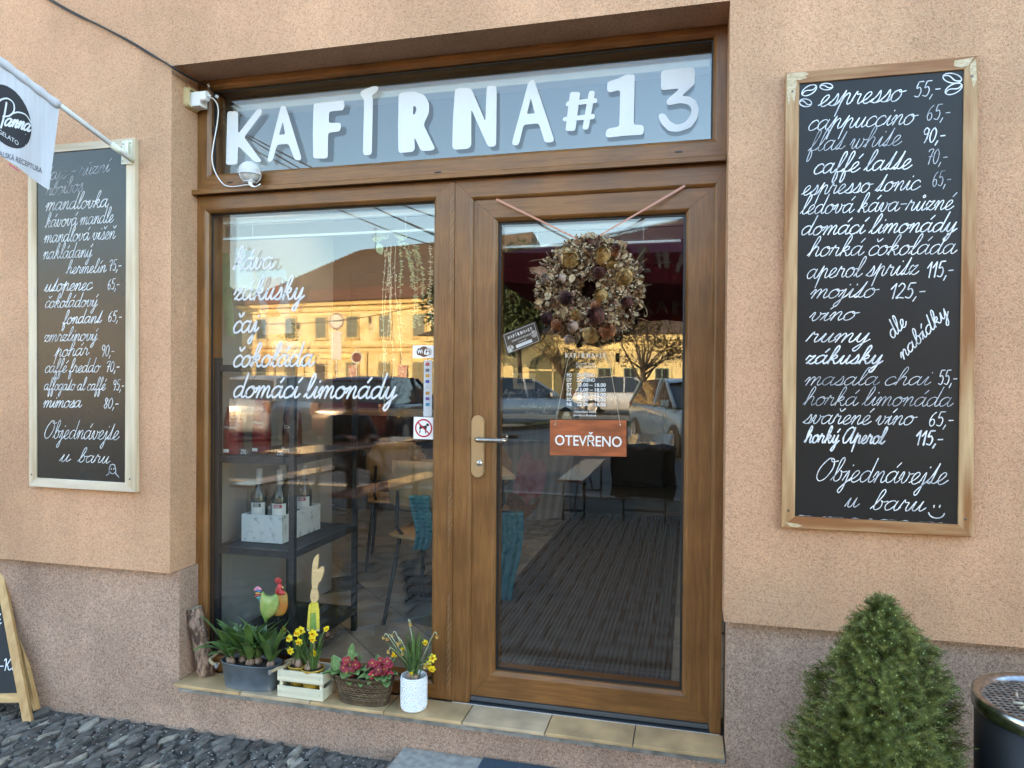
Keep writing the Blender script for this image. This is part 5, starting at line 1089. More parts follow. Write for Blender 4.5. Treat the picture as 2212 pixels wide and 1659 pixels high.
for k, (cx_, lab, fl_, lf) in enumerate(((pw(270, 430).x, 'crimson primrose in the left half of the brown planter', [(240, 300), (215, 385), (350, 300), (360, 350), (310, 440), (270, 290), (380, 360), (255, 440), (330, 395), (230, 340), (300, 350)], 8), (pw(640, 430).x, 'crimson primrose in the right half of the brown planter', [(600, 350), (555, 330), (680, 335), (755, 350), (625, 410), (560, 470), (670, 480), (700, 400), (760, 460), (530, 370), (650, 300), (730, 310), (600, 440)], 9))):
    t = thing('primrose', lab, 'plant', (cx_, pc_.y, zpt - .01), 'primroses in the brown planter'); rz = random.Random(k + 40)
    cen = Vector((cx_, pc_.y, zpt - .008))
    for q in range(lf + 4):
        an = 2 * pi * q / (lf + 4) + rz.uniform(-.2, .2); mb = MB(); mb.smooth = True; bk = sin(an) > .35
        oval_leaf(mb, cen + Vector((cos(an) * .01, sin(an) * .008, 0)), an, rz.uniform(.068, .090), rz.uniform(.044, .056), (1.15 if bk else .62) + rz.uniform(-.1, .1), 1.0 if not bk else .5, .25); mb.build('leaf', M_prim, t, fix=False)
    for x, y in fl_:
        f = pw(x, y, -.105 + rz.uniform(-.02, .02) - (.02 if y > 400 else 0)); mb = MB(); mb.tube([cen + Vector((rz.uniform(-.01, .01), 0, 0)), f + Vector((0, .006, -.002))], .0011, 5); mb.build('stem', M_stem, t)
        primrose_flower(t, f, (rz.uniform(-.5, .5), -1, rz.uniform(.1, .9)), .0165 * rz.uniform(.9, 1.15), M_pc[rz.randrange(3)])
for k, (x, y, an, L_, w, li, dr) in enumerate(((150, 420, 2.6, .065, .052, 1.15, .5), (310, 300, 1.4, .07, .036, 1.5, .1), (455, 440, .5, .07, .058, .75, .3), (300, 520, -1.2, .05, .036, .3, .9), (440, 530, -1.3, .05, .030, .2, .9), (700, 540, -1.0, .055, .04, .3, .9), (130, 450, 3.6, .06, .036, .3, .6), (560, 510, -1.6, .045, .03, .4, 1.4))):
    b = pw(x, y, -.115 if y > 400 else -.09); host = [o for o in bpy.data.objects if o.name.startswith('primrose')][0 if x < 450 else 1]; mb = MB(); mb.smooth = True; oval_leaf(mb, b, an, L_, w, li, dr, .25); mb.build('leaf', M_prim, host, fix=False)
# ---- white faceted pot with fading daffodils
wp = thing('white_pot', 'white faceted ceramic pot at the right end of the row', 'pot', PZ(891, 1528, ZT_))
pc2 = Vector((P(891, 1490, -.115).x, -.100, 0)); rw_ = (P(918, 1490, -.115).x - P(864, 1490, -.115).x) / 2 * .985; zw = P(891, 1467, -.14).z
mb = MB(); n = 22; rows = 10; vs = []
for i in range(rows + 1):
    z = lerp(ZT_ + .012, zw - .008, i / rows)
    for k in range(n): t = 2 * pi * (k + .5 * (i % 2)) / n; vs.append((pc2.x + rw_ * .97 * cos(t), pc2.y + rw_ * .97 * sin(t), z))
fs = []
for i in range(rows):
    for k in range(n):
        a, b = i * n + k, i * n + (k + 1) % n; c, d = (i + 1) * n + k, (i + 1) * n + (k + 1) % n
        if i % 2: fs += [(a, b, d), (a, d, c)]
        else: fs += [(a, b, c), (b, d, c)]
vs2 = list(vs); f2 = []
for f in fs:                                      # each triangle is drawn out to a low point
    c = sum((Vector(vs[i]) for i in f), Vector()) / 3; o_ = Vector((c.x - pc2.x, c.y - pc2.y, 0)).normalized() * (.0042); vs2.append(tuple(c + o_)); m = len(vs2) - 1
    f2 += [(f[0], f[1], m), (f[1], f[2], m), (f[2], f[0], m)]
mb.add(vs2, f2); mb.smooth = True
mb.lathe([(0, ZT_ + .0002), (rw_ * .86, ZT_ + .0002), (rw_ * .97, ZT_ + .006), (rw_ * .97, ZT_ + .012)], (pc2.x, pc2.y, 0), 44)
mb.lathe([(rw_ * .97, zw - .008), (rw_ * 1.0, zw - .003), (rw_ * .97, zw), (rw_ * .88, zw - .002), (rw_ * .87, zw - .03)], (pc2.x, pc2.y, 0), 44)
mb.build('pot_body', mat('white glazed ceramic', (.78, .79, .80), .18), wp); soil_disc(pc2, rw_ * .86, rw_ * .86, zw - .016, wp, 16, .003)
fd = thing('fading_daffodils', 'fading daffodils with long leaves in the white faceted pot', 'plant', (pc2.x, pc2.y, zw - .016)); rz = random.Random(77)
for q in range(3):
    b = Vector((pc2.x + (q - 1) * .014, pc2.y - .012, zw - .018)); mb = MB(); mb.smooth = True; mb.lathe([(.006, 0), (.012, .006), (.010, .018), (.006, .03)], b, 10); mb.build('bulb', M_bulb, fd)
for q in range(64):
    an = rz.uniform(0, 6.28); b = Vector((pc2.x + cos(an) * rw_ * .5 * rz.random(), pc2.y + sin(an) * rw_ * .4 * rz.random(), zw - .008)); out = rz.uniform(.05, .8); an += rz.uniform(-.4, .4)
    L_ = rz.uniform(.09, .19)
    if sin(an) > 0.1: out *= .25
    mb = MB(); mb.smooth = True; strap(mb, b, an, L_, rz.uniform(.0055, .009), pi / 2 - out * .6, out * rz.uniform(.3, 1.3), 8, .5); mb.build('leaf', M_leafs, fd, fix=False)
def fw_(x, y): return ((1550 + x * .4202) * S_, (2430 + y * .4202) * S_)
for x, y, Y, fx, fz, sz, w in ((158, 62, -.09, .4, -.6, .015, 1), (402, 180, -.1, .6, -.6, .016, 1), (45, 245, -.12, -.3, -.8, .018, 1), (65, 225, -.10, .3, -.7, .015, 1), (82, 340, -.13, .1, -.9, .014, 1), (295, 240, -.09, .5, 0, .013, 0), (362, 385, -.11, .5, .4, .017, 0), (300, 460, -.14, -.4, -.5, .018, 1), (325, 445, -.13, .2, -.3, .016, 0), (358, 485, -.14, .4, -.2, .017, 0), (2, 350, -.13, -.6, -.4, .016, 0), (88, 300, -.11, .1, -.5, .014, 0), (165, 525, -.15, 0, -.5, .009, 0), (-45, 320, -.13, -.5, -.5, .017, 1), (-10, 170, -.10, -.4, -.7, .014, 1), (-55, 200, -.11, -.4, -.6, .015, 1), (-90, 190, -.11, -.7, -.6, .014, 1)):
    f = P(*fw_(x, y), Y); b = Vector((pc2.x + rz.uniform(-.01, .01), pc2.y, zw)); mb = MB(); mb.smooth = True
    mb.tube(smooth_path([tuple(b), tuple(b.lerp(f, .5) + Vector((0, 0, .018))), tuple(f + Vector((-.010 * (1 if fx > 0 else -1), .004, .012))), tuple(f + Vector((0, .003, .004)))], 5), .0016, 6); mb.build('stem', M_pal if w else M_stem, fd)
    daffodil(fd, f, (fx, -1, fz), sz, bool(w))

# ================================================================== dwarf spruce, bin, A-board
tp = P(1898, 1283, -.47); cxT = P(1906, 1500, -.50).x; cyT = -.50; zt0 = tp.z; RB_ = (P(2100, 1590, cyT).x - P(1712, 1590, cyT).x) / 2
tr = thing('dwarf_spruce', 'bushy cone shaped dwarf spruce in a terracotta pot right of the door', 'tree', (cxT, cyT, ZS))
rt = random.Random(9); mbN = MB(); mbB = MB(); mbK = MB()
PRF = [(0, .05), (.05, .15), (.14, .40), (.33, .68), (.52, .86), (.70, 1.0), (.9, 1.04), (1.1, .96), (1.25, .7), (1.6, .4)]
def rad(z, an):
    t = max((zt0 - z) / (zt0 + .02), 0); r_ = PRF[-1][1]
    for (a, p), (b, q) in zip(PRF, PRF[1:]):
        if a <= t <= b: r_ = lerp(p, q, (t - a) / (b - a)); break
    return RB_ * r_ * (.97 + .13 * sin(an * 3 + z * 17) + .10 * sin(an * 5 - z * 31 + 1) + .05 * sin(an * 9 + z * 50))
def sprig(p, d, L_, mbx):
    d = d.normalized(); a = d.orthogonal().normalized(); b = d.cross(a)
    for q in range(24):
        s = L_ * (q + 1) / 24; an = q * 2.4; o_ = (a * cos(an) + b * sin(an)); nd_ = (d * (.45 + .5 * q / 24) + o_ * .9).normalized(); nl = .019 * (1.05 - .3 * q / 24) * rt.uniform(.8, 1.1)
        c = p + d * s; w = nd_.cross(o_).normalized() * .0011; mbx.add([c - w, c + w, c + nd_ * nl], [(0, 1, 2)])
    if rt.random() < .22: mbK.ball(p + d * (L_ + .004), .0022, 5, (1, 1, 1.3))
zlow = ZS + .10
for k in range(8600):
    z = zt0 - (zt0 - zlow) * rt.random() ** .62; an = rt.uniform(0, 2 * pi); R_ = rad(z, an)
    cl_ = mnoise.noise(Vector((cos(an) * R_ * 16, sin(an) * R_ * 16, z * 16))); f = (rt.uniform(.80, 1.0) if k % 3 else rt.uniform(.45, .8)) + .16 * cl_
    p = Vector((cxT + cos(an) * R_ * f, cyT + sin(an) * R_ * f, z)); d = Vector((cos(an), sin(an), rt.uniform(.0, .9))) + Vector((rt.uniform(-.5, .5), rt.uniform(-.5, .5), rt.uniform(-.4, .4)))
    sprig(p - d.normalized() * .015, d, rt.uniform(.022, .045), mbN)
for k in range(7):
    a = 2 * pi * k / 7; sprig(Vector((cxT + .008 * cos(a) + (tp.x - cxT), cyT + .008 * sin(a), zt0 - .02)), Vector((cos(a) * .5, sin(a) * .5, 1)), .025, mbN)
for k in range(260):                              # twigs
    z = zt0 - (zt0 - zlow) * rt.random() ** .7; an = rt.uniform(0, 2 * pi); R_ = rad(z, an); mbB.tube([Vector((cxT, cyT, z - R_ * .35)), Vector((cxT + cos(an) * R_ * .9, cyT + sin(an) * R_ * .9, z))], [.003, .001], 4)
M_need = mat('spruce needle', (.065, .09, .014), .5, col2=(.18, .20, .045), vscale=30, detail=4, ramp=(.36, .64))
def build_raw(mb, name, m, parent):
    return mb.build(name, m, parent, fix=False)
build_raw(mbN, 'foliage', M_need, tr); build_raw(mbK, 'buds', mat('pale bud', (.30, .36, .12), .5), tr); mbB.build('branches', mat('spruce twig', (.06, .035, .02), .9), tr, fix=False)
mb = MB(); mb.smooth = True; mb.lathe([(.012, ZS + .2), (.016, ZS + .3), (.011, .3), (.004, zt0 - .05)], (cxT, cyT, 0), 8); mb.build('trunk', mat('spruce bark', (.07, .045, .03), .9), tr, fix=False)
px_ = PZ(1745, 1655, ZS + .2); mb = MB(); mb.smooth = True; rpot = .185
mb.lathe([(.11, ZS), (rpot * .88, ZS + .17), (rpot, ZS + .172), (rpot, ZS + .205), (rpot * .9, ZS + .205), (rpot * .85, ZS + .15), (0, ZS + .15)], (cxT - .02, cyT, 0), 36); mb.build('pot', mat('terracotta', (.36, .14, .075), .8, var=.15, vscale=20), tr)

rc0 = PZ(2090, 1482, .45); binx, biny = rc0.x + .20, -.52
bn = thing('ash_bin', 'round black bin with a steel grille ashtray top at the right edge', 'bin', (binx, biny, ZS)); Rb = .20
mb = MB(); mb.smooth = True; mb.lathe([(Rb * .93, ZS), (Rb * .95, ZS + .01), (Rb * .965, .415)], (binx, biny, 0), 64); mb.build('body', mat('black powder coat', (.012, .013, .015), .45, bump=.1, bscale=900, bdist=.0005), bn)
mb = MB(); mb.smooth = True; mb.lathe([(Rb * .965, .408), (Rb, .414), (Rb * 1.005, .438), (Rb * .995, .449), (Rb * .97, .4525), (Rb * .92, .450), (Rb * .88, .444), (Rb * .86, .434)], (binx, biny, 0), 72); mb.build('steel_rim', mat('scuffed steel', (.38, .38, .39), .22, metal=1, var=.25, vscale=60), bn)
mb = MB(); R2 = Rb * .87; stp_ = .0165; w_ = .0055
hl_ = []
for i in range(-12, 13):
    x = i * stp_
    if abs(x) < R2 - .004:
        h = sqrt(R2 * R2 - x * x); mb.box(binx + x - w_ / 2, binx + x + w_ / 2, biny - h, biny + h, .4335, .4355); mb.box(binx - h, binx + h, biny + x - w_ / 2, biny + x + w_ / 2, .4357, .4377)
mb.build('grille', mat('grimy steel', (.33, .29, .26), .45, metal=.7, var=.35, vscale=35), bn, fix=False)
mb = MB(); mb.smooth = True; mb.lathe([(R2, .434), (R2 * .8, .405), (0, .40)], (binx, biny, 0), 48); mb.build('ash_tray', mat('ash', (.03, .03, .03), .9), bn)
for k in range(4):
    a = rt.uniform(2.2, 4.5); q = Vector((binx + cos(a) * .1, biny + sin(a) * .1, .4395)); mb = MB(); mb.smooth = True; e = Vector((cos(a * 3), sin(a * 3), 0)) * .012; mb.cyl(q - e, q + e, .0035, n=8); mb.build('cigarette_end', mat('filter paper', (.5, .42, .3), .8) if k == 0 else bpy.data.materials['filter paper'], bn)

# A-board at the left edge
ab = thing('a_frame_sign', 'pavement A-board with black panel and pine frame cut by the left edge', 'sign board', PZ(70, 1560, ZS))
M_pine = woodmat('golden pine', (.38, .20, .07), (.60, .38, .17), lo=.3, hi=.7); M_pineh = woodmat('golden pine level', (.38, .20, .07), (.60, .38, .17), False, .3, .7)
f0 = PZ(68, 1560, ZS); dA = Vector((-.95, -.32, 0)).normalized()             # the board runs to the left and toward the viewer
upd = (P(0, 1188, f0.y + .12) - f0); upd = Vector((0, 0, 0)) + (P(-4, 1180, f0.y + .16) - f0); upn = upd.normalized(); Lf = 1.15
nA = dA.cross(upn).normalized(); nA = nA if nA.y < 0 else -nA
def ap(u, v, w): return f0 + dA * u + upn * v + nA * w
def abox(u0, u1, v0, v1, w0, w1): 
    mb = MB(); vs = [ap(u, v, w) for w in (w0, w1) for v in (v0, v1) for u in (u0, u1)]
    mb.add(vs, [(0, 2, 3, 1), (4, 5, 7, 6), (0, 1, 5, 4), (2, 6, 7, 3), (0, 4, 6, 2), (1, 3, 7, 5)]); return mb
fw2 = .036
abox(0, fw2, 0, Lf, -.02, 0).build('frame_upright', M_pine, ab); abox(.56, .56 + fw2, 0, Lf, -.02, 0).build('frame_upright', M_pine, ab)
abox(fw2 + .0005, .5595, .085, .125, -.018, -.001).build('frame_rail', M_pineh, ab); abox(fw2 + .0005, .5595, Lf - .05, Lf - .005, -.018, -.001).build('frame_rail', M_pineh, ab)
abox(fw2, .56, .12, Lf - .045, -.012, -.006).build('black_panel', bpy.data.materials['black slate board'], ab)
rear = MB(); q0 = f0 + Vector((-.03, .30, 0)); tpA = ap(.02, Lf, -.02)
for du in (.0, .56):
    mb = MB(); a = f0 + dA * (du + .08) + Vector((0, .12, 0)); b = ap(du + .03, Lf - .03, -.035); mb.tube([a, b], .014, 4); mb.build('rear_leg', M_pine, ab)
mb = MB()
for t, (px, py), sz in (('č', (6, 1350), .03), ('5,-Kč', (40, 1448), .026)):
    st, wd = strokes(t.replace('č', 'č'), .2)
    tgt = P(px, py, 0); d = FW + RT * ((px - CX) / CF) - UP * ((py - CY) / CF); tt = ((ap(0, 0, -.0055) - CAM).dot(nA)) / d.dot(nA); o_ = CAM + d * tt; mxw = max(u for s in st for u, v in s)
    ribbons(mb, [[((u - mxw) * sz, v * sz) for u, v in s] for s in st], .0038, lambda u, v, h: o_ - dA * u + upn * v + nA * h * 2)
mb.build('chalk_line', M_chalk, ab)
# ================================================================== dried flower wreath on the door
wc_ = P(1273, 627, -.012); WR, wr = .122, .072
WY = -.018
wth = thing('dried_wreath', 'round wreath of dried roses and straw flowers on the door glass', 'wreath', wc_)
rw2 = random.Random(31)
cols = [((.30, .17, .075), 'straw petal'), ((.40, .27, .14), 'pale dried petal'), ((.17, .085, .04), 'brown dried leaf'), ((.50, .37, .22), 'cream dried petal'), ((.10, .048, .025), 'dark dried leaf'), ((.27, .14, .085), 'dusky dried petal')]
MW = [mat(n_, tuple(q * .82 for q in c), .85, var=.3, vscale=70) for c, n_ in cols]
def tor(a, b, r=1.0):
    """point and outward normal on the wreath body; a round the ring, b round its section (pi/2 = toward the street)"""
    n_ = Vector((cos(a) * cos(b), -sin(b), sin(a) * cos(b))); c = wc_ + Vector((cos(a) * WR, 0, sin(a) * WR)); return c + n_ * wr * r * (1, .85, 1)[0], n_
mb = MB(); mb.smooth = True; n1, n2 = 48, 14; vs = []
for i in range(n1):
    for j in range(n2): p, nn = tor(2 * pi * i / n1, 2 * pi * j / n2, .62); p.y = max(min(p.y, .03), -.2); vs.append(p)
mb.add(vs, [(i * n2 + j, ((i + 1) % n1) * n2 + j, ((i + 1) % n1) * n2 + (j + 1) % n2, i * n2 + (j + 1) % n2) for i in range(n1) for j in range(n2)]); mb.build('straw_ring', MW[4], wth)
def crumple(mb, p, nn, L_, w, curl):
    t = Vector((rw2.uniform(-1, 1), rw2.uniform(-1, 1), rw2.uniform(-1, 1))); d = (nn * rw2.uniform(.1, 1) + t * .9).normalized(); s = d.cross(nn + t * .2).normalized(); u = s.cross(d); vs = []; p = p - d * L_ * .2
    for i in range(4):
        f = i / 3; ww = w * (.25, .9, 1, .3)[i]; c = p + d * L_ * f + u * curl * L_ * f * f
        vs += [c + s * ww + u * rw2.uniform(-.3, .3) * w, c + u * rw2.uniform(-.25, .25) * w - u * w * .25, c - s * ww + u * rw2.uniform(-.3, .3) * w]
    mb.add(vs, [(3 * i + k, 3 * i + k + 1, 3 * i + 4 + k, 3 * i + 3 + k) for i in range(3) for k in (0, 1)])
groups = [MB() for _ in MW]
for k in range(3400):
    a = rw2.uniform(0, 2 * pi); b = rw2.uniform(-.5, pi + .5); p, nn = tor(a, b, rw2.uniform(.75, 1.02)); j = int((mnoise.noise(p * 22) + 1) * 3 + rw2.uniform(-1.2, 1.2)) % 6
    if p.y > .026: continue
    crumple(groups[j], p, nn, rw2.uniform(.014, .032), rw2.uniform(.004, .011), rw2.uniform(-.6, .6))
for j, g in enumerate(groups):
    o = g.build('dried_petals', MW[j], wth, fix=False); tag(o, kind='stuff')
mb = MB(); mw = MB()
for k in range(150):                              # sprays of small white blossom
    a = rw2.choice([rw2.gauss(1.9, .25), rw2.gauss(.1, .4), rw2.gauss(5.8, .35), rw2.gauss(3.0, .3), rw2.gauss(5.3, .25), rw2.gauss(1.3, .2)]); b = rw2.uniform(.2, pi - .2); p, nn = tor(a, b, .9); e = p + nn * rw2.uniform(.012, .028) + Vector((rw2.uniform(-.012, .012), 0, rw2.uniform(-.012, .012)))
    mw.tube([p, e], .0006, 4)
    for q in range(3): mb.ball(e + Vector((rw2.uniform(-.006, .006), rw2.uniform(-.006, .003), rw2.uniform(-.006, .006))), rw2.uniform(.0014, .0028), 6)
o = mb.build('white_blossom', mat('dried white blossom', (.58, .47, .32), .8), wth, fix=False); tag(o, kind='stuff')
o = mw.build('blossom_stems', MW[1], wth, fix=False); tag(o, kind='stuff')
def dry_rose(px, py, r, m, nm='dried_rose', Y=-.075):
    c = P(px, py, Y - .012); mb = MB(); mb.smooth = True; n_ = Vector((rw2.uniform(-.3, .3), -1, rw2.uniform(-.2, .3))).normalized(); a = n_.orthogonal().normalized(); b = n_.cross(a); N_ = 5
    mb.ball(c, r * .8, 10)
    for ringk in range(5):
        rr_ = r * (1.05 - .2 * ringk); cnt = 6 - ringk // 2
        for q in range(cnt):
            t0_ = 2 * pi * q / cnt + ringk * .7; vs = []
            for i in range(5):
                t = t0_ + (i - 2) * .32; e = a * cos(t) + b * sin(t); h0 = r * (-.4 + .22 * ringk)
                vs += [c + e * rr_ * .95 + n_ * h0, c + e * rr_ * (1.02 + rw2.uniform(-.05, .08)) + n_ * (h0 + r * .55), c + e * rr_ * rw2.uniform(.82, 1.0) + n_ * (h0 + r * (.85 + rw2.uniform(-.1, .1)))]
            mb.add(vs, [(3 * i + j, 3 * i + 3 + j, 3 * i + 4 + j, 3 * i + 1 + j) for i in range(4) for j in (0, 1)])
    return mb.build(nm, m, wth, fix=False)
M_ros = [mat('ochre rose', (.42, .25, .09), .8, var=.3, vscale=60), mat('wine rose', (.11, .035, .025), .8, var=.4, vscale=60), mat('aubergine rose', (.065, .02, .02), .8, var=.3, vscale=60), mat('rust rose', (.32, .12, .05), .8, var=.3, vscale=60), mat('faded pink rose', (.42, .30, .24), .8, var=.2, vscale=60)]
def wz(x, y): return (x * .3307 + 987.5, y * .3307 + 384)
for x, y, r, m, Y in ((738, 535, .030, 0, -.07), (945, 508, .030, 0, -.075), (1090, 650, .029, 0, -.07), (938, 768, .024, 0, -.07), (905, 905, .030, 1, -.085), (925, 620, .022, 1, -.072), (708, 785, .024, 2, -.075), (1108, 812, .021, 1, -.07), (590, 922, .023, 2, -.06), (775, 893, .020, 0, -.07), (875, 1030, .028, 0, -.07), (980, 1000, .028, 3, -.07), (755, 970, .019, 4, -.08), (650, 960, .019, 3, -.065), (905, 840, .018, 3, -.07), (580, 665, .018, 4, -.06), (1010, 560, .02, 0, -.07), (1030, 500, .02, 3, -.06), (1040, 455, .016, 1, -.05), (860, 420, .014, 1, -.05), (680, 660, .017, 4, -.07), (730, 1060, .018, 4, -.06)):
    dry_rose(*wz(x, y), r, M_ros[m], Y=Y)
for x, y, az, L_, w, m in ((590, 610, 3.05, .055, .016, 5), (525, 610, 2.9, .03, .013, 5), (760, 630, 4.4, .034, .012, 3), (600, 740, 4.5, .036, .013, 3), (905, 700, .2, .02, .010, 1), (1180, 690, .3, .02, .008, 3), (985, 945, .5, .03, .010, 3), (560, 800, 3.6, .03, .012, 1)):
    c = P(*wz(x, y), -.08); d = Vector((cos(az), -.1, sin(az))); mb = MB(); mb.smooth = True; s = d.cross(Vector((0, 1, 0))).normalized(); vs = []
    for i in range(7):
        f = i / 6; ww = w * sin(pi * min(.97, .12 + .85 * f)); vs += [c + d * L_ * f + s * ww + Vector((0, -.004 * f, 0)), c + d * L_ * f + Vector((0, .003, 0)), c + d * L_ * f - s * ww + Vector((0, -.004, 0))]
    mb.add(vs, [(3 * i + k, 3 * i + k + 1, 3 * i + 4 + k, 3 * i + 3 + k) for i in range(6) for k in (0, 1)]); mb.build('dried_leaf', MW[m], wth, fix=False)
mb = MB(); mb.smooth = True
for k in range(70):
    a = rw2.uniform(0, 2 * pi); p, nn = tor(a, rw2.uniform(.0, pi * .6), .9); o_ = Vector((cos(a), 0, sin(a))); L_ = rw2.uniform(.03, .075) * (1.2 if rw2.random() < .2 else .8)
    e = p + (o_ + Vector((rw2.uniform(-.7, .7), rw2.uniform(-.4, 0), rw2.uniform(-.7, .7)))).normalized() * L_; mb.tube([p, p.lerp(e, .6) + Vector((0, -.004, .003)), e], [.0009, .0008, .0004], 4)
o = mb.build('straw_stalks', MW[1], wth, fix=False); tag(o, kind='stuff')
mb = MB(); mb.smooth = True; mb.tube(smooth_path([P(*wz(1150, 800), -.07), P(*wz(1200, 810), -.06), P(*wz(1235, 860), -.05), P(*wz(1240, 900), -.05), P(*wz(1222, 905), -.05), P(*wz(1225, 890), -.05)], 6), .0012, 5); mb.build('curled_tendril', MW[1], wth)
rbn = thing('ribbon', 'thin copper coloured ribbon holding the wreath from the top of the door', 'ribbon', P(1275, 500, 0)); M_rib = mat('copper satin ribbon', (.46, .19, .11), .35)
for x0, y0, x1, y1 in ((1072, 430, 1262, 523), (1480, 401, 1290, 512)):
    a = P(x0, y0, -.002); b = P(x1, y1, -.035); mb = MB(); d = (b - a).normalized(); s = d.cross(Vector((0, 1, 0))).normalized() * .004; f = Vector((0, -.0006, 0)); mid = a.lerp(b, .5)
    mb.add([a + s, a - s, mid - s * .8 + f, mid + s * .8 + f, b - s * .5, b + s * .5], [(0, 1, 2, 3), (3, 2, 4, 5)]); mb.add([v + Vector((0, .0012, .0)) for v in (a + s * .2, a - s * 1.3, mid - s * 1.0, mid + s * .2, b - s * .8, b + s * .2)], [(0, 1, 2, 3), (3, 2, 4, 5)]); mb.build('band', M_rib, rbn, fix=False)
mb = MB(); mb.smooth = True
for k in range(5): c = P(1275 + (k - 2) * 4, 512 - (k % 2) * 4, -.05); mb.tube([c + Vector((.012 * cos(t), -.003 * k, .008 * sin(t))) for t in [2 * pi * q / 10 for q in range(11)]], .0022, 5)
mb.build('knot', MW[3], rbn, fix=False)
# ================================================================== the room behind the glass
room = thing('cafe_interior', 'dim cafe room behind the glass, white side wall and grey diagonal floor tiles', 'room', (-1, 3, 0))
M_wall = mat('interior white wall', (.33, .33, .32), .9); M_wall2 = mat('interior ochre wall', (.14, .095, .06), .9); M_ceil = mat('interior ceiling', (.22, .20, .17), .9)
def wallbox(nm, m, *a): mb = MB(); mb.box(*a); mb.build(nm, m, room)
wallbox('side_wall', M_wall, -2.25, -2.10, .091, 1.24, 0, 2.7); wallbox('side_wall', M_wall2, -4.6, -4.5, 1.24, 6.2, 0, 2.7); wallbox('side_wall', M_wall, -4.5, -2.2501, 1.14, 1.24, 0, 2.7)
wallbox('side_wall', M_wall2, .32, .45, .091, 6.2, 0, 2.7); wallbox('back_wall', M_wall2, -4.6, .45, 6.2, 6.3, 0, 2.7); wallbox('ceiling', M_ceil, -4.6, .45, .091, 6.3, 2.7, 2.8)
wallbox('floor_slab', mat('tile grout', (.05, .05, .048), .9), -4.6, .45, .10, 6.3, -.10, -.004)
M_ft = [mat('grey floor tile %d' % k, c, .35, var=.16, vscale=6, detail=5) for k, c in enumerate(((.27, .25, .225), (.30, .28, .25), (.245, .23, .205)))]
TS = .46 / sqrt(2); ftm = []
for k in range(3):
    mb = MB(); h = TS / 2 - .0022; mb.add([(-h, -h, -.002), (h, -h, -.002), (h, h, -.002), (-h, h, -.002), (-h + .001, -h + .001, 0), (h - .001, -h + .001, 0), (h - .001, h - .001, 0), (-h + .001, h - .001, 0)], [(4, 5, 6, 7), (0, 1, 5, 4), (1, 2, 6, 5), (2, 3, 7, 6), (3, 0, 4, 7)])
    me = bpy.data.meshes.new('floor_tile'); me.from_pydata(mb.v, [], mb.f); me.materials.append(M_ft[k]); ftm.append(me)
rf = random.Random(2); nt = 0
for i in range(-14, 16):
    for j in range(-14, 16):
        sx_ = -.59 + .46 * i + .23; dx_ = 2.32 + .46 * j + .23; x = (sx_ - dx_) / 2; y = (sx_ + dx_) / 2
        if .05 < y < 6.2 and (-2.1 < x < .3 if y < 1.4 else -3.4 < x < .3) and nt < 280:
            o = bpy.data.objects.new('floor_tile', ftm[rf.randrange(3)]); COL.objects.link(o); o.parent = room; o.location = Vector((x, y, 0)) - wloc(room); o.rotation_euler = (0, 0, pi / 4 + (pi / 2) * rf.randrange(4)); nt += 1
# blinds, folded up
M_bl = mat('blind slat', (.62, .62, .60), .4)
for nm, lab, x0, x1, zt1, zb1, yy in (('blind', 'raised venetian blind behind the top of the left window', -2.02, -1.0, 1.985, P(700, 508, .10).z, .10), ('blind', 'raised venetian blind behind the top of the door glass', -.745, -.03, 1.90, P(1280, 528, .115).z, .115)):
    bt_ = thing(nm, lab, 'blind', ((x0 + x1) / 2, yy, zt1)); n = 10
    mb = MB(); mb.bbox(x0, x1, yy - .012, yy + .012, zt1 - .022, zt1, .002); mb.build('head_rail', M_bl, bt_)
    for k in range(n): z = lerp(zt1 - .03, zb1 + .012, k / (n - 1)); mb = MB(); mb.add([(x0, yy - .012, z - .001), (x1, yy - .012, z - .001), (x1, yy, z + .0015), (x0, yy, z + .0015), (x1, yy + .012, z - .001), (x0, yy + .012, z - .001)], [(0, 1, 2, 3), (3, 2, 4, 5)]); mb.build('slat', M_bl, bt_, fix=False)
    mb = MB(); mb.bbox(x0, x1 - .01, yy - .013, yy + .013, zb1 - .005, zb1 + .005, .002); mb.build('bottom_rail', M_bl, bt_)
    for x in (x0 + .15, x1 - .15): mb = MB(); mb.tube([(x, yy - .014, zt1 - .02), (x, yy - .014, zb1)], .0012, 5); mb.build('ladder_cord', M_bl, bt_)
mb = MB(); mb.bbox(-2.0, .06, .13, .2, 2.475, 2.53, .003); tag(mb.build('blind_box', mat('cream blind box', (.55, .50, .38), .6), loc=(0, 0, 0)), 'cream roller blind box behind the top of the transom glass', 'blind box')
# ceiling lamps
for x, y, lab in ((-1.65, .64, 'lit round ceiling spotlight seen above the letter I of the sign'), (-.52, .62, 'lit round ceiling spotlight seen above the hash mark of the sign'), (-1.9, 3.2, 'warm ceiling spotlight over the bar counter')):
    t = thing('ceiling_spotlight', lab, 'lamp', (x, y, 2.69), 'ceiling spotlights'); mb = MB(); mb.smooth = True; mb.lathe([(.030, -.004), (.048, -.006), (.052, 0)], (x, y, 2.699), 24); mb.build('rim', M_whitep, t)
    mb = MB(); mb.lathe([(0, -.002), (.031, -.002), (.031, 0)], (x, y, 2.697), 24); mb.build('bulb_glass', mat('lit lamp glass', (1, .8, .5), .5, emit=(1, .72, .35), estr=2.5), t)
    l = bpy.data.lights.new('ceiling_spot', 'SPOT'); l.energy = 4; l.color = (1, .80, .58); l.spot_size = radians(110); l.spot_blend = .7; l.shadow_soft_size = .03; lo = bpy.data.objects.new('spotlight_lamp', l); COL.objects.link(lo); lo.parent = t; lo.location = (0, 0, -.02)
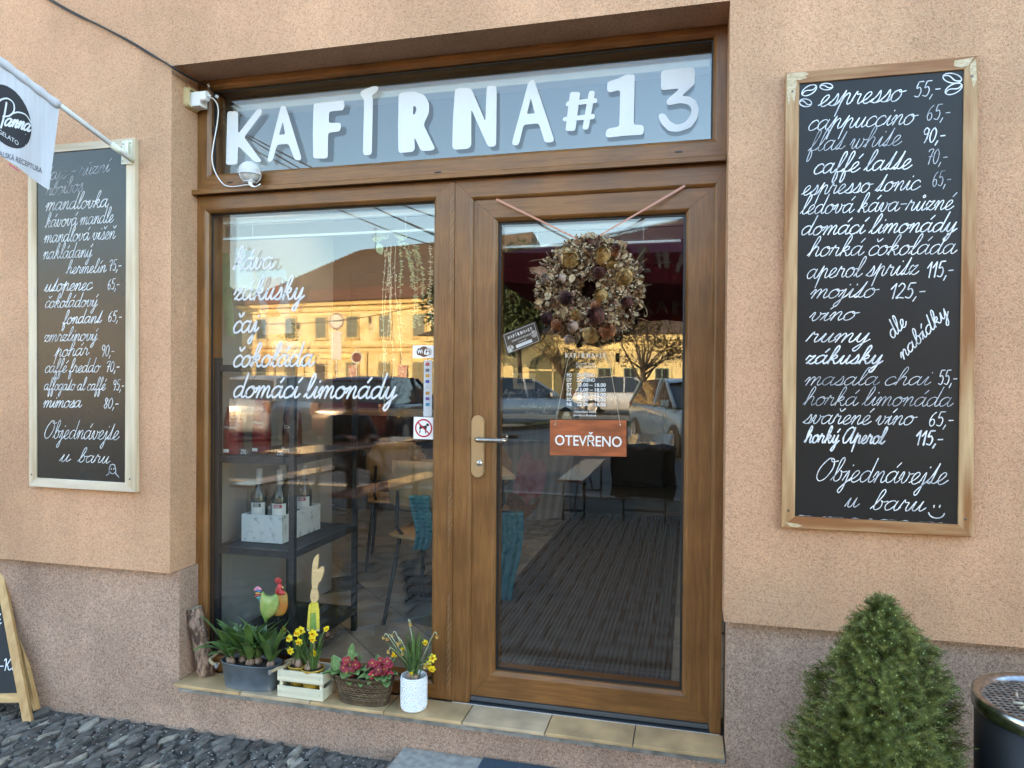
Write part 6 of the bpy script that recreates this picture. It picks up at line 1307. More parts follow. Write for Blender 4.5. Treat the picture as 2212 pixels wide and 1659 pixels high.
# ribbed runner
mr = thing('ribbed_mat', 'long dark brown ribbed door mat inside the door', 'door mat', (-.57, 2, 0)); mb = MB(); n = 46; x0, x1 = -1.08, -.07; w = (x1 - x0) / n; vs = []; fs = []
prof = []
for k in range(n): x = x0 + k * w; prof += [(x, .004), (x + w * .12, .0095), (x + w * .5, .011), (x + w * .78, .0095), (x + w * .88, .004)]
prof += [(x1, .004), (x1, 0), (x0, 0)]
m = len(prof); mb.add([(x, .16, z) for x, z in prof] + [(x, 4.1, z) for x, z in prof], [(k, (k + 1) % m, m + (k + 1) % m, m + k) for k in range(m)]); mb.build('pile', mat('grey brown needle felt', (.085, .066, .054), 1, var=.3, vscale=400, bump=.8, bscale=500, bdist=.002), mr, fix=False)
# rack
rk = thing('shelf_rack', 'black metal shelf rack standing inside behind the left window', 'shelf', (-1.83, .35, 0)); rx0, rx1, ry0, ry1 = -2.02, -1.65, .06, .64; pr_ = .0125
for x in (rx0, rx1):
    for y in (ry0, ry1): mb = MB(); mb.bbox(x - pr_, x + pr_, y - pr_, y + pr_, 0, 1.37, .002); mb.build('post', M_blackm, rk)
M_mesh = mat('black shelf mesh', (.035, .037, .04), .5, metal=.3)
for z in (.12, .54, .94, 1.34):
    for y in (ry0, ry1): mb = MB(); mb.box(rx0 + pr_ + .0005, rx1 - pr_ - .0005, y - .010, y + .010, z - .030, z - .001); mb.build('shelf_rail', M_blackm, rk)
    for x in (rx0, rx1): mb = MB(); mb.box(x - .010, x + .010, ry0 + pr_ + .0005, ry1 - pr_ - .0005, z - .030, z - .001); mb.build('shelf_rail', M_blackm, rk)
    mb = MB(); y = ry0 + .014
    while y < ry1 - .01: mb.box(rx0 + .012, rx1 - .012, y, y + .006, z - .006, z - .002); y += .012
    o = mb.build('shelf_mesh', M_mesh, rk, fix=False); tag(o, kind='stuff')
# wine crate and bottles
def fr3(x, y, Y): return P(x * .3307 + 438.9, y * .3307 + 877.7, Y)      # 800..1800 x 1600..2600 crop
wx0, wx1 = fr3(250, 800, .16).x, fr3(515, 800, .16).x; wcr = thing('white_wine_crate', 'distressed white wooden box with raised letters on the rack', 'box', ((wx0 + wx1) / 2, .28, .54)); wy0, wy1 = .16, .50; wz1 = .54 + .125
M_dist = mat('distressed white paint', (.30, .32, .32), .8, col2=(.62, .66, .68), vscale=30, detail=6, ramp=(.28, .45))
for nm, a in (('side_board', (wx0, wx1, wy0, wy0 + .01, .541, wz1)), ('side_board', (wx0, wx1, wy1 - .01, wy1, .541, wz1)), ('side_board', (wx0, wx0 + .01, wy0 + .0105, wy1 - .0105, .541, wz1)), ('side_board', (wx1 - .01, wx1, wy0 + .0105, wy1 - .0105, .541, wz1)), ('divider', (wx0 + .0105, wx1 - .0105, .325, .333, .543, wz1 - .01)), ('bottom', (wx0 + .0105, wx1 - .0105, wy0 + .0105, wy1 - .0105, .541, .546))):
    mb = MB(); mb.bbox(*a, .001); mb.build(nm, M_dist, wcr)
mb = MB(); vs, fs = font_mesh('VINO', .08, .004); mb.add([Vector((wx1 + .003, wy0 + .06 + v.x * 1.1, .57 + v.y)) for v in vs], fs); mb.build('letters', M_dist, wcr, fix=False)
M_bot = mat('dark bottle glass', (.012, .018, .010), .12, spec=.6); M_lab = mat('white wine label', (.62, .62, .60), .6); M_cap = mat('grey capsule', (.42, .43, .45), .4); M_labr = mat('red label block', (.35, .02, .04), .6)
for x, y, lab in ((wx0 + .055, .215, 'dark wine bottle standing left front in the white box'), (wx0 + .05, .42, 'dark wine bottle standing left back in the white box'), (wx1 - .045, .215, 'dark wine bottle standing right front in the white box'), (wx1 - .045, .42, 'dark wine bottle standing right back in the white box')):
    t = thing('wine_bottle', lab, 'bottle', (x, y, .547), 'wine bottles in the white box'); mb = MB(); mb.smooth = True; mb.lathe([(.0, .547), (.036, .547), (.0375, .553), (.0375, .735), (.034, .755), (.018, .785), (.0145, .80), (.0145, .86)], (x, y, 0), 24); mb.build('glass_body', M_bot, t)
    mb = MB(); mb.smooth = True; mb.lathe([(.0152, .79), (.0155, .865), (.0, .866)], (x, y, 0), 18); mb.build('capsule', M_cap, t)
    mb = MB(); mb.smooth = True; vs = []; N_ = 14
    for z in (.655, .715):
        for k in range(N_ + 1): a = -pi / 2 - .95 + 1.9 * k / N_ + .35; vs.append((x + .0379 * cos(a), y + .0379 * sin(a), z))
    mb.add(vs, [(k, k + 1, N_ + 2 + k, N_ + 1 + k) for k in range(N_)]); mb.build('label', M_lab, t, fix=False)
    mb = MB(); vs = []
    for z in (.695, .712):
        for k in range(N_ + 1): a = -pi / 2 - .6 + 1.0 * k / N_ + .35; vs.append((x + .0382 * cos(a), y + .0382 * sin(a), z))
    mb.add(vs, [(k, k + 1, N_ + 2 + k, N_ + 1 + k) for k in range(N_)]); mb.build('label_block', M_labr if x > -1.85 else M_ink, t, fix=False)
    lm = MB(); vs, fs = font_mesh('KOSIK', .017, .0003); xm_ = max(v.x for v in vs); lm.add([(x + .0386 * cos(-pi / 2 - .25 + v.x / .0386 * .62), y + .0386 * sin(-pi / 2 - .25 + v.x / .0386 * .62), .698 + v.y * .9) for v in vs], fs); lm.build('label_letters', M_lab, t, fix=False)
# coffee bags
M_bagr = mat('glossy red foil bag', (.17, .012, .018), .28, var=.3, vscale=16, bump=.7, bscale=22, bdist=.015); M_bagb = mat('brown foil bag', (.12, .045, .028), .3, var=.3, vscale=16, bump=.7, bscale=22, bdist=.015); M_bagk = mat('black foil bag', (.03, .025, .025), .3, bump=.7, bscale=22, bdist=.015)
for k, (x, w, h, m, y, lab) in enumerate(((-1.985, .085, .21, M_bagr, .12, 'red foil coffee bag at the left of the rack shelf'), (-1.895, .080, .245, M_bagr, .20, 'taller red foil coffee bag in the middle of the rack shelf'), (-1.80, .060, .23, M_bagk, .28, 'narrow black coffee bag behind the rack post'), (-1.735, .075, .215, M_bagb, .2, 'brown and red coffee bag at the right of the rack shelf'))):
    t = thing('coffee_bag', lab, 'bag', (x, y, .94), 'coffee bags on the rack'); mb = MB(); mb.smooth = True; vs = []; N_ = 20
    for q, (z, ws, ds) in enumerate(((0, .9, .85), (.02, 1, 1), (.45, 1.0, 1.0), (.7, .97, .8), (.85, .9, .4), (.93, .86, .1), (1, .88, .04))):
        for j in range(N_):
            a = 2 * pi * j / N_; e = .6; vs.append((x + w / 2 * ws * abs(cos(a)) ** e * (1 if cos(a) > 0 else -1), y + .03 * ds * abs(sin(a)) ** e * (1 if sin(a) > 0 else -1), .941 + h * z))
    mb.add(vs, [(i * N_ + j, i * N_ + (j + 1) % N_, (i + 1) * N_ + (j + 1) % N_, (i + 1) * N_ + j) for i in range(6) for j in range(N_)] + [tuple(range(N_ - 1, -1, -1)), tuple(range(6 * N_, 7 * N_))]); mb.build('foil', m, t, fix=False)
    mb = MB(); print_text(mb, 'Meinl' if k < 2 else 'Caffè', Vector((x - w * .34, y - .0325, .94 + h * .55)), EX, EZ, .014, width=w * .66); mb.box(x - w * .35, x - w * .02, y - .0325, y - .031, .95, .965); mb.build('print', M_lab, t, fix=False)
pt_ = thing('price_tags', 'small black handwritten price tag in front of the coffee bags', 'price tag', (-1.83, .09, .94))
for x in (-1.90, -1.72):
    mb = MB(); mb.bbox(x - .03, x + .03, .085, .088, .941, .972, .001); mb.build('tag', M_ink, pt_); st, wd = strokes('230,-', .2); mb = MB(); ribbons(mb, [[(x - .024 + u * .0095, .948 + v * .0095) for u, v in s] for s in st], .0018, lambda u, v, h: Vector((u, .0845 - h, v))); mb.build('chalk_line', M_chalk, pt_)
# plant pot on the rack, red box
def fr4(x, y, Y): return P(x * .3307 + 438.9, y * .3307 + 411.5, Y)
pc3 = fr4(545, 1060, .30); po = thing('succulent_pot', 'jade plant in a white flower-embossed pot on top of the rack', 'potted plant', (pc3.x, .30, 1.34)); r3 = .062
mb = MB(); mb.smooth = True; mb.lathe([(.0, 1.3405), (r3 * .7, 1.3405), (r3, 1.37), (r3 * 1.05, 1.43), (r3, 1.455), (r3 * .9, 1.45), (r3 * .88, 1.43), (0, 1.43)], (pc3.x, .30, 0), 28); mb.build('pot', mat('white relief pot', (.55, .54, .52), .6, bump=1, bscale=45, bdist=.02, var=.25, vscale=45), po)
rz = random.Random(8)
for k in range(6):
    a = rz.uniform(0, 6.28); b = Vector((pc3.x, .30, 1.44)); e = b + Vector((cos(a) * .05, sin(a) * .04, rz.uniform(.04, .10))); mb = MB(); mb.smooth = True; mb.tube([b, b.lerp(e, .6) + Vector((0, 0, .01)), e], [.005, .004, .003], 6); mb.build('stem', mat('jade stem', (.12, .09, .05), .7) if k == 0 else bpy.data.materials['jade stem'], po)
    for q in range(5): c = b.lerp(e, .5 + .12 * q) + Vector((rz.uniform(-.018, .018), rz.uniform(-.015, .015), rz.uniform(-.004, .014))); mb = MB(); mb.smooth = True; mb.ball(c, .017, 10, (1, .7, .38)); mb.build('leaf', mat('jade leaf', (.03, .07, .025), .3, var=.3, vscale=40) if k + q == 0 else bpy.data.materials['jade leaf'], po)
rbx = fr4(437, 1040, .42); mb = MB(); mb.bbox(rbx.x - .035, rbx.x + .035, .39, .45, 1.341, 1.44, .002); o = mb.build('red_box', mat('dark red carton', (.25, .02, .02), .6), loc=(0, 0, 0)); tag(o, 'dark red carton left of the succulent pot on the rack', 'box')
# paper poster with a jug
def sheet(name, label, cat, cs, Y, m): 
    ps = [fr4(x, y, Y) for x, y in cs]; t = thing(name, label, cat, sum(ps, Vector()) / 4); mb = MB(); mb.add(ps + [p + Vector((0, .001, 0)) for p in ps], [(0, 1, 2, 3), (7, 6, 5, 4), (0, 4, 5, 1), (1, 5, 6, 2), (2, 6, 7, 3), (3, 7, 4, 0)]); mb.build('paper', m, t); return t
M_paper = mat('grey white paper', (.36, .36, .35), .8)
js = sheet('jug_poster', 'paper sheet with an orange drawn jug hanging above the rack', 'poster', [(345, 520), (540, 515), (580, 930), (390, 945)], .20, M_paper)
mb = MB(); q = smooth_path([(385, 590), (420, 562), (455, 578), (500, 568), (512, 600), (490, 640), (512, 690), (495, 740), (475, 770), (505, 820), (412, 822), (430, 760), (395, 710), (398, 650)], 3, True); pts = [fr4(x, y, .198) for x, y in q]; mb.prism([(p.x, p.z) for p in pts], lambda u, v, h: (u, .1985 - h, v), .0004); mb.build('jug_drawing', mat('orange pencil', (.42, .13, .07), .8, var=.15, vscale=60), js)
mb = MB(); hp_ = [fr4(x, y, .1975) for x, y in ((470, 585), (510, 572), (530, 600), (512, 650), (492, 665))]; mb.tube(smooth_path([tuple(v) for v in hp_], 4), .0028, 5); mb.build('jug_handle', bpy.data.materials['orange pencil'], js)
sheet('white_paper_sheet', 'blank white sheet of paper taped left of the jug drawing', 'paper', [(203, 375), (332, 395), (320, 640), (205, 632)], .15, mat('bright paper', (.45, .45, .45), .8))
sheet('yellow_curtain', 'pale yellow green cloth strip hanging at the left edge of the window', 'cloth', [(95, 400), (170, 420), (205, 960), (150, 940)], .18, mat('yellow green cloth', (.42, .44, .22), .9, var=.2, vscale=8))
# garland hanging behind the window
gl = thing('hanging_garland', 'pale artificial leaf and blossom garland hanging behind the window', 'garland', fr4(1350, 320, .12)); rz = random.Random(12)
M_gl = mat('pale fake leaf', (.33, .42, .22), .6, var=.25, vscale=40); M_gw = mat('cream fake petal', (.62, .60, .42), .6, var=.2, vscale=60)
for x, y, a, L_ in ((1140, 310, .2, .055), (1150, 380, -1.2, .055), (1270, 260, 1.2, .06), (1300, 300, .1, .05), (1180, 290, 2.6, .05)):
    c = fr4(x, y, .12); d = Vector((cos(a), 0, sin(a))); s = Vector((-sin(a), 0, cos(a))); mb = MB(); mb.smooth = True; vs = []
    for i in range(8): f = i / 7; ww = .018 * sin(pi * min(.98, .05 + .93 * f)); vs += [c + d * L_ * (f - .5) + s * ww + Vector((0, .004, 0)), c + d * L_ * (f - .5), c + d * L_ * (f - .5) - s * ww + Vector((0, .004, 0))]
    mb.add(vs, [(3 * i + k, 3 * i + k + 1, 3 * i + 4 + k, 3 * i + 3 + k) for i in range(7) for k in (0, 1)]); mb.build('leaf', M_gl, gl, fix=False)
for x0_, y0_, x1_, y1_, den, big in ((1270, 330, 1310, 930, 30, 1), (1350, 345, 1385, 900, 34, 1), (1370, 350, 1420, 880, 34, 1), (1400, 360, 1440, 740, 26, 1), (1465, 350, 1505, 870, 34, 1), (1330, 340, 1360, 640, 20, 1), (1190, 370, 1180, 1180, 34, 0), (1215, 360, 1170, 1400, 40, 0), (1235, 370, 1225, 1230, 34, 0), (1260, 360, 1285, 1200, 34, 0), (1200, 380, 1240, 1000, 30, 0), (1225, 380, 1185, 1300, 36, 0)):
    pts = [fr4(lerp(x0_, x1_, t) + 14 * sin(t * 5 + x0_), lerp(y0_, y1_, t), .12 + .02 * sin(x0_)) for t in [k / 12 for k in range(13)]]; mb = MB(); mb.tube(pts, .0009, 4)
    for k in range(den * 2):
        t = rz.random(); i = min(11, int(t * 12)); p = pts[i].lerp(pts[i + 1], t * 12 - i) + Vector((rz.uniform(-.008, .008), rz.uniform(-.006, .006), 0))
        if big: mb.ball(p, rz.uniform(.004, .0065), 6, (1.1, .6, .6))
        elif k % 2: mb.ball(p, rz.uniform(.0022, .0042), 6, (.8, .8, 1.2))
    mb.build('strand', M_gl if big and x0_ < 1460 else M_gw, gl, fix=False)
# chairs and table
M_ply = mat('beech plywood', (.36, .22, .10), .45, var=.15, vscale=1, stretch=(40, 40, 4))
def chair(label, loc, rot):
    t = thing('wooden_chair', label, 'chair', (0, 0, 0), 'plywood chairs around the tables')
    mb = MB(); mb.smooth = True; vs = []
    for i in range(9):
        for j in range(9): u, v = -1 + i / 4, -1 + j / 4; vs.append((.20 * u * (1 - .08 * v), .20 * v, .455 + .012 * u * u - (.02 * (v - .6) ** 2 if v > .6 else 0)))
    n = len(vs); vs += [(x, y, z - .011) for x, y, z in vs]; f = [(i * 9 + j, (i + 1) * 9 + j, (i + 1) * 9 + j + 1, i * 9 + j + 1) for i in range(8) for j in range(8)]; ed = [j for j in range(9)] + [i * 9 + 8 for i in range(1, 9)] + [72 + j for j in range(7, -1, -1)] + [i * 9 for i in range(7, 0, -1)]
    mb.add(vs, f + [tuple(n + a for a in reversed(q)) for q in f] + [(ed[k], ed[(k + 1) % 32], n + ed[(k + 1) % 32], n + ed[k]) for k in range(32)]); mb.build('seat', M_ply, t)
    mb = MB(); mb.smooth = True; vs = []
    for i in range(13):
        for j in range(7):
            u, v = -1 + i / 6, j / 6; wv = .20 * (1 - .25 * max(0, v - .6) / .4 * (abs(u) > .7)); x = wv * u; z = .60 + .26 * v - .03 * (abs(u) ** 4) * (1 if v > .7 else (-1 if v < .3 else 0)); vs.append((x, .205 + .035 * v - .05 * u * u, z))
    n = len(vs); vs += [(x, y + .010, z) for x, y, z in vs]; f = [(i * 7 + j, (i + 1) * 7 + j, (i + 1) * 7 + j + 1, i * 7 + j + 1) for i in range(12) for j in range(6)]; ed = [j for j in range(7)] + [i * 7 + 6 for i in range(1, 13)] + [84 + j for j in range(5, -1, -1)] + [i * 7 for i in range(11, 0, -1)]
    mb.add(vs, f + [tuple(n + a for a in reversed(q)) for q in f] + [(ed[k], ed[(k + 1) % len(ed)], n + ed[(k + 1) % len(ed)], n + ed[k]) for k in range(len(ed))]); mb.build('backrest', M_ply, t)
    for sx in (-1, 1):
        mb = MB(); mb.tube([(sx * .15, -.14, .445), (sx * .19, -.20, 0)], .011, 8); mb.build('leg', M_blackm, t); mb = MB(); mb.tube([(sx * .15, .14, .445), (sx * .19, .24, 0)], .011, 8); mb.build('leg', M_blackm, t)
        mb = MB(); mb.tube([(sx * .13, .13, .442), (sx * .14, .20, .50), (sx * .13, .205, .70)], .010, 8); mb.build('back_post', M_blackm, t)
    t.location = loc; t.rotation_euler = (0, 0, rot); return t
chair('plywood chair behind the left rack post facing the window', (-1.98, 1.95, 0), radians(200))
chair('plywood chair with a teal vest over its back beside the middle stile', (-1.33, .98, 0), radians(175))
chair('plywood chair just left of the door glass edge with a teal jacket below', (-1.36, 1.78, 0), radians(-150))
chair('plywood chair at the far side of the mug table', (-1.75, 2.75, 0), radians(10))
tb = thing('cafe_table', 'pale wooden cafe table with a black pedestal behind the window', 'table', (-1.62, 2.0, 0)); TR_ = Matrix.Translation((-1.43, 1.45, 0)) @ Matrix.Rotation(radians(24), 4, 'Z'); mb = MB(); mb.bbox(-.34, .34, -.42, .42, .72, .745, .004, TR_); mb.build('table_top', mat('pale oak top', (.42, .32, .20), .3, var=.1, vscale=1, stretch=(3, 40, 40)), tb)
mb = MB(); mb.cyl((-1.43, 1.45, .02), (-1.43, 1.45, .72), .03); mb.build('pedestal', M_blackm, tb); mb = MB(); mb.bbox(-.25, .25, -.25, .25, 0, .02, .004, TR_); mb.build('foot_plate', M_blackm, tb)
mc = PZ(897, 1000, .746); mg = thing('glass_mug', 'thick glass beer mug with tea on the pale table', 'mug', mc); mb = MB(); mb.smooth = True; mb.lathe([(0, 0), (.036, 0), (.04, .01), (.042, .11), (.044, .115), (.041, .115), (.038, .02), (0, .015)], mc, 24); mb.build('glass_body', M_glass2, mg)
mb = MB(); mb.smooth = True; mb.lathe([(0, .016), (.036, .017), (.037, .05), (0, .05)], mc, 24); mb.build('tea', mat('amber tea', (.35, .16, .03), .2), mg); mb = MB(); mb.smooth = True; mb.tube([mc + Vector((.04 + .03 * sin(t), 0, .06 + .035 * cos(t))) for t in [pi * k / 12 for k in range(13)]], .005, 8); mb.build('handle', M_glass2, mg)
M_teal = mat('teal quilted cloth', (.02, .15, .19), .65, bump=.5, bscale=40, bdist=.004)
def hang(name, label, p0, w, L_, rot, folds, seed=0):
    t = thing(name, label, 'jacket', p0); mb = MB(); mb.smooth = True; nu, nv = 16, 40; vs = []; c_, s_ = cos(rot), sin(rot)
    for i in range(nu + 1):
        for j in range(nv + 1):
            u = (i / nu - .5) * w * (1 - .25 * (j / nv)) ; v = j / nv; q = .012 * sin(v * folds * 2 * pi) ** 2 + .010 * sin(i * 1.1 + seed) + .02 * v * sin(seed + v * 3); x = u + .05 * v * sin(v * 3 + seed); vs.append(Vector(p0) + Vector((x * c_ - (-.03 - q) * s_, x * s_ + (-.03 - q) * c_, -v * L_)))
    n = len(vs); vs += [v + Vector((-.035 * -s_ * -1, .035 * c_, 0)) for v in vs]; f = [(i * (nv + 1) + j, (i + 1) * (nv + 1) + j, (i + 1) * (nv + 1) + j + 1, i * (nv + 1) + j + 1) for i in range(nu) for j in range(nv)]
    ed = [j for j in range(nv + 1)] + [i * (nv + 1) + nv for i in range(1, nu + 1)] + [nu * (nv + 1) + j for j in range(nv - 1, -1, -1)] + [i * (nv + 1) for i in range(nu - 1, 0, -1)]; m = len(ed)
    mb.add(vs, f + [tuple(n + a for a in reversed(q)) for q in f] + [(ed[k], ed[(k + 1) % m], n + ed[(k + 1) % m], n + ed[k]) for k in range(m)]); mb.build('cloth', M_teal, t)
v1 = P(908, 1070, .71); hang('teal_vest', 'teal quilted vest hanging over a chair back behind the window', v1, .10, .27, .1, 7)
v2 = P(1098, 1105, 1.30); hang('teal_jacket', 'teal quilted jacket sleeve hanging to the floor at the left edge of the door glass', v2, .17, .54, .3, 8, 2)
# counter, machine, boards
ct = thing('bar_counter', 'bar counter with a pale lit top at the back left of the room', 'counter', (-2.2, 4.0, 0)); mb = MB(); mb.bbox(-3.4, -1.05, 3.7, 4.3, 0, .92, .005); mb.build('front', mat('counter front', (.14, .10, .07), .6, var=.2, vscale=1, stretch=(40, 40, 3)), ct); mb = MB(); mb.bbox(-3.45, -1.0, 3.62, 4.35, .92, .96, .005); mb.build('counter_top', mat('counter top', (.55, .50, .38), .35), ct)
dz_ = P(1100, 928, 3.8); ds = thing('ice_cream_display', 'cream white ice cream display case on the counter', 'display', dz_); mb = MB(); mb.bbox(dz_.x - .25, P(1132, 928, 3.8).x, 3.72, 4.1, .961, P(1100, 913, 3.8).z, .02); mb.build('case', mat('cream enamel', (.72, .70, .50), .4), ds)
mbd = [P(x, y, 3.66) for x, y in ((1068, 838), (1200, 838), (1200, 908), (1068, 908))]; kb = thing('ice_cream_menu', 'small blackboard menu listing kopeček, kornoutek, mistička on the counter', 'chalkboard', mbd[0]); mb = MB(); mb.add(mbd + [p + Vector((0, .01, 0)) for p in mbd], [(0, 1, 2, 3), (7, 6, 5, 4), (0, 4, 5, 1), (1, 5, 6, 2), (2, 6, 7, 3), (3, 7, 4, 0)]); mb.build('panel', bpy.data.materials['black slate board'], kb)
for t_, a, b in (('kopeček 30,- Kč', (1087, 852), (1176, 850)), ('kornoutek 5,- Kč', (1095, 864), (1174, 862)), ('mistička 5,- Kč', (1124, 880), (1190, 880)), ('termomiska', (1133, 896), (1183, 894)), ('10,-', (1171, 906), (1190, 905))): write('chalk_line', t_, a, b, .022, .006, M_chalk2, kb, 3.655)
cp = [P(x, y, 3.6) for x, y in ((1107, 805), (1158, 807), (1154, 841), (1109, 840))]; cs = thing('gelato_card', 'small white gelato card standing on the counter', 'card', cp[0]); mb = MB(); mb.add(cp + [p + Vector((0, .004, 0)) for p in cp], [(0, 1, 2, 3), (7, 6, 5, 4), (0, 4, 5, 1), (1, 5, 6, 2), (2, 6, 7, 3), (3, 7, 4, 0)]); mb.build('card', mat('cream card', (.58, .55, .46), .7), cs); write('print', 'laPanna', (1117, 827), (1150, 826), .03, .009, M_ink, cs, 3.594, slant=.2)
bp_ = [P(x, y, 3.1) for x, y in ((1075, 947), (1246, 955), (1212, 1118), (1080, 1130))]; ib = thing('ice_cream_banner', 'striped banner with a pink ice cream cone standing before the counter', 'banner', bp_[3]); M_st = mat('pale stripe', (.40, .37, .32), .7); M_st2 = mat('grey stripe', (.27, .25, .22), .7)
for k in range(15):
    a, b = k / 15, (k + 1) / 15; mb = MB(); q = [bp_[0].lerp(bp_[1], a), bp_[0].lerp(bp_[1], b), bp_[3].lerp(bp_[2], b), bp_[3].lerp(bp_[2], a)]; mb.add(q, [(0, 1, 2, 3)]); mb.build('stripe', M_st if k % 2 else M_st2, ib, fix=False)
def bnr(poly, m, nm, y): mb = MB(); pts = [P(1800 * S_ + x * .3307, 1700 * S_ + y_ * .3307, 3.1) for x, y_ in smooth_path(poly, 3, True)]; mb.prism([(p.x, p.z) for p in pts], lambda u, v, h: (u, y - h, v), .001); mb.build(nm, m, ib)
bnr([(330, 430), (370, 400), (480, 480), (545, 430), (500, 520), (400, 600), (330, 610), (320, 500)], mat('waffle print', (.28, .13, .05), .7, var=.4, vscale=60), 'cone_print', 3.096)
bnr([(400, 200), (430, 150), (475, 125), (500, 180), (560, 180), (583, 240), (575, 330), (540, 420), (480, 440), (460, 485), (435, 430), (370, 390), (385, 300)], mat('pink scoop print', (.45, .12, .14), .7, col2=(.62, .36, .38), vscale=14, detail=5), 'scoop_print', 3.092)
for k, (x, y, w, h, c, lab) in enumerate(((-.9, 5.9, 1.2, 2.0, (.05, .042, .038), 'grey brown cupboard against the back wall'), (-3.2, 5.8, 1.4, 2.1, (.06, .045, .035), 'dark brown cupboard at the back left of the room'))):
    t = thing('cupboard', lab, 'cupboard', (x, y, 0)); mb = MB(); mb.bbox(x - w / 2, x + w / 2, y, y + .38, 0, h, .01); mb.build('carcass', mat('cupboard paint %d' % k, c, .5), t)
    for s in (-1, 1): mb = MB(); mb.bbox(x + (s - 1) * w / 4 + .01 - (0), x + (s - 1) * w / 4 + w / 2 - .01, y - .02, y - .001, .06, h - .04, .006); mb.build('door', mat('cupboard door %d%d' % (k, s), tuple(q * 1.3 for q in c), .45), t)
# ================================================================== across the street, seen mirrored in the glass
ex = lambda px, py, Y: PR(px, py, Y)
M_asph = mat('asphalt', (.05, .05, .052), .85, var=.25, vscale=3, bump=.3, bscale=300, bdist=.002)
mb = MB(); mb.box(-60, 60, -13.5, -6.2, ZS - .5, ZS - .012); tag(mb.build('road', M_asph), kind='structure')
mb = MB(); mb.box(-60, 60, -6.2, -6.05, ZS - .4, ZS + .01); tag(mb.build('kerb', mat('granite kerb', (.28, .27, .26), .8, var=.2, vscale=20)), kind='structure')
mb = MB(); mb.box(-90, 90, -150, -13.5, ZS - .5, ZS - .008); tag(mb.build('square', mat('pale paving', (.22, .21, .19), .9, var=.2, vscale=1.5, bump=.3, bscale=40, bdist=.01)), kind='structure')
mb = MB(); mb.box(-12, 14, -22, -19.5, ZS - .2, ZS + .03); tag(mb.build('lawn', mat('short lawn', (.05, .09, .025), .95, var=.4, vscale=6, bump=1, bscale=200, bdist=.02)), kind='structure')
# --- two-storey ochre house
M_och = mat('weathered ochre plaster', (.68, .50, .24), .9, col2=(.80, .64, .38), vscale=1.2, detail=8, ramp=(.35, .6)); M_ochd = mat('ochre moulding', (.62, .46, .22), .9); M_teals = mat('green window paint', (.12, .2, .16), .6); M_pane = mat('dark house window', (.03, .035, .04), .12)
M_tileR = mat('old roof tiles', (.085, .062, .048), .9, col2=(.135, .095, .07), vscale=2.5, detail=7); M_tileR2 = mat('redder roof tiles', (.15, .08, .058), .9, var=.2, vscale=4)
Aleft = PR(660, 655, -48); th_ = radians(8.5); dx = Vector((cos(th_), sin(th_), 0)); nA_ = Vector((-sin(th_), cos(th_), 0))     # along the eave, and out toward the street
ha = thing('ochre_house', 'two-storey ochre plastered house with a brown hipped roof, mirrored in the left window', 'house', (Aleft.x, -48, ZS))
def HA(s, z, w=0): return Vector((Aleft.x, -48, 0)) + dx * s + nA_ * w + Vector((0, 0, z))
def hbox(P_, s0, s1, z0, z1, w0, w1, nm, m, par):
    mb = MB(); vs = [P_(s, z, w) for z in (z0, z1) for w in (w0, w1) for s in (s0, s1)]; mb.add(vs, [(0, 2, 3, 1), (4, 5, 7, 6), (0, 1, 5, 4), (2, 6, 7, 3), (0, 4, 6, 2), (1, 3, 7, 5)]); return mb.build(nm, m, par)
ze = Aleft.z; sL, sR = -6.5, 18.0
hbox(HA, sL, sR, ZS, ze - .3, -12, 0, 'walls', M_och, ha)
hbox(HA, sL - .3, sR + .3, ze - .3, ze, -12.3, .35, 'cornice', M_ochd, ha); hbox(HA, sL - .1, sR + .1, ze - .75, ze - .62, 0, .14, 'cornice_band', M_ochd, ha); hbox(HA, sL, sR, 3.55, 3.75, 0, .2, 'string_course', M_ochd, ha); hbox(HA, sL, sR, 3.15, 3.28, 0, .1, 'string_course', M_ochd, ha)
mb = MB(); r0_ = HA(sL - .5, ze, .55); r1_ = HA(sR + .5, ze, .55); r2_ = HA(sR + .5, ze, -12.6); r3_ = HA(sL - .5, ze, -12.6); k0, k1 = HA(sL + 7.5, ze + 5.2, -6), HA(sR - 1, ze + 5.6, -6)
mb.add([r0_, r1_, r2_, r3_, k0, k1], [(0, 1, 5, 4), (3, 0, 4), (2, 3, 4, 5), (1, 2, 5), (0, 3, 2, 1)]); mb.build('roof', M_tileR, ha)
mb = MB(); t_ = .20; a0, a1 = r0_.lerp(k0, t_), r1_.lerp(k1, t_); up_ = Vector((0, 0, .05)); mb.add([r0_ + up_, r1_ + up_, a1 + up_, a0 + up_], [(0, 1, 2, 3)]); mb.build('roof_lower_courses', M_tileR2, ha, fix=False)  # strip of redder colour over the lower courses
for k in range(26):                                # tile courses as ridges
    f = .04 + .036 * k; mb = MB(); a0, a1 = r0_.lerp(k0, f), r1_.lerp(k1, f); mb.tube([a0 + up_, a1 + up_], .035, 4); mb.build('roof_course', M_tileR2 if f < .2 else M_tileR, ha)
mb = MB(); ant = HA(3.2, ze + 4.2, -5); mb.tube([ant, ant + Vector((0, 0, 2.6))], .03, 5)
for q in range(4): mb.tube([ant + Vector((-.5 + .08 * q, 0, 1.5 + .3 * q)), ant + Vector((.5 - .08 * q, 0, 1.5 + .3 * q))], .02, 4)
mb.build('tv_aerial', M_blackm, ha)
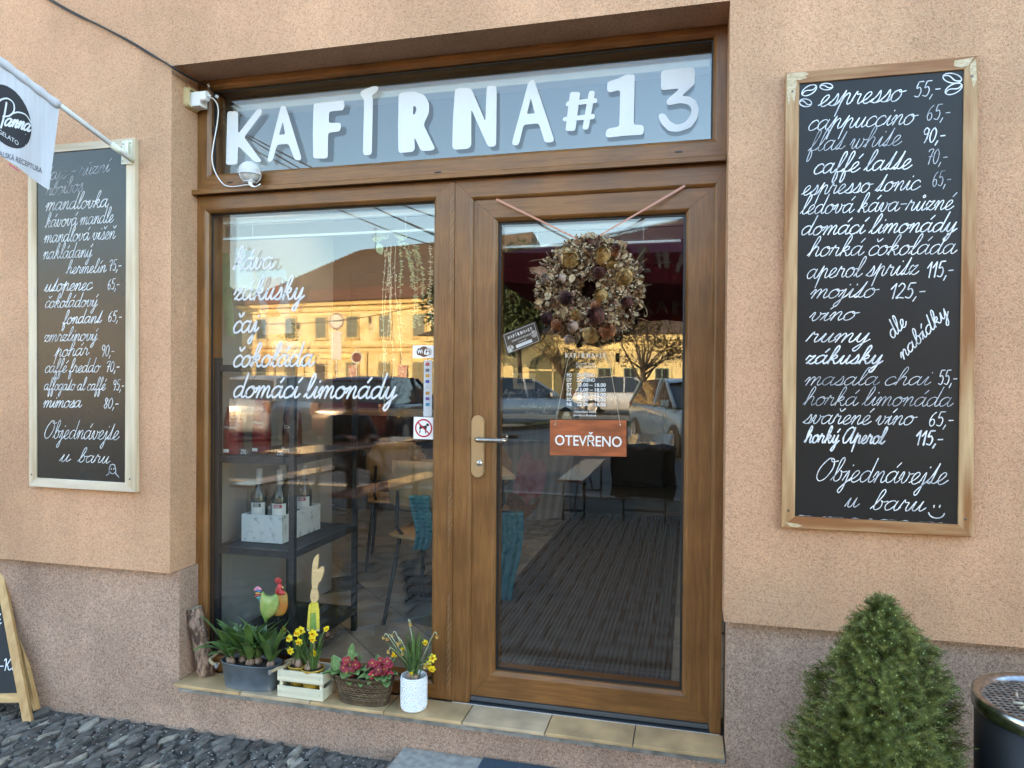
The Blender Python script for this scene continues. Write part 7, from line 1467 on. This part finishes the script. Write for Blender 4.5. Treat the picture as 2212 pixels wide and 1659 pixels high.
def win(P_, par, s, z0, z1, w, frame=M_teals, sur=M_ochd, bars=2):
    f = hbox(P_, s - w / 2 - .15, s + w / 2 + .15, z0 - .1, z1 + .18, 0, .06, 'window', sur, par)
    hbox(P_, s - w / 2, s + w / 2, z0, z1, .03, .09, 'frame', frame, f)
    for i in (0, 1):
        for j in range(bars): a = s - w / 2 + .06 + i * (w / 2 - .03); b = a + w / 2 - .09; c = z0 + .06 + j * (z1 - z0 - .06) / bars; hbox(P_, a, b, c, c + (z1 - z0 - .06) / bars - .06, .08, .095, 'pane', M_pane, f)
    hbox(P_, s - w / 2 - .22, s + w / 2 + .22, z0 - .2, z0 - .1, 0, .16, 'sill', sur, f)
for k in range(7): win(HA, ha, -4.4 + 2.95 * k, 4.35, 5.95, .95, bars=3)
for k in range(7):
    s = -4.4 + 2.95 * k
    if k in (2,): hbox(HA, s - .6, s + .6, ZS, 2.5, .0, .07, 'door_surround', M_ochd, ha); hbox(HA, s - .45, s + .45, ZS, 2.3, .03, .1, 'door', mat('dark old door', (.03, .018, .012), .6), ha)
    else: win(HA, ha, s, .8, 2.4, 1.0, bars=2)
    hbox(HA, s + 1.2, s + 1.4, ZS, 3.1, 0, .09, 'pilaster', M_ochd, ha)
hbox(HA, .8, 4.6, 2.72, 3.05, .1, .2, 'shop_banner', mat('pale yellow banner', (.75, .62, .28), .7), ha)
for s in (4.6, 9.0):
    mb = MB(); mb.add([HA(s + x, z, .105) for x, z in ((-.4, 1.0), (.4, 1.0), (.4, 2.2), (-.4, 2.2))], [(0, 1, 2, 3)]); mb.build('wall_poster', mat('printed poster', (.6, .5, .4), .7, col2=(.35, .08, .08), vscale=6), ha, fix=False)
# --- low pale house behind the cars, right of it
M_pal2 = mat('pale yellow plaster', (.72, .60, .32), .9, var=.08, vscale=1); yB2 = -40
Bl = PR(1085, 738, yB2); Br = PR(1560, 705, yB2); hb = thing('pale_yellow_house', 'long pale yellow house with an arched garage gate, mirrored in the door glass', 'house', ((Bl.x + Br.x) / 2, yB2, ZS)); dB = (Vector((Br.x, Br.y, 0)) - Vector((Bl.x, Bl.y, 0))).normalized(); zeB = 3.35
def HB(s, z, w=0): return Vector((Bl.x, yB2, 0)) + dB * s + Vector((0, w, 0)) + Vector((0, 0, z))
LB_ = (Br - Bl).length + 16
hbox(HB, -5, LB_, ZS, 3.6, -9, 0, 'walls', M_pal2, hb); hbox(HB, -5.3, LB_ + .3, 3.6, 3.95, -9.3, .3, 'cornice', M_pal2, hb); hbox(HB, -5, LB_, 3.0, 3.15, 0, .12, 'string_course', M_pal2, hb)
mb = MB(); rr0, rr1, rr2, rr3 = HB(-5.5, 3.95, .5), HB(LB_ + .5, 3.95, .5), HB(LB_ + .5, 3.95, -9.5), HB(-5.5, 3.95, -9.5); kk0, kk1 = HB(-1, 6.4, -4.5), HB(LB_ - 4, 6.4, -4.5); mb.add([rr0, rr1, rr2, rr3, kk0, kk1], [(0, 1, 5, 4), (3, 0, 4), (2, 3, 4, 5), (1, 2, 5), (0, 3, 2, 1)]); mb.build('roof', M_tileR, hb)
gx = (PR(1195, 800, yB2).x - Bl.x) / dB.x; arch = [(gx - 1.5, ZS), (gx - 1.5, 2.1)] + [(gx - 1.5 * cos(pi * k / 10), 2.1 + .75 * sin(pi * k / 10)) for k in range(1, 10)] + [(gx + 1.5, 2.1), (gx + 1.5, ZS)]
mb = MB(); mb.prism([(u, v) for u, v in arch], lambda u, v, h: HB(u, v, .02 + h), .06); mb.build('gate', mat('olive gate', (.10, .10, .05), .6), hb)
hbox(HB, gx - .04, gx + .04, ZS, 2.8, .08, .12, 'gate_post', M_pal2, hb); hbox(HB, gx - 1.5, gx + 1.5, 1.75, 1.85, .08, .12, 'gate_rail', M_pal2, hb)
for px in (1306, 1362, 1430, 1500): s = (PR(px, 800, yB2).x - Bl.x) / dB.x; win(HB, hb, s, .7, 1.95, .8, M_teals, M_pal2); hbox(HB, s - .9, s + .9, 2.3, 2.85, 0, .05, 'panel_moulding', mat('panel plaster', (.6, .5, .28), .9) if px == 1306 else bpy.data.materials['panel plaster'], hb)
# --- houses closing the row, so that the horizon is never bare
M_far = [mat('far house plaster %d' % k, c, .9) for k, c in enumerate(((.50, .42, .30), (.55, .50, .42), (.48, .33, .22), (.6, .55, .45)))]
for k, (x, w, h, y, lab) in enumerate(((-49, 20, 8, -44, 'beige house at the far left of the square'), (-76, 26, 10, -38, 'tall cream house at the left end of the square'), (22, 16, 6.5, -42, 'brown plastered house at the right of the square'), (42, 22, 8.5, -40, 'grey cream house at the far right of the square'))):
    t = thing('far_house', lab, 'house', (x, y, ZS)); mb = MB(); mb.box(x - w / 2, x + w / 2, y - 10, y, ZS, h); mb.build('walls', M_far[k], t); mb = MB(); mb.add([(x - w / 2 - .4, y + .4, h), (x + w / 2 + .4, y + .4, h), (x + w / 2 + .4, y - 10.4, h), (x - w / 2 - .4, y - 10.4, h), (x - w / 2 + 3, y - 5, h + 3.5), (x + w / 2 - 3, y - 5, h + 3.5)], [(0, 1, 5, 4), (3, 0, 4), (2, 3, 4, 5), (1, 2, 5), (0, 3, 2, 1)]); mb.build('roof', M_tileR, t)
    for q in range(int(w / 3)):
        for fl_ in range(2 if h > 7 else 1): win(lambda s, z, w_, x=x, y=y: Vector((x + s, y + w_, z)), t, -w / 2 + 1.6 + 3 * q, .9 + 3.1 * fl_, 2.4 + 3.1 * fl_, 1.0, M_teals, M_far[k])
# --- cars
M_tyre = mat('tyre', (.015, .015, .016), .8); M_rim = mat('alloy rim', (.45, .45, .46), .3, metal=.8); M_cg = mat('car glass', (.02, .025, .03), .05, spec=.8); M_lamp = mat('lamp lens', (.6, .6, .6), .1); M_tail = mat('tail lamp', (.07, .004, .004), .3); M_plate = mat('number plate', (.6, .6, .58), .5)
def car(label, loc, rot, colr, L_=4.2, W_=1.76, H_=1.47, hatch=True, plate=None):
    t = thing('parked_car', label, 'car', (0, 0, 0), 'cars parked in the square'); pm = mat('car paint', colr, .25, coat=.6, metal=.2); hw_ = W_ / 2; g0 = .22
    # body sections from rear (-x) to front (+x): (x, half width, sill z, belt z)
    sec = [(-L_ / 2, .86, .42, .80), (-L_ / 2 + .06, .94, .30, .95), (-L_ * .40, 1, .22, .98), (-L_ * .2, 1, .20, .96), (0, 1, .20, .95), (L_ * .18, 1, .20, .93), (L_ * .24, 1, .21, .92), (L_ * .40, .98, .24, .82), (L_ / 2 - .08, .93, .28, .68), (L_ / 2, .84, .38, .58)]
    mb = MB(); mb.smooth = True; vs = []
    for x, w, z0, z1 in sec:
        w *= hw_; pr = [(0, z0), (w * .86, z0), (w * .97, z0 + .10), (w, (z0 + z1) / 2), (w * .985, z1 - .10), (w * .90, z1 - .01), (0, z1 + .03)]; pr = pr + [(-a, b) for a, b in reversed(pr[1:-1])]
        vs += [(x, a, b) for a, b in pr]
    n = 12; mb.add(vs, [(i * n + k, i * n + (k + 1) % n, (i + 1) * n + (k + 1) % n, (i + 1) * n + k) for i in range(len(sec) - 1) for k in range(n)] + [tuple(range(n - 1, -1, -1)), tuple((len(sec) - 1) * n + k for k in range(n))]); mb.build('body', pm, t)
    rear = -L_ * .46 if hatch else -L_ * .30; cs_ = [(rear, .93, .93), (rear + .28, H_ - .06, .80), (-L_ * .12, H_, .80), (L_ * .05, H_ - .03, .80), (L_ * .27, .93, .90)]
    mb = MB(); mb.smooth = False; vs = []
    for x, zt1, w in cs_: w *= hw_; zb = .93; vs += [(x, -hw_ * .93, zb), (x, -w * .93 if zt1 > 1 else -w, zt1), (x, w * .93 if zt1 > 1 else w, zt1), (x, hw_ * .93, zb)]
    mb.add(vs, [(4 * i + 1, 4 * i + 5, 4 * i + 6, 4 * i + 2) for i in range(4)] + [(4 * i, 4 * i + 4, 4 * i + 5, 4 * i + 1) for i in range(4)] + [(4 * i + 2, 4 * i + 6, 4 * i + 7, 4 * i + 3) for i in range(4)]); mb.build('greenhouse', M_cg, t, fix=False)
    mb = MB(); rp_ = [(rear + .24, H_ - .08), (rear + .34, H_ - .02), (-L_ * .12, H_ + .02), (L_ * .05, H_ - .01), (L_ * .085, H_ - .06)]; vs = []
    for x, z in rp_: vs += [(x, -hw_ * .76, z - .02), (x, -hw_ * .5, z + .01), (x, hw_ * .5, z + .01), (x, hw_ * .76, z - .02)]
    mb.smooth = True; mb.add(vs, [(4 * i + k, 4 * i + k + 1, 4 * i + 5 + k, 4 * i + 4 + k) for i in range(4) for k in range(3)]); mb.build('roof', pm, t, fix=False)
    for s in (-1, 1):
        for x0_, z0_, x1_, z1_ in ((rear, .95, rear + .30, H_ - .05), (-L_ * .03, .95, -L_ * .03, H_), (L_ * .27, .95, L_ * .06, H_ - .04)): mb = MB(); mb.tube([(x0_, s * hw_ * .92, z0_), (x1_, s * hw_ * .76, z1_)], .035, 6); mb.build('pillar', pm, t)
        for x in (-L_ * .31, L_ * .31):
            wh = MB(); wh.smooth = True; wh.lathe([(.0, -.02), (.20, -.02), (.29, -.02), (.315, .02), (.315, .16), (.29, .19)], (x, s * (hw_ + .005), .315), 28, M=Matrix.Rotation(s * pi / 2, 3, 'X')); w_o = wh.build('wheel', M_tyre, t); mb = MB()
            mb.lathe([(.0, -.03), (.05, -.032), (.18, -.024), (.21, -.035), (.20, -.02)], (x, s * (hw_ + .012), .315), 10, M=Matrix.Rotation(s * pi / 2, 3, 'X')); mb.build('rim', M_rim, w_o)
        mb = MB(); mb.bbox(L_ / 2 - .22, L_ / 2 - .03, s * hw_ * .62 - .14, s * hw_ * .62 + .14, .60, .72, .03); mb.build('headlight', M_lamp, t); mb = MB(); mb.bbox(-L_ / 2 + .0, -L_ / 2 + .12, s * hw_ * .82 - .09, s * hw_ * .82 + .09, .70, .95, .02); mb.build('tail_light', M_tail, t)
        mb = MB(); mb.bbox(L_ * .17, L_ * .22, s * (hw_ + .02) - .06, s * (hw_ + .02) + .06, .95, 1.07, .02); mb.build('mirror', pm, t)
    mb = MB(); mb.bbox(-L_ / 2 - .015, -L_ / 2, -.26, .26, .50, .61, .003); pl_ = mb.build('number_plate', M_plate, t)
    if plate: mb = MB(); vs, fs = font_mesh(plate, .09, .001); mb.add([(-L_ / 2 - .018, .22 - v.x * .95, .525 + v.y) for v in vs], fs); mb.build('plate_number', M_ink, pl_, fix=False)
    t.location = loc; t.rotation_euler = (0, 0, rot); return t
def cpos(px, Y): p = PR(px, 820, Y); return (p.x, Y, ZS)
car('dark red hatchback parked with its rear to the cafe, mirrored in the left window', cpos(833, -12.2), radians(-94), (.045, .014, .016), plate='1BC 8383')
car('white car parked left of the dark red hatchback, mirrored in the window', cpos(620, -12.6), radians(-92), (.40, .41, .43), plate='3S4 2210')
car('silver grey car with a bulging rear parked left in the door reflection', cpos(1105, -17.5), radians(-55), (.5, .53, .57), L_=4.4)
car('silver estate car parked side on before the pale yellow house', cpos(1362, -27), radians(4), (.55, .58, .62), L_=4.6, H_=1.55)
car('blue grey car nosing in at the right edge of the door reflection', cpos(1500, -12.5), radians(70), (.12, .18, .26))
car('black car parked at the far left of the row', cpos(470, -13.4), radians(-88), (.03, .03, .035))
# --- trees
def tree(name, label, base, h, crown, dens, m, leaf=.10, trunk=.12, seed=1, squash=1.0, bare=False):
    t = thing(name, label, 'tree', base); rz = random.Random(seed); b = Vector(base); mb = MB(); mb.smooth = True; tz = h * .45; mb.tube([b, b + Vector((.05, 0, tz * .5)), b + Vector((0, .05, tz))], [trunk, trunk * .8, trunk * .6], 8); mb.build('trunk', mat('tree bark', (.07, .05, .035), .9, bump=.8, bscale=30, bdist=.02) if 'tree bark' not in bpy.data.materials else bpy.data.materials['tree bark'], t)
    mb = MB(); tips = []
    for k in range(16):
        a = rz.uniform(0, 6.28); e = b + Vector((cos(a) * crown * rz.uniform(.4, .9), sin(a) * crown * rz.uniform(.4, .9), tz + (h - tz) * rz.uniform(.1, .8))); st_ = b + Vector((0, 0, tz * rz.uniform(.7, 1))); m_ = st_.lerp(e, .5) + Vector((rz.uniform(-.3, .3), rz.uniform(-.3, .3), .2)) * crown * .3; mb.tube([st_, m_, e], [trunk * .35, trunk * .2, .012], 5); tips.append(e)
        for q in range(5): e2 = e + Vector((rz.gauss(0, .3), rz.gauss(0, .3), rz.gauss(.05, .2))) * crown * .6; mb.tube([m_.lerp(e, rz.random()), e2], [.02, .006], 4); tips.append(e2)
    mb.build('branches', bpy.data.materials['tree bark'], t, fix=False)
    mb = MB()
    for k in range(dens):
        c = rz.choice(tips) if bare else b + Vector((0, 0, tz + (h - tz) * .45)); v = Vector((rz.gauss(0, 1), rz.gauss(0, 1), rz.gauss(0, 1))).normalized() * (rz.random() ** .4)
        if bare: p = c + v * crown * .28
        else: s = 1 + .3 * mnoise.noise(v * 2.3 + Vector((seed, 0, 0))); p = c + Vector((v.x * crown * s, v.y * crown * s, v.z * (h - tz) * .58 * s * squash))
        a = Vector((rz.gauss(0, 1), rz.gauss(0, 1), rz.gauss(0, 1))).normalized(); bb = a.orthogonal().normalized(); l = leaf * rz.uniform(.6, 1.3); mb.add([p - a * l, p + bb * l * .5, p + a * l, p - bb * l * .5], [(0, 1, 2, 3)])
    mb.build('crown', m, t, fix=False)
M_ever = mat('evergreen leaves', (.025, .045, .02), .7, col2=(.05, .08, .03), vscale=1.5); M_bud = mat('budding twigs', (.08, .06, .03), .8, var=.3, vscale=3)
pd = PR(1120, 900, -26); tree('evergreen_tree', 'dark rounded evergreen tree left in the door reflection', (pd.x, -26, ZS), 7.0, 1.25, 5200, M_ever, .13, seed=3)
p2_ = PR(1388, 900, -22); tree('pollarded_tree', 'small pollarded tree with knotty crown before the pale yellow house', (p2_.x, -22, ZS), 4.0, 1.5, 1500, M_bud, .06, .13, seed=5, bare=True)
p3_ = PR(1215, 900, -30); tree('pollarded_tree', 'second pollarded tree half hidden by the wreath reflection', (p3_.x, -30, ZS), 4.2, 1.5, 1300, M_bud, .06, .13, seed=6, bare=True)
p4_ = PR(985, 900, -36); tree('evergreen_tree', 'evergreen tree between the ochre and the pale yellow house', (p4_.x, -37, ZS), 8, 2.2, 4000, M_ever, .16, .2, seed=8)
p5_ = PR(1600, 900, -34); tree('evergreen_tree', 'evergreen tree at the right of the square', (p5_.x + 6, -34, ZS), 9, 3, 4000, M_ever, .16, .2, seed=9)
# --- road signs, bulbs on a wire, parasol, beer tables, bystander
def round_sign(label, px, Y, zc_s, face, rim, post_h, r=.3, plate=False):
    p = PR(px, 820, Y); t = thing('road_sign', label, 'road sign', (p.x, Y, ZS)); mb = MB(); mb.cyl((p.x, Y, ZS), (p.x, Y, post_h), .03); mb.build('post', M_steel, t); mb = MB(); mb.cyl((p.x, Y + .05, zc_s), (p.x, Y + .035, zc_s), r, n=32); mb.build('sign_disc', rim, t); mb = MB(); mb.cyl((p.x, Y + .056, zc_s), (p.x, Y + .051, zc_s), r * .78, n=32); mb.build('sign_face', face, t)
    if plate: mb = MB(); mb.bbox(p.x - .2, p.x + .2, Y + .035, Y + .05, zc_s - r - 1.05, zc_s - r - .05, .005); mb.build('info_plate', M_plate, t)
round_sign('tall round road sign with a long plate below, mirrored left of the bulb', 727, -20, PR(727, 694, -20).z, M_plate, mat('grey sign rim', (.3, .22, .2), .5), 3.3, .30, True)
round_sign('round red and white sign seen turned away, mirrored in the left window', 771, -33, PR(771, 772, -33).z, mat('weathered dark red sign', (.14, .03, .03), .6), M_plate, 2.9, .34)
wp0, wp1 = PR(560, 700, -6.0), PR(1010, 632, -6.0); lw = thing('light_string', 'black wire with round light bulbs, mirrored across the left window', 'string lights', wp0); mb = MB(); pts = [wp0.lerp(wp1, k / 20) + Vector((0, 0, -.12 * sin(pi * k / 20))) for k in range(-6, 27)]; mb.tube(pts, .006, 6); mb.build('wire', M_cable, lw)
for px, py in ((789, 686), (941, 660), (640, 695)):
    p = min(pts, key=lambda q: abs(q.x - PR(px, py, -6.0).x)); mb = MB(); mb.cyl(p, p + Vector((0, 0, -.09)), .02, n=12); mb.build('bulb_socket', M_black, lw); mb = MB(); mb.smooth = True; mb.ball(p + Vector((0, 0, -.14)), .05, 16); mb.build('bulb', M_glass2, lw)
for k, (a, b, y) in enumerate((((640, 410), (1000, 520), -7.0), ((560, 330), (1150, 560), -7.4), ((300, 150), (740, 360), -5.5), ((270, 120), (745, 385), -5.6))):
    p, q = PR(*a, y), PR(*b, y); q2 = q + (q - p) * .6; mb = MB(); mb.tube([p.lerp(q2, i / 12) + Vector((0, 0, -.2 * sin(pi * i / 12))) for i in range(-3, 13)], .008, 5); o = mb.build('overhead_wire', M_cable); tag(o, ['upper overhead wire mirrored at the top right of the left window', 'lower overhead wire mirrored across both panes', 'thin wire mirrored through the letter A of the sign', 'second thin wire mirrored below the first in the transom'][k], 'wire')
M_bur = mat('burgundy canvas', (.26, .03, .06), .85, var=.12, vscale=2); pcx, pcy = PR(1560, 600, -4.9).x, -4.9
pa = thing('burgundy_parasol', 'large burgundy cafe parasol with white print on its valance, mirrored in the door', 'parasol', (pcx, pcy, ZS)); ap_ = Vector((pcx, pcy, 3.08)); hs = 1.87; cor = [Vector((pcx + sx * hs, pcy + sy * hs, 2.35)) for sx, sy in ((-1, 1), (1, 1), (1, -1), (-1, -1))]
for k in range(4):
    a, b = cor[k], cor[(k + 1) % 4]; mb = MB(); mb.smooth = True; vs = []; N_ = 12
    for i in range(N_ + 1):
        for j in range(N_ + 1): e = a.lerp(b, j / N_); p = ap_.lerp(e, i / N_); p.z -= .10 * sin(pi * i / N_) * .6 + .05 * sin(pi * j / N_) * (i / N_); vs.append(p)
    mb.add(vs, [(i * (N_ + 1) + j, (i + 1) * (N_ + 1) + j, (i + 1) * (N_ + 1) + j + 1, i * (N_ + 1) + j + 1) for i in range(N_) for j in range(N_)]); mb.build('canopy_panel', M_bur, pa, fix=False)
    mb = MB(); vs = []
    for j in range(25): e = a.lerp(b, j / 24); z = e.z - .05 * sin(pi * j / 24); vs += [(e.x, e.y, z), (e.x, e.y, z - .24 - .02 * abs(sin(j * pi / 4)))]
    mb.add(vs, [(2 * j, 2 * j + 1, 2 * j + 3, 2 * j + 2) for j in range(24)]); mb.build('valance', M_bur, pa, fix=False)
    mb = MB(); mb.tube([ap_ + Vector((0, 0, -.05)), (a + Vector((0, 0, -.03)))], .012, 6); mb.build('rib', M_pole, pa)
mb = MB(); mb.cyl((pcx, pcy, ZS), (pcx, pcy, 3.10), .035); mb.build('pole', M_pole, pa); mb = MB(); mb.bbox(pcx - .35, pcx + .35, pcy - .35, pcy + .35, ZS, ZS + .08, .01); mb.build('base', M_mortar, pa)
mb = MB(); small_logo(mb, Vector((pcx + .95, pcy + hs + .01, 2.14)), Vector((-1, 0, 0)), EZ, 1.9, Vector((0, 1, 0))); mb.build('valance_print', mat('faded print', (.45, .4, .4), .8), pa, fix=False)
mb = MB(); small_logo(mb, Vector((pcx - .95, pcy - hs + .02, 2.14)), Vector((1, 0, 0)), EZ, 1.9, Vector((0, -1, 0))); mb.build('valance_print', bpy.data.materials['faded print'], pa, fix=False)
st, wd = strokes('laPanna'.replace('P', 'p'), .3); mb = MB(); ribbons(mb, [[(u * .13, v * .13) for u, v in s] for s in st], .03, lambda u, v, h: Vector((pcx + .6 - u, pcy + .95 + v * .93, 2.75 - v * .38 + .02))); mb.build('canopy_print', bpy.data.materials['faded print'], pa, fix=False)
M_beer = mat('orange brown lacquered plank', (.45, .22, .15), .2, coat=.6, var=.2, vscale=1, stretch=(30, 3, 30)); M_leg = mat('dark green steel', (.02, .025, .02), .5)
def beer(kind, label, cx_, y0, y1, h, w, skew=0):
    t = thing(kind, label, 'table' if 'table' in kind else 'bench', (cx_, (y0 + y1) / 2, ZS), 'folding beer tables' if 'table' in kind else 'folding beer benches')
    np_ = 2 if w > .4 else 1
    for k in range(np_): mb = MB(); a = -w / 2 + k * w / np_; mb.bbox(a + .003, a + w / np_ - .003, -abs(y1 - y0) / 2, abs(y1 - y0) / 2, h - .028, h, .004, Matrix.Translation((cx_, (y0 + y1) / 2, ZS)) @ Matrix.Rotation(skew, 4, 'Z')); mb.build('plank', M_beer, t)
    Mx = Matrix.Translation((cx_, (y0 + y1) / 2, ZS)) @ Matrix.Rotation(skew, 4, 'Z'); L_ = abs(y1 - y0) / 2 - .25
    for s in (-1, 1):
        for q in (-1, 1): mb = MB(); mb.tube([Mx @ Vector((q * w * .42, s * L_, h - .03)), Mx @ Vector((q * w * .42, s * L_ * 1.02, 0))], .013, 6); mb.build('leg', M_leg, t)
        mb = MB(); mb.tube([Mx @ Vector((-w * .42, s * L_, .12)), Mx @ Vector((w * .42, s * L_, .12))], .012, 6); mb.tube([Mx @ Vector((0, s * L_, .14)), Mx @ Vector((0, s * L_ * .5, h - .03))], .010, 6); mb.build('brace', M_leg, t)
beer('beer_table', 'folding beer table mirrored behind the left window', -3.38, -3.0, -5.0, .78, .5, .24)
beer('beer_bench', 'folding beer bench in front of the left beer table', -2.74, -2.75, -4.4, .47, .26, .18)
beer('beer_bench', 'folding beer bench on the far side of the left beer table', -3.90, -3.0, -5.3, .47, .26, .12)
beer('beer_table', 'folding beer table mirrored low in the door glass', -.45, -4.4, -6.4, .78, .5, 0)
beer('beer_bench', 'folding beer bench left of the table mirrored in the door', -1.15, -4.2, -6.1, .47, .26, 0); beer('beer_bench', 'folding beer bench right of the table mirrored in the door', .30, -4.4, -6.3, .47, .26, 0)
bk = thing('folded_blanket', 'dark grey blanket draped over the end of the beer table', 'blanket', (-.45, -4.5, ZS + .78)); mb = MB(); mb.smooth = True; vs = []; nu, nv = 20, 24
for i in range(nu + 1):
    for j in range(nv + 1):
        u = (i / nu - .5) * .62; s = (j / nv) * .95 - .45
        if s < 0: y, z = -4.42 + .03 + s * .0, 0
        y = -4.405 if s > 0 else -4.405 + s; z = ZS + .79 - max(0, s) ; vs.append((-.45 + u * 1.02 + .01 * sin(j * .7), y + (.012 * sin(i * 1.3) + .02) * (s > 0), z + .008 * sin(i * .9 + j * .3)))
mb.add(vs, [(i * (nv + 1) + j, (i + 1) * (nv + 1) + j, (i + 1) * (nv + 1) + j + 1, i * (nv + 1) + j + 1) for i in range(nu) for j in range(nv)]); mb.build('cloth', mat('charcoal wool', (.03, .032, .035), .95), bk, fix=False)
# bystander in a dark jacket, seated on the far bench
hx, hy = -3.72, -4.55; per_ = thing('person', 'person in a dark jacket sitting at the beer table, faintly mirrored in the window', 'person', (hx, hy, ZS)); RB2 = Matrix.Rotation(radians(-48), 3, 'Z'); RH = Matrix.Rotation(radians(-12), 3, 'Z')
def bp2(v, R=RB2): return Vector((hx, hy, ZS)) + R @ Vector(v)
J = {'pel': (0, 0, .56), 'ch': (0, -.02, .86), 'nk': (0, 0, 1.04), 'hd': (0, .02, 1.12), 'sl': (-.20, 0, .98), 'el': (-.28, .10, .76), 'wl': (-.13, .33, .83), 'sr': (.20, 0, .98), 'er': (.28, .10, .76), 'wr': (.12, .35, .83), 'hl': (-.11, .04, .54), 'kl': (-.14, .44, .50), 'al': (-.14, .44, .09), 'tl': (-.15, .58, .04), 'hr': (.11, .04, .54), 'kr': (.14, .44, .50), 'ar': (.14, .44, .09), 'tr': (.15, .58, .04)}
rads = {'pel': .16, 'ch': .18, 'nk': .065, 'hd': .058, 'sl': .095, 'el': .068, 'wl': .042, 'sr': .095, 'er': .068, 'wr': .042, 'hl': .12, 'kl': .075, 'al': .05, 'tl': .045, 'hr': .12, 'kr': .075, 'ar': .05, 'tr': .045}
ed = [('pel', 'ch'), ('ch', 'nk'), ('nk', 'hd'), ('ch', 'sl'), ('sl', 'el'), ('el', 'wl'), ('ch', 'sr'), ('sr', 'er'), ('er', 'wr'), ('pel', 'hl'), ('hl', 'kl'), ('kl', 'al'), ('al', 'tl'), ('pel', 'hr'), ('hr', 'kr'), ('kr', 'ar'), ('ar', 'tr')]
def skin(name, J, rads, ed, root, m, par):
    ks = list(J); me = bpy.data.meshes.new(name); me.from_pydata([bp2(J[k]) for k in ks], [(ks.index(a), ks.index(b)) for a, b in ed], []); o = bpy.data.objects.new(name, me); COL.objects.link(o); md = o.modifiers.new('s', 'SKIN'); md.use_smooth_shade = True
    for i, k in enumerate(ks): me.skin_vertices[0].data[i].radius = (rads[k], rads[k] * .85); me.skin_vertices[0].data[i].use_root = (k == root)
    o.modifiers.new('d', 'SUBSURF').levels = 2; o.modifiers['d'].render_levels = 2; dg = bpy.context.evaluated_depsgraph_get(); dg.update(); m2 = bpy.data.meshes.new_from_object(o.evaluated_get(dg)); bpy.data.objects.remove(o); o = bpy.data.objects.new(name, m2); m2.materials.clear(); m2.materials.append(m); COL.objects.link(o); o.parent = par; o.location = -wloc(par); return o
M_jack = mat('dark jacket', (.015, .016, .02), .7); M_skin = mat('skin', (.38, .2, .14), .5)
body_o = skin('body', J, rads, ed, 'pel', M_jack, per_)
hc = bp2((0, .03, 1.225)); R3 = RH
def hp3(x, y, z): return hc + RH @ Vector((x, y, z))
mb = MB(); mb.smooth = True; mb.ball(hc, .105, 24, (.74, .90, 1.12)); mb.lathe([(.05, -.18), (.052, -.08)], hc, 16); mb.ball(hp3(0, .098, -.01), .017, 8, (1, 1, 1.5)); mb.ball(hp3(0, .07, -.085), .035, 10, (1, .8, .7))
for s in (-1, 1): mb.ball(hp3(s * .078, 0, -.005), .022, 8, (.5, .8, 1.3))
mb.build('head', M_skin, per_)
for s in (-1, 1): mb = MB(); mb.smooth = True; mb.ball(hp3(s * .03, .088, .02), .010, 8); mb.build('eye', M_ink, per_)
mb = MB(); mb.tube([hp3(-.025, .088, -.05), hp3(0, .094, -.052), hp3(.025, .088, -.05)], .005, 6); mb.build('mouth', mat('lips', (.25, .09, .07), .5), per_)
mb = MB(); mb.smooth = True; mb.ball(hp3(0, -.018, .038), .108, 20, (.78, .9, .93)); mb.build('hair', mat('short brown hair', (.05, .035, .025), .8), per_)
for s, w in ((-1, 'wl'), (1, 'wr')):
    def hq(x, y, z, w=w): return bp2(Vector(J[w]) + Vector((x, y, z)))
    mb = MB(); mb.smooth = True; mb.ball(hq(0, .045, 0), .036, 12, (1, 1.2, .55))
    for q in range(4): l = .008 * (q in (1, 2)); mb.tube([hq((q - 1.5) * .017, .07, 0), hq((q - 1.5) * .018, .115 + l, -.006), hq((q - 1.5) * .018, .13 + l, -.028)], [.009, .0085, .007], 8)
    mb.tube([hq(-s * .03, .03, 0), hq(-s * .055, .06, -.004), hq(-s * .058, .085, -.012)], [.011, .010, .008], 8); mb.build('hand', M_skin, per_)
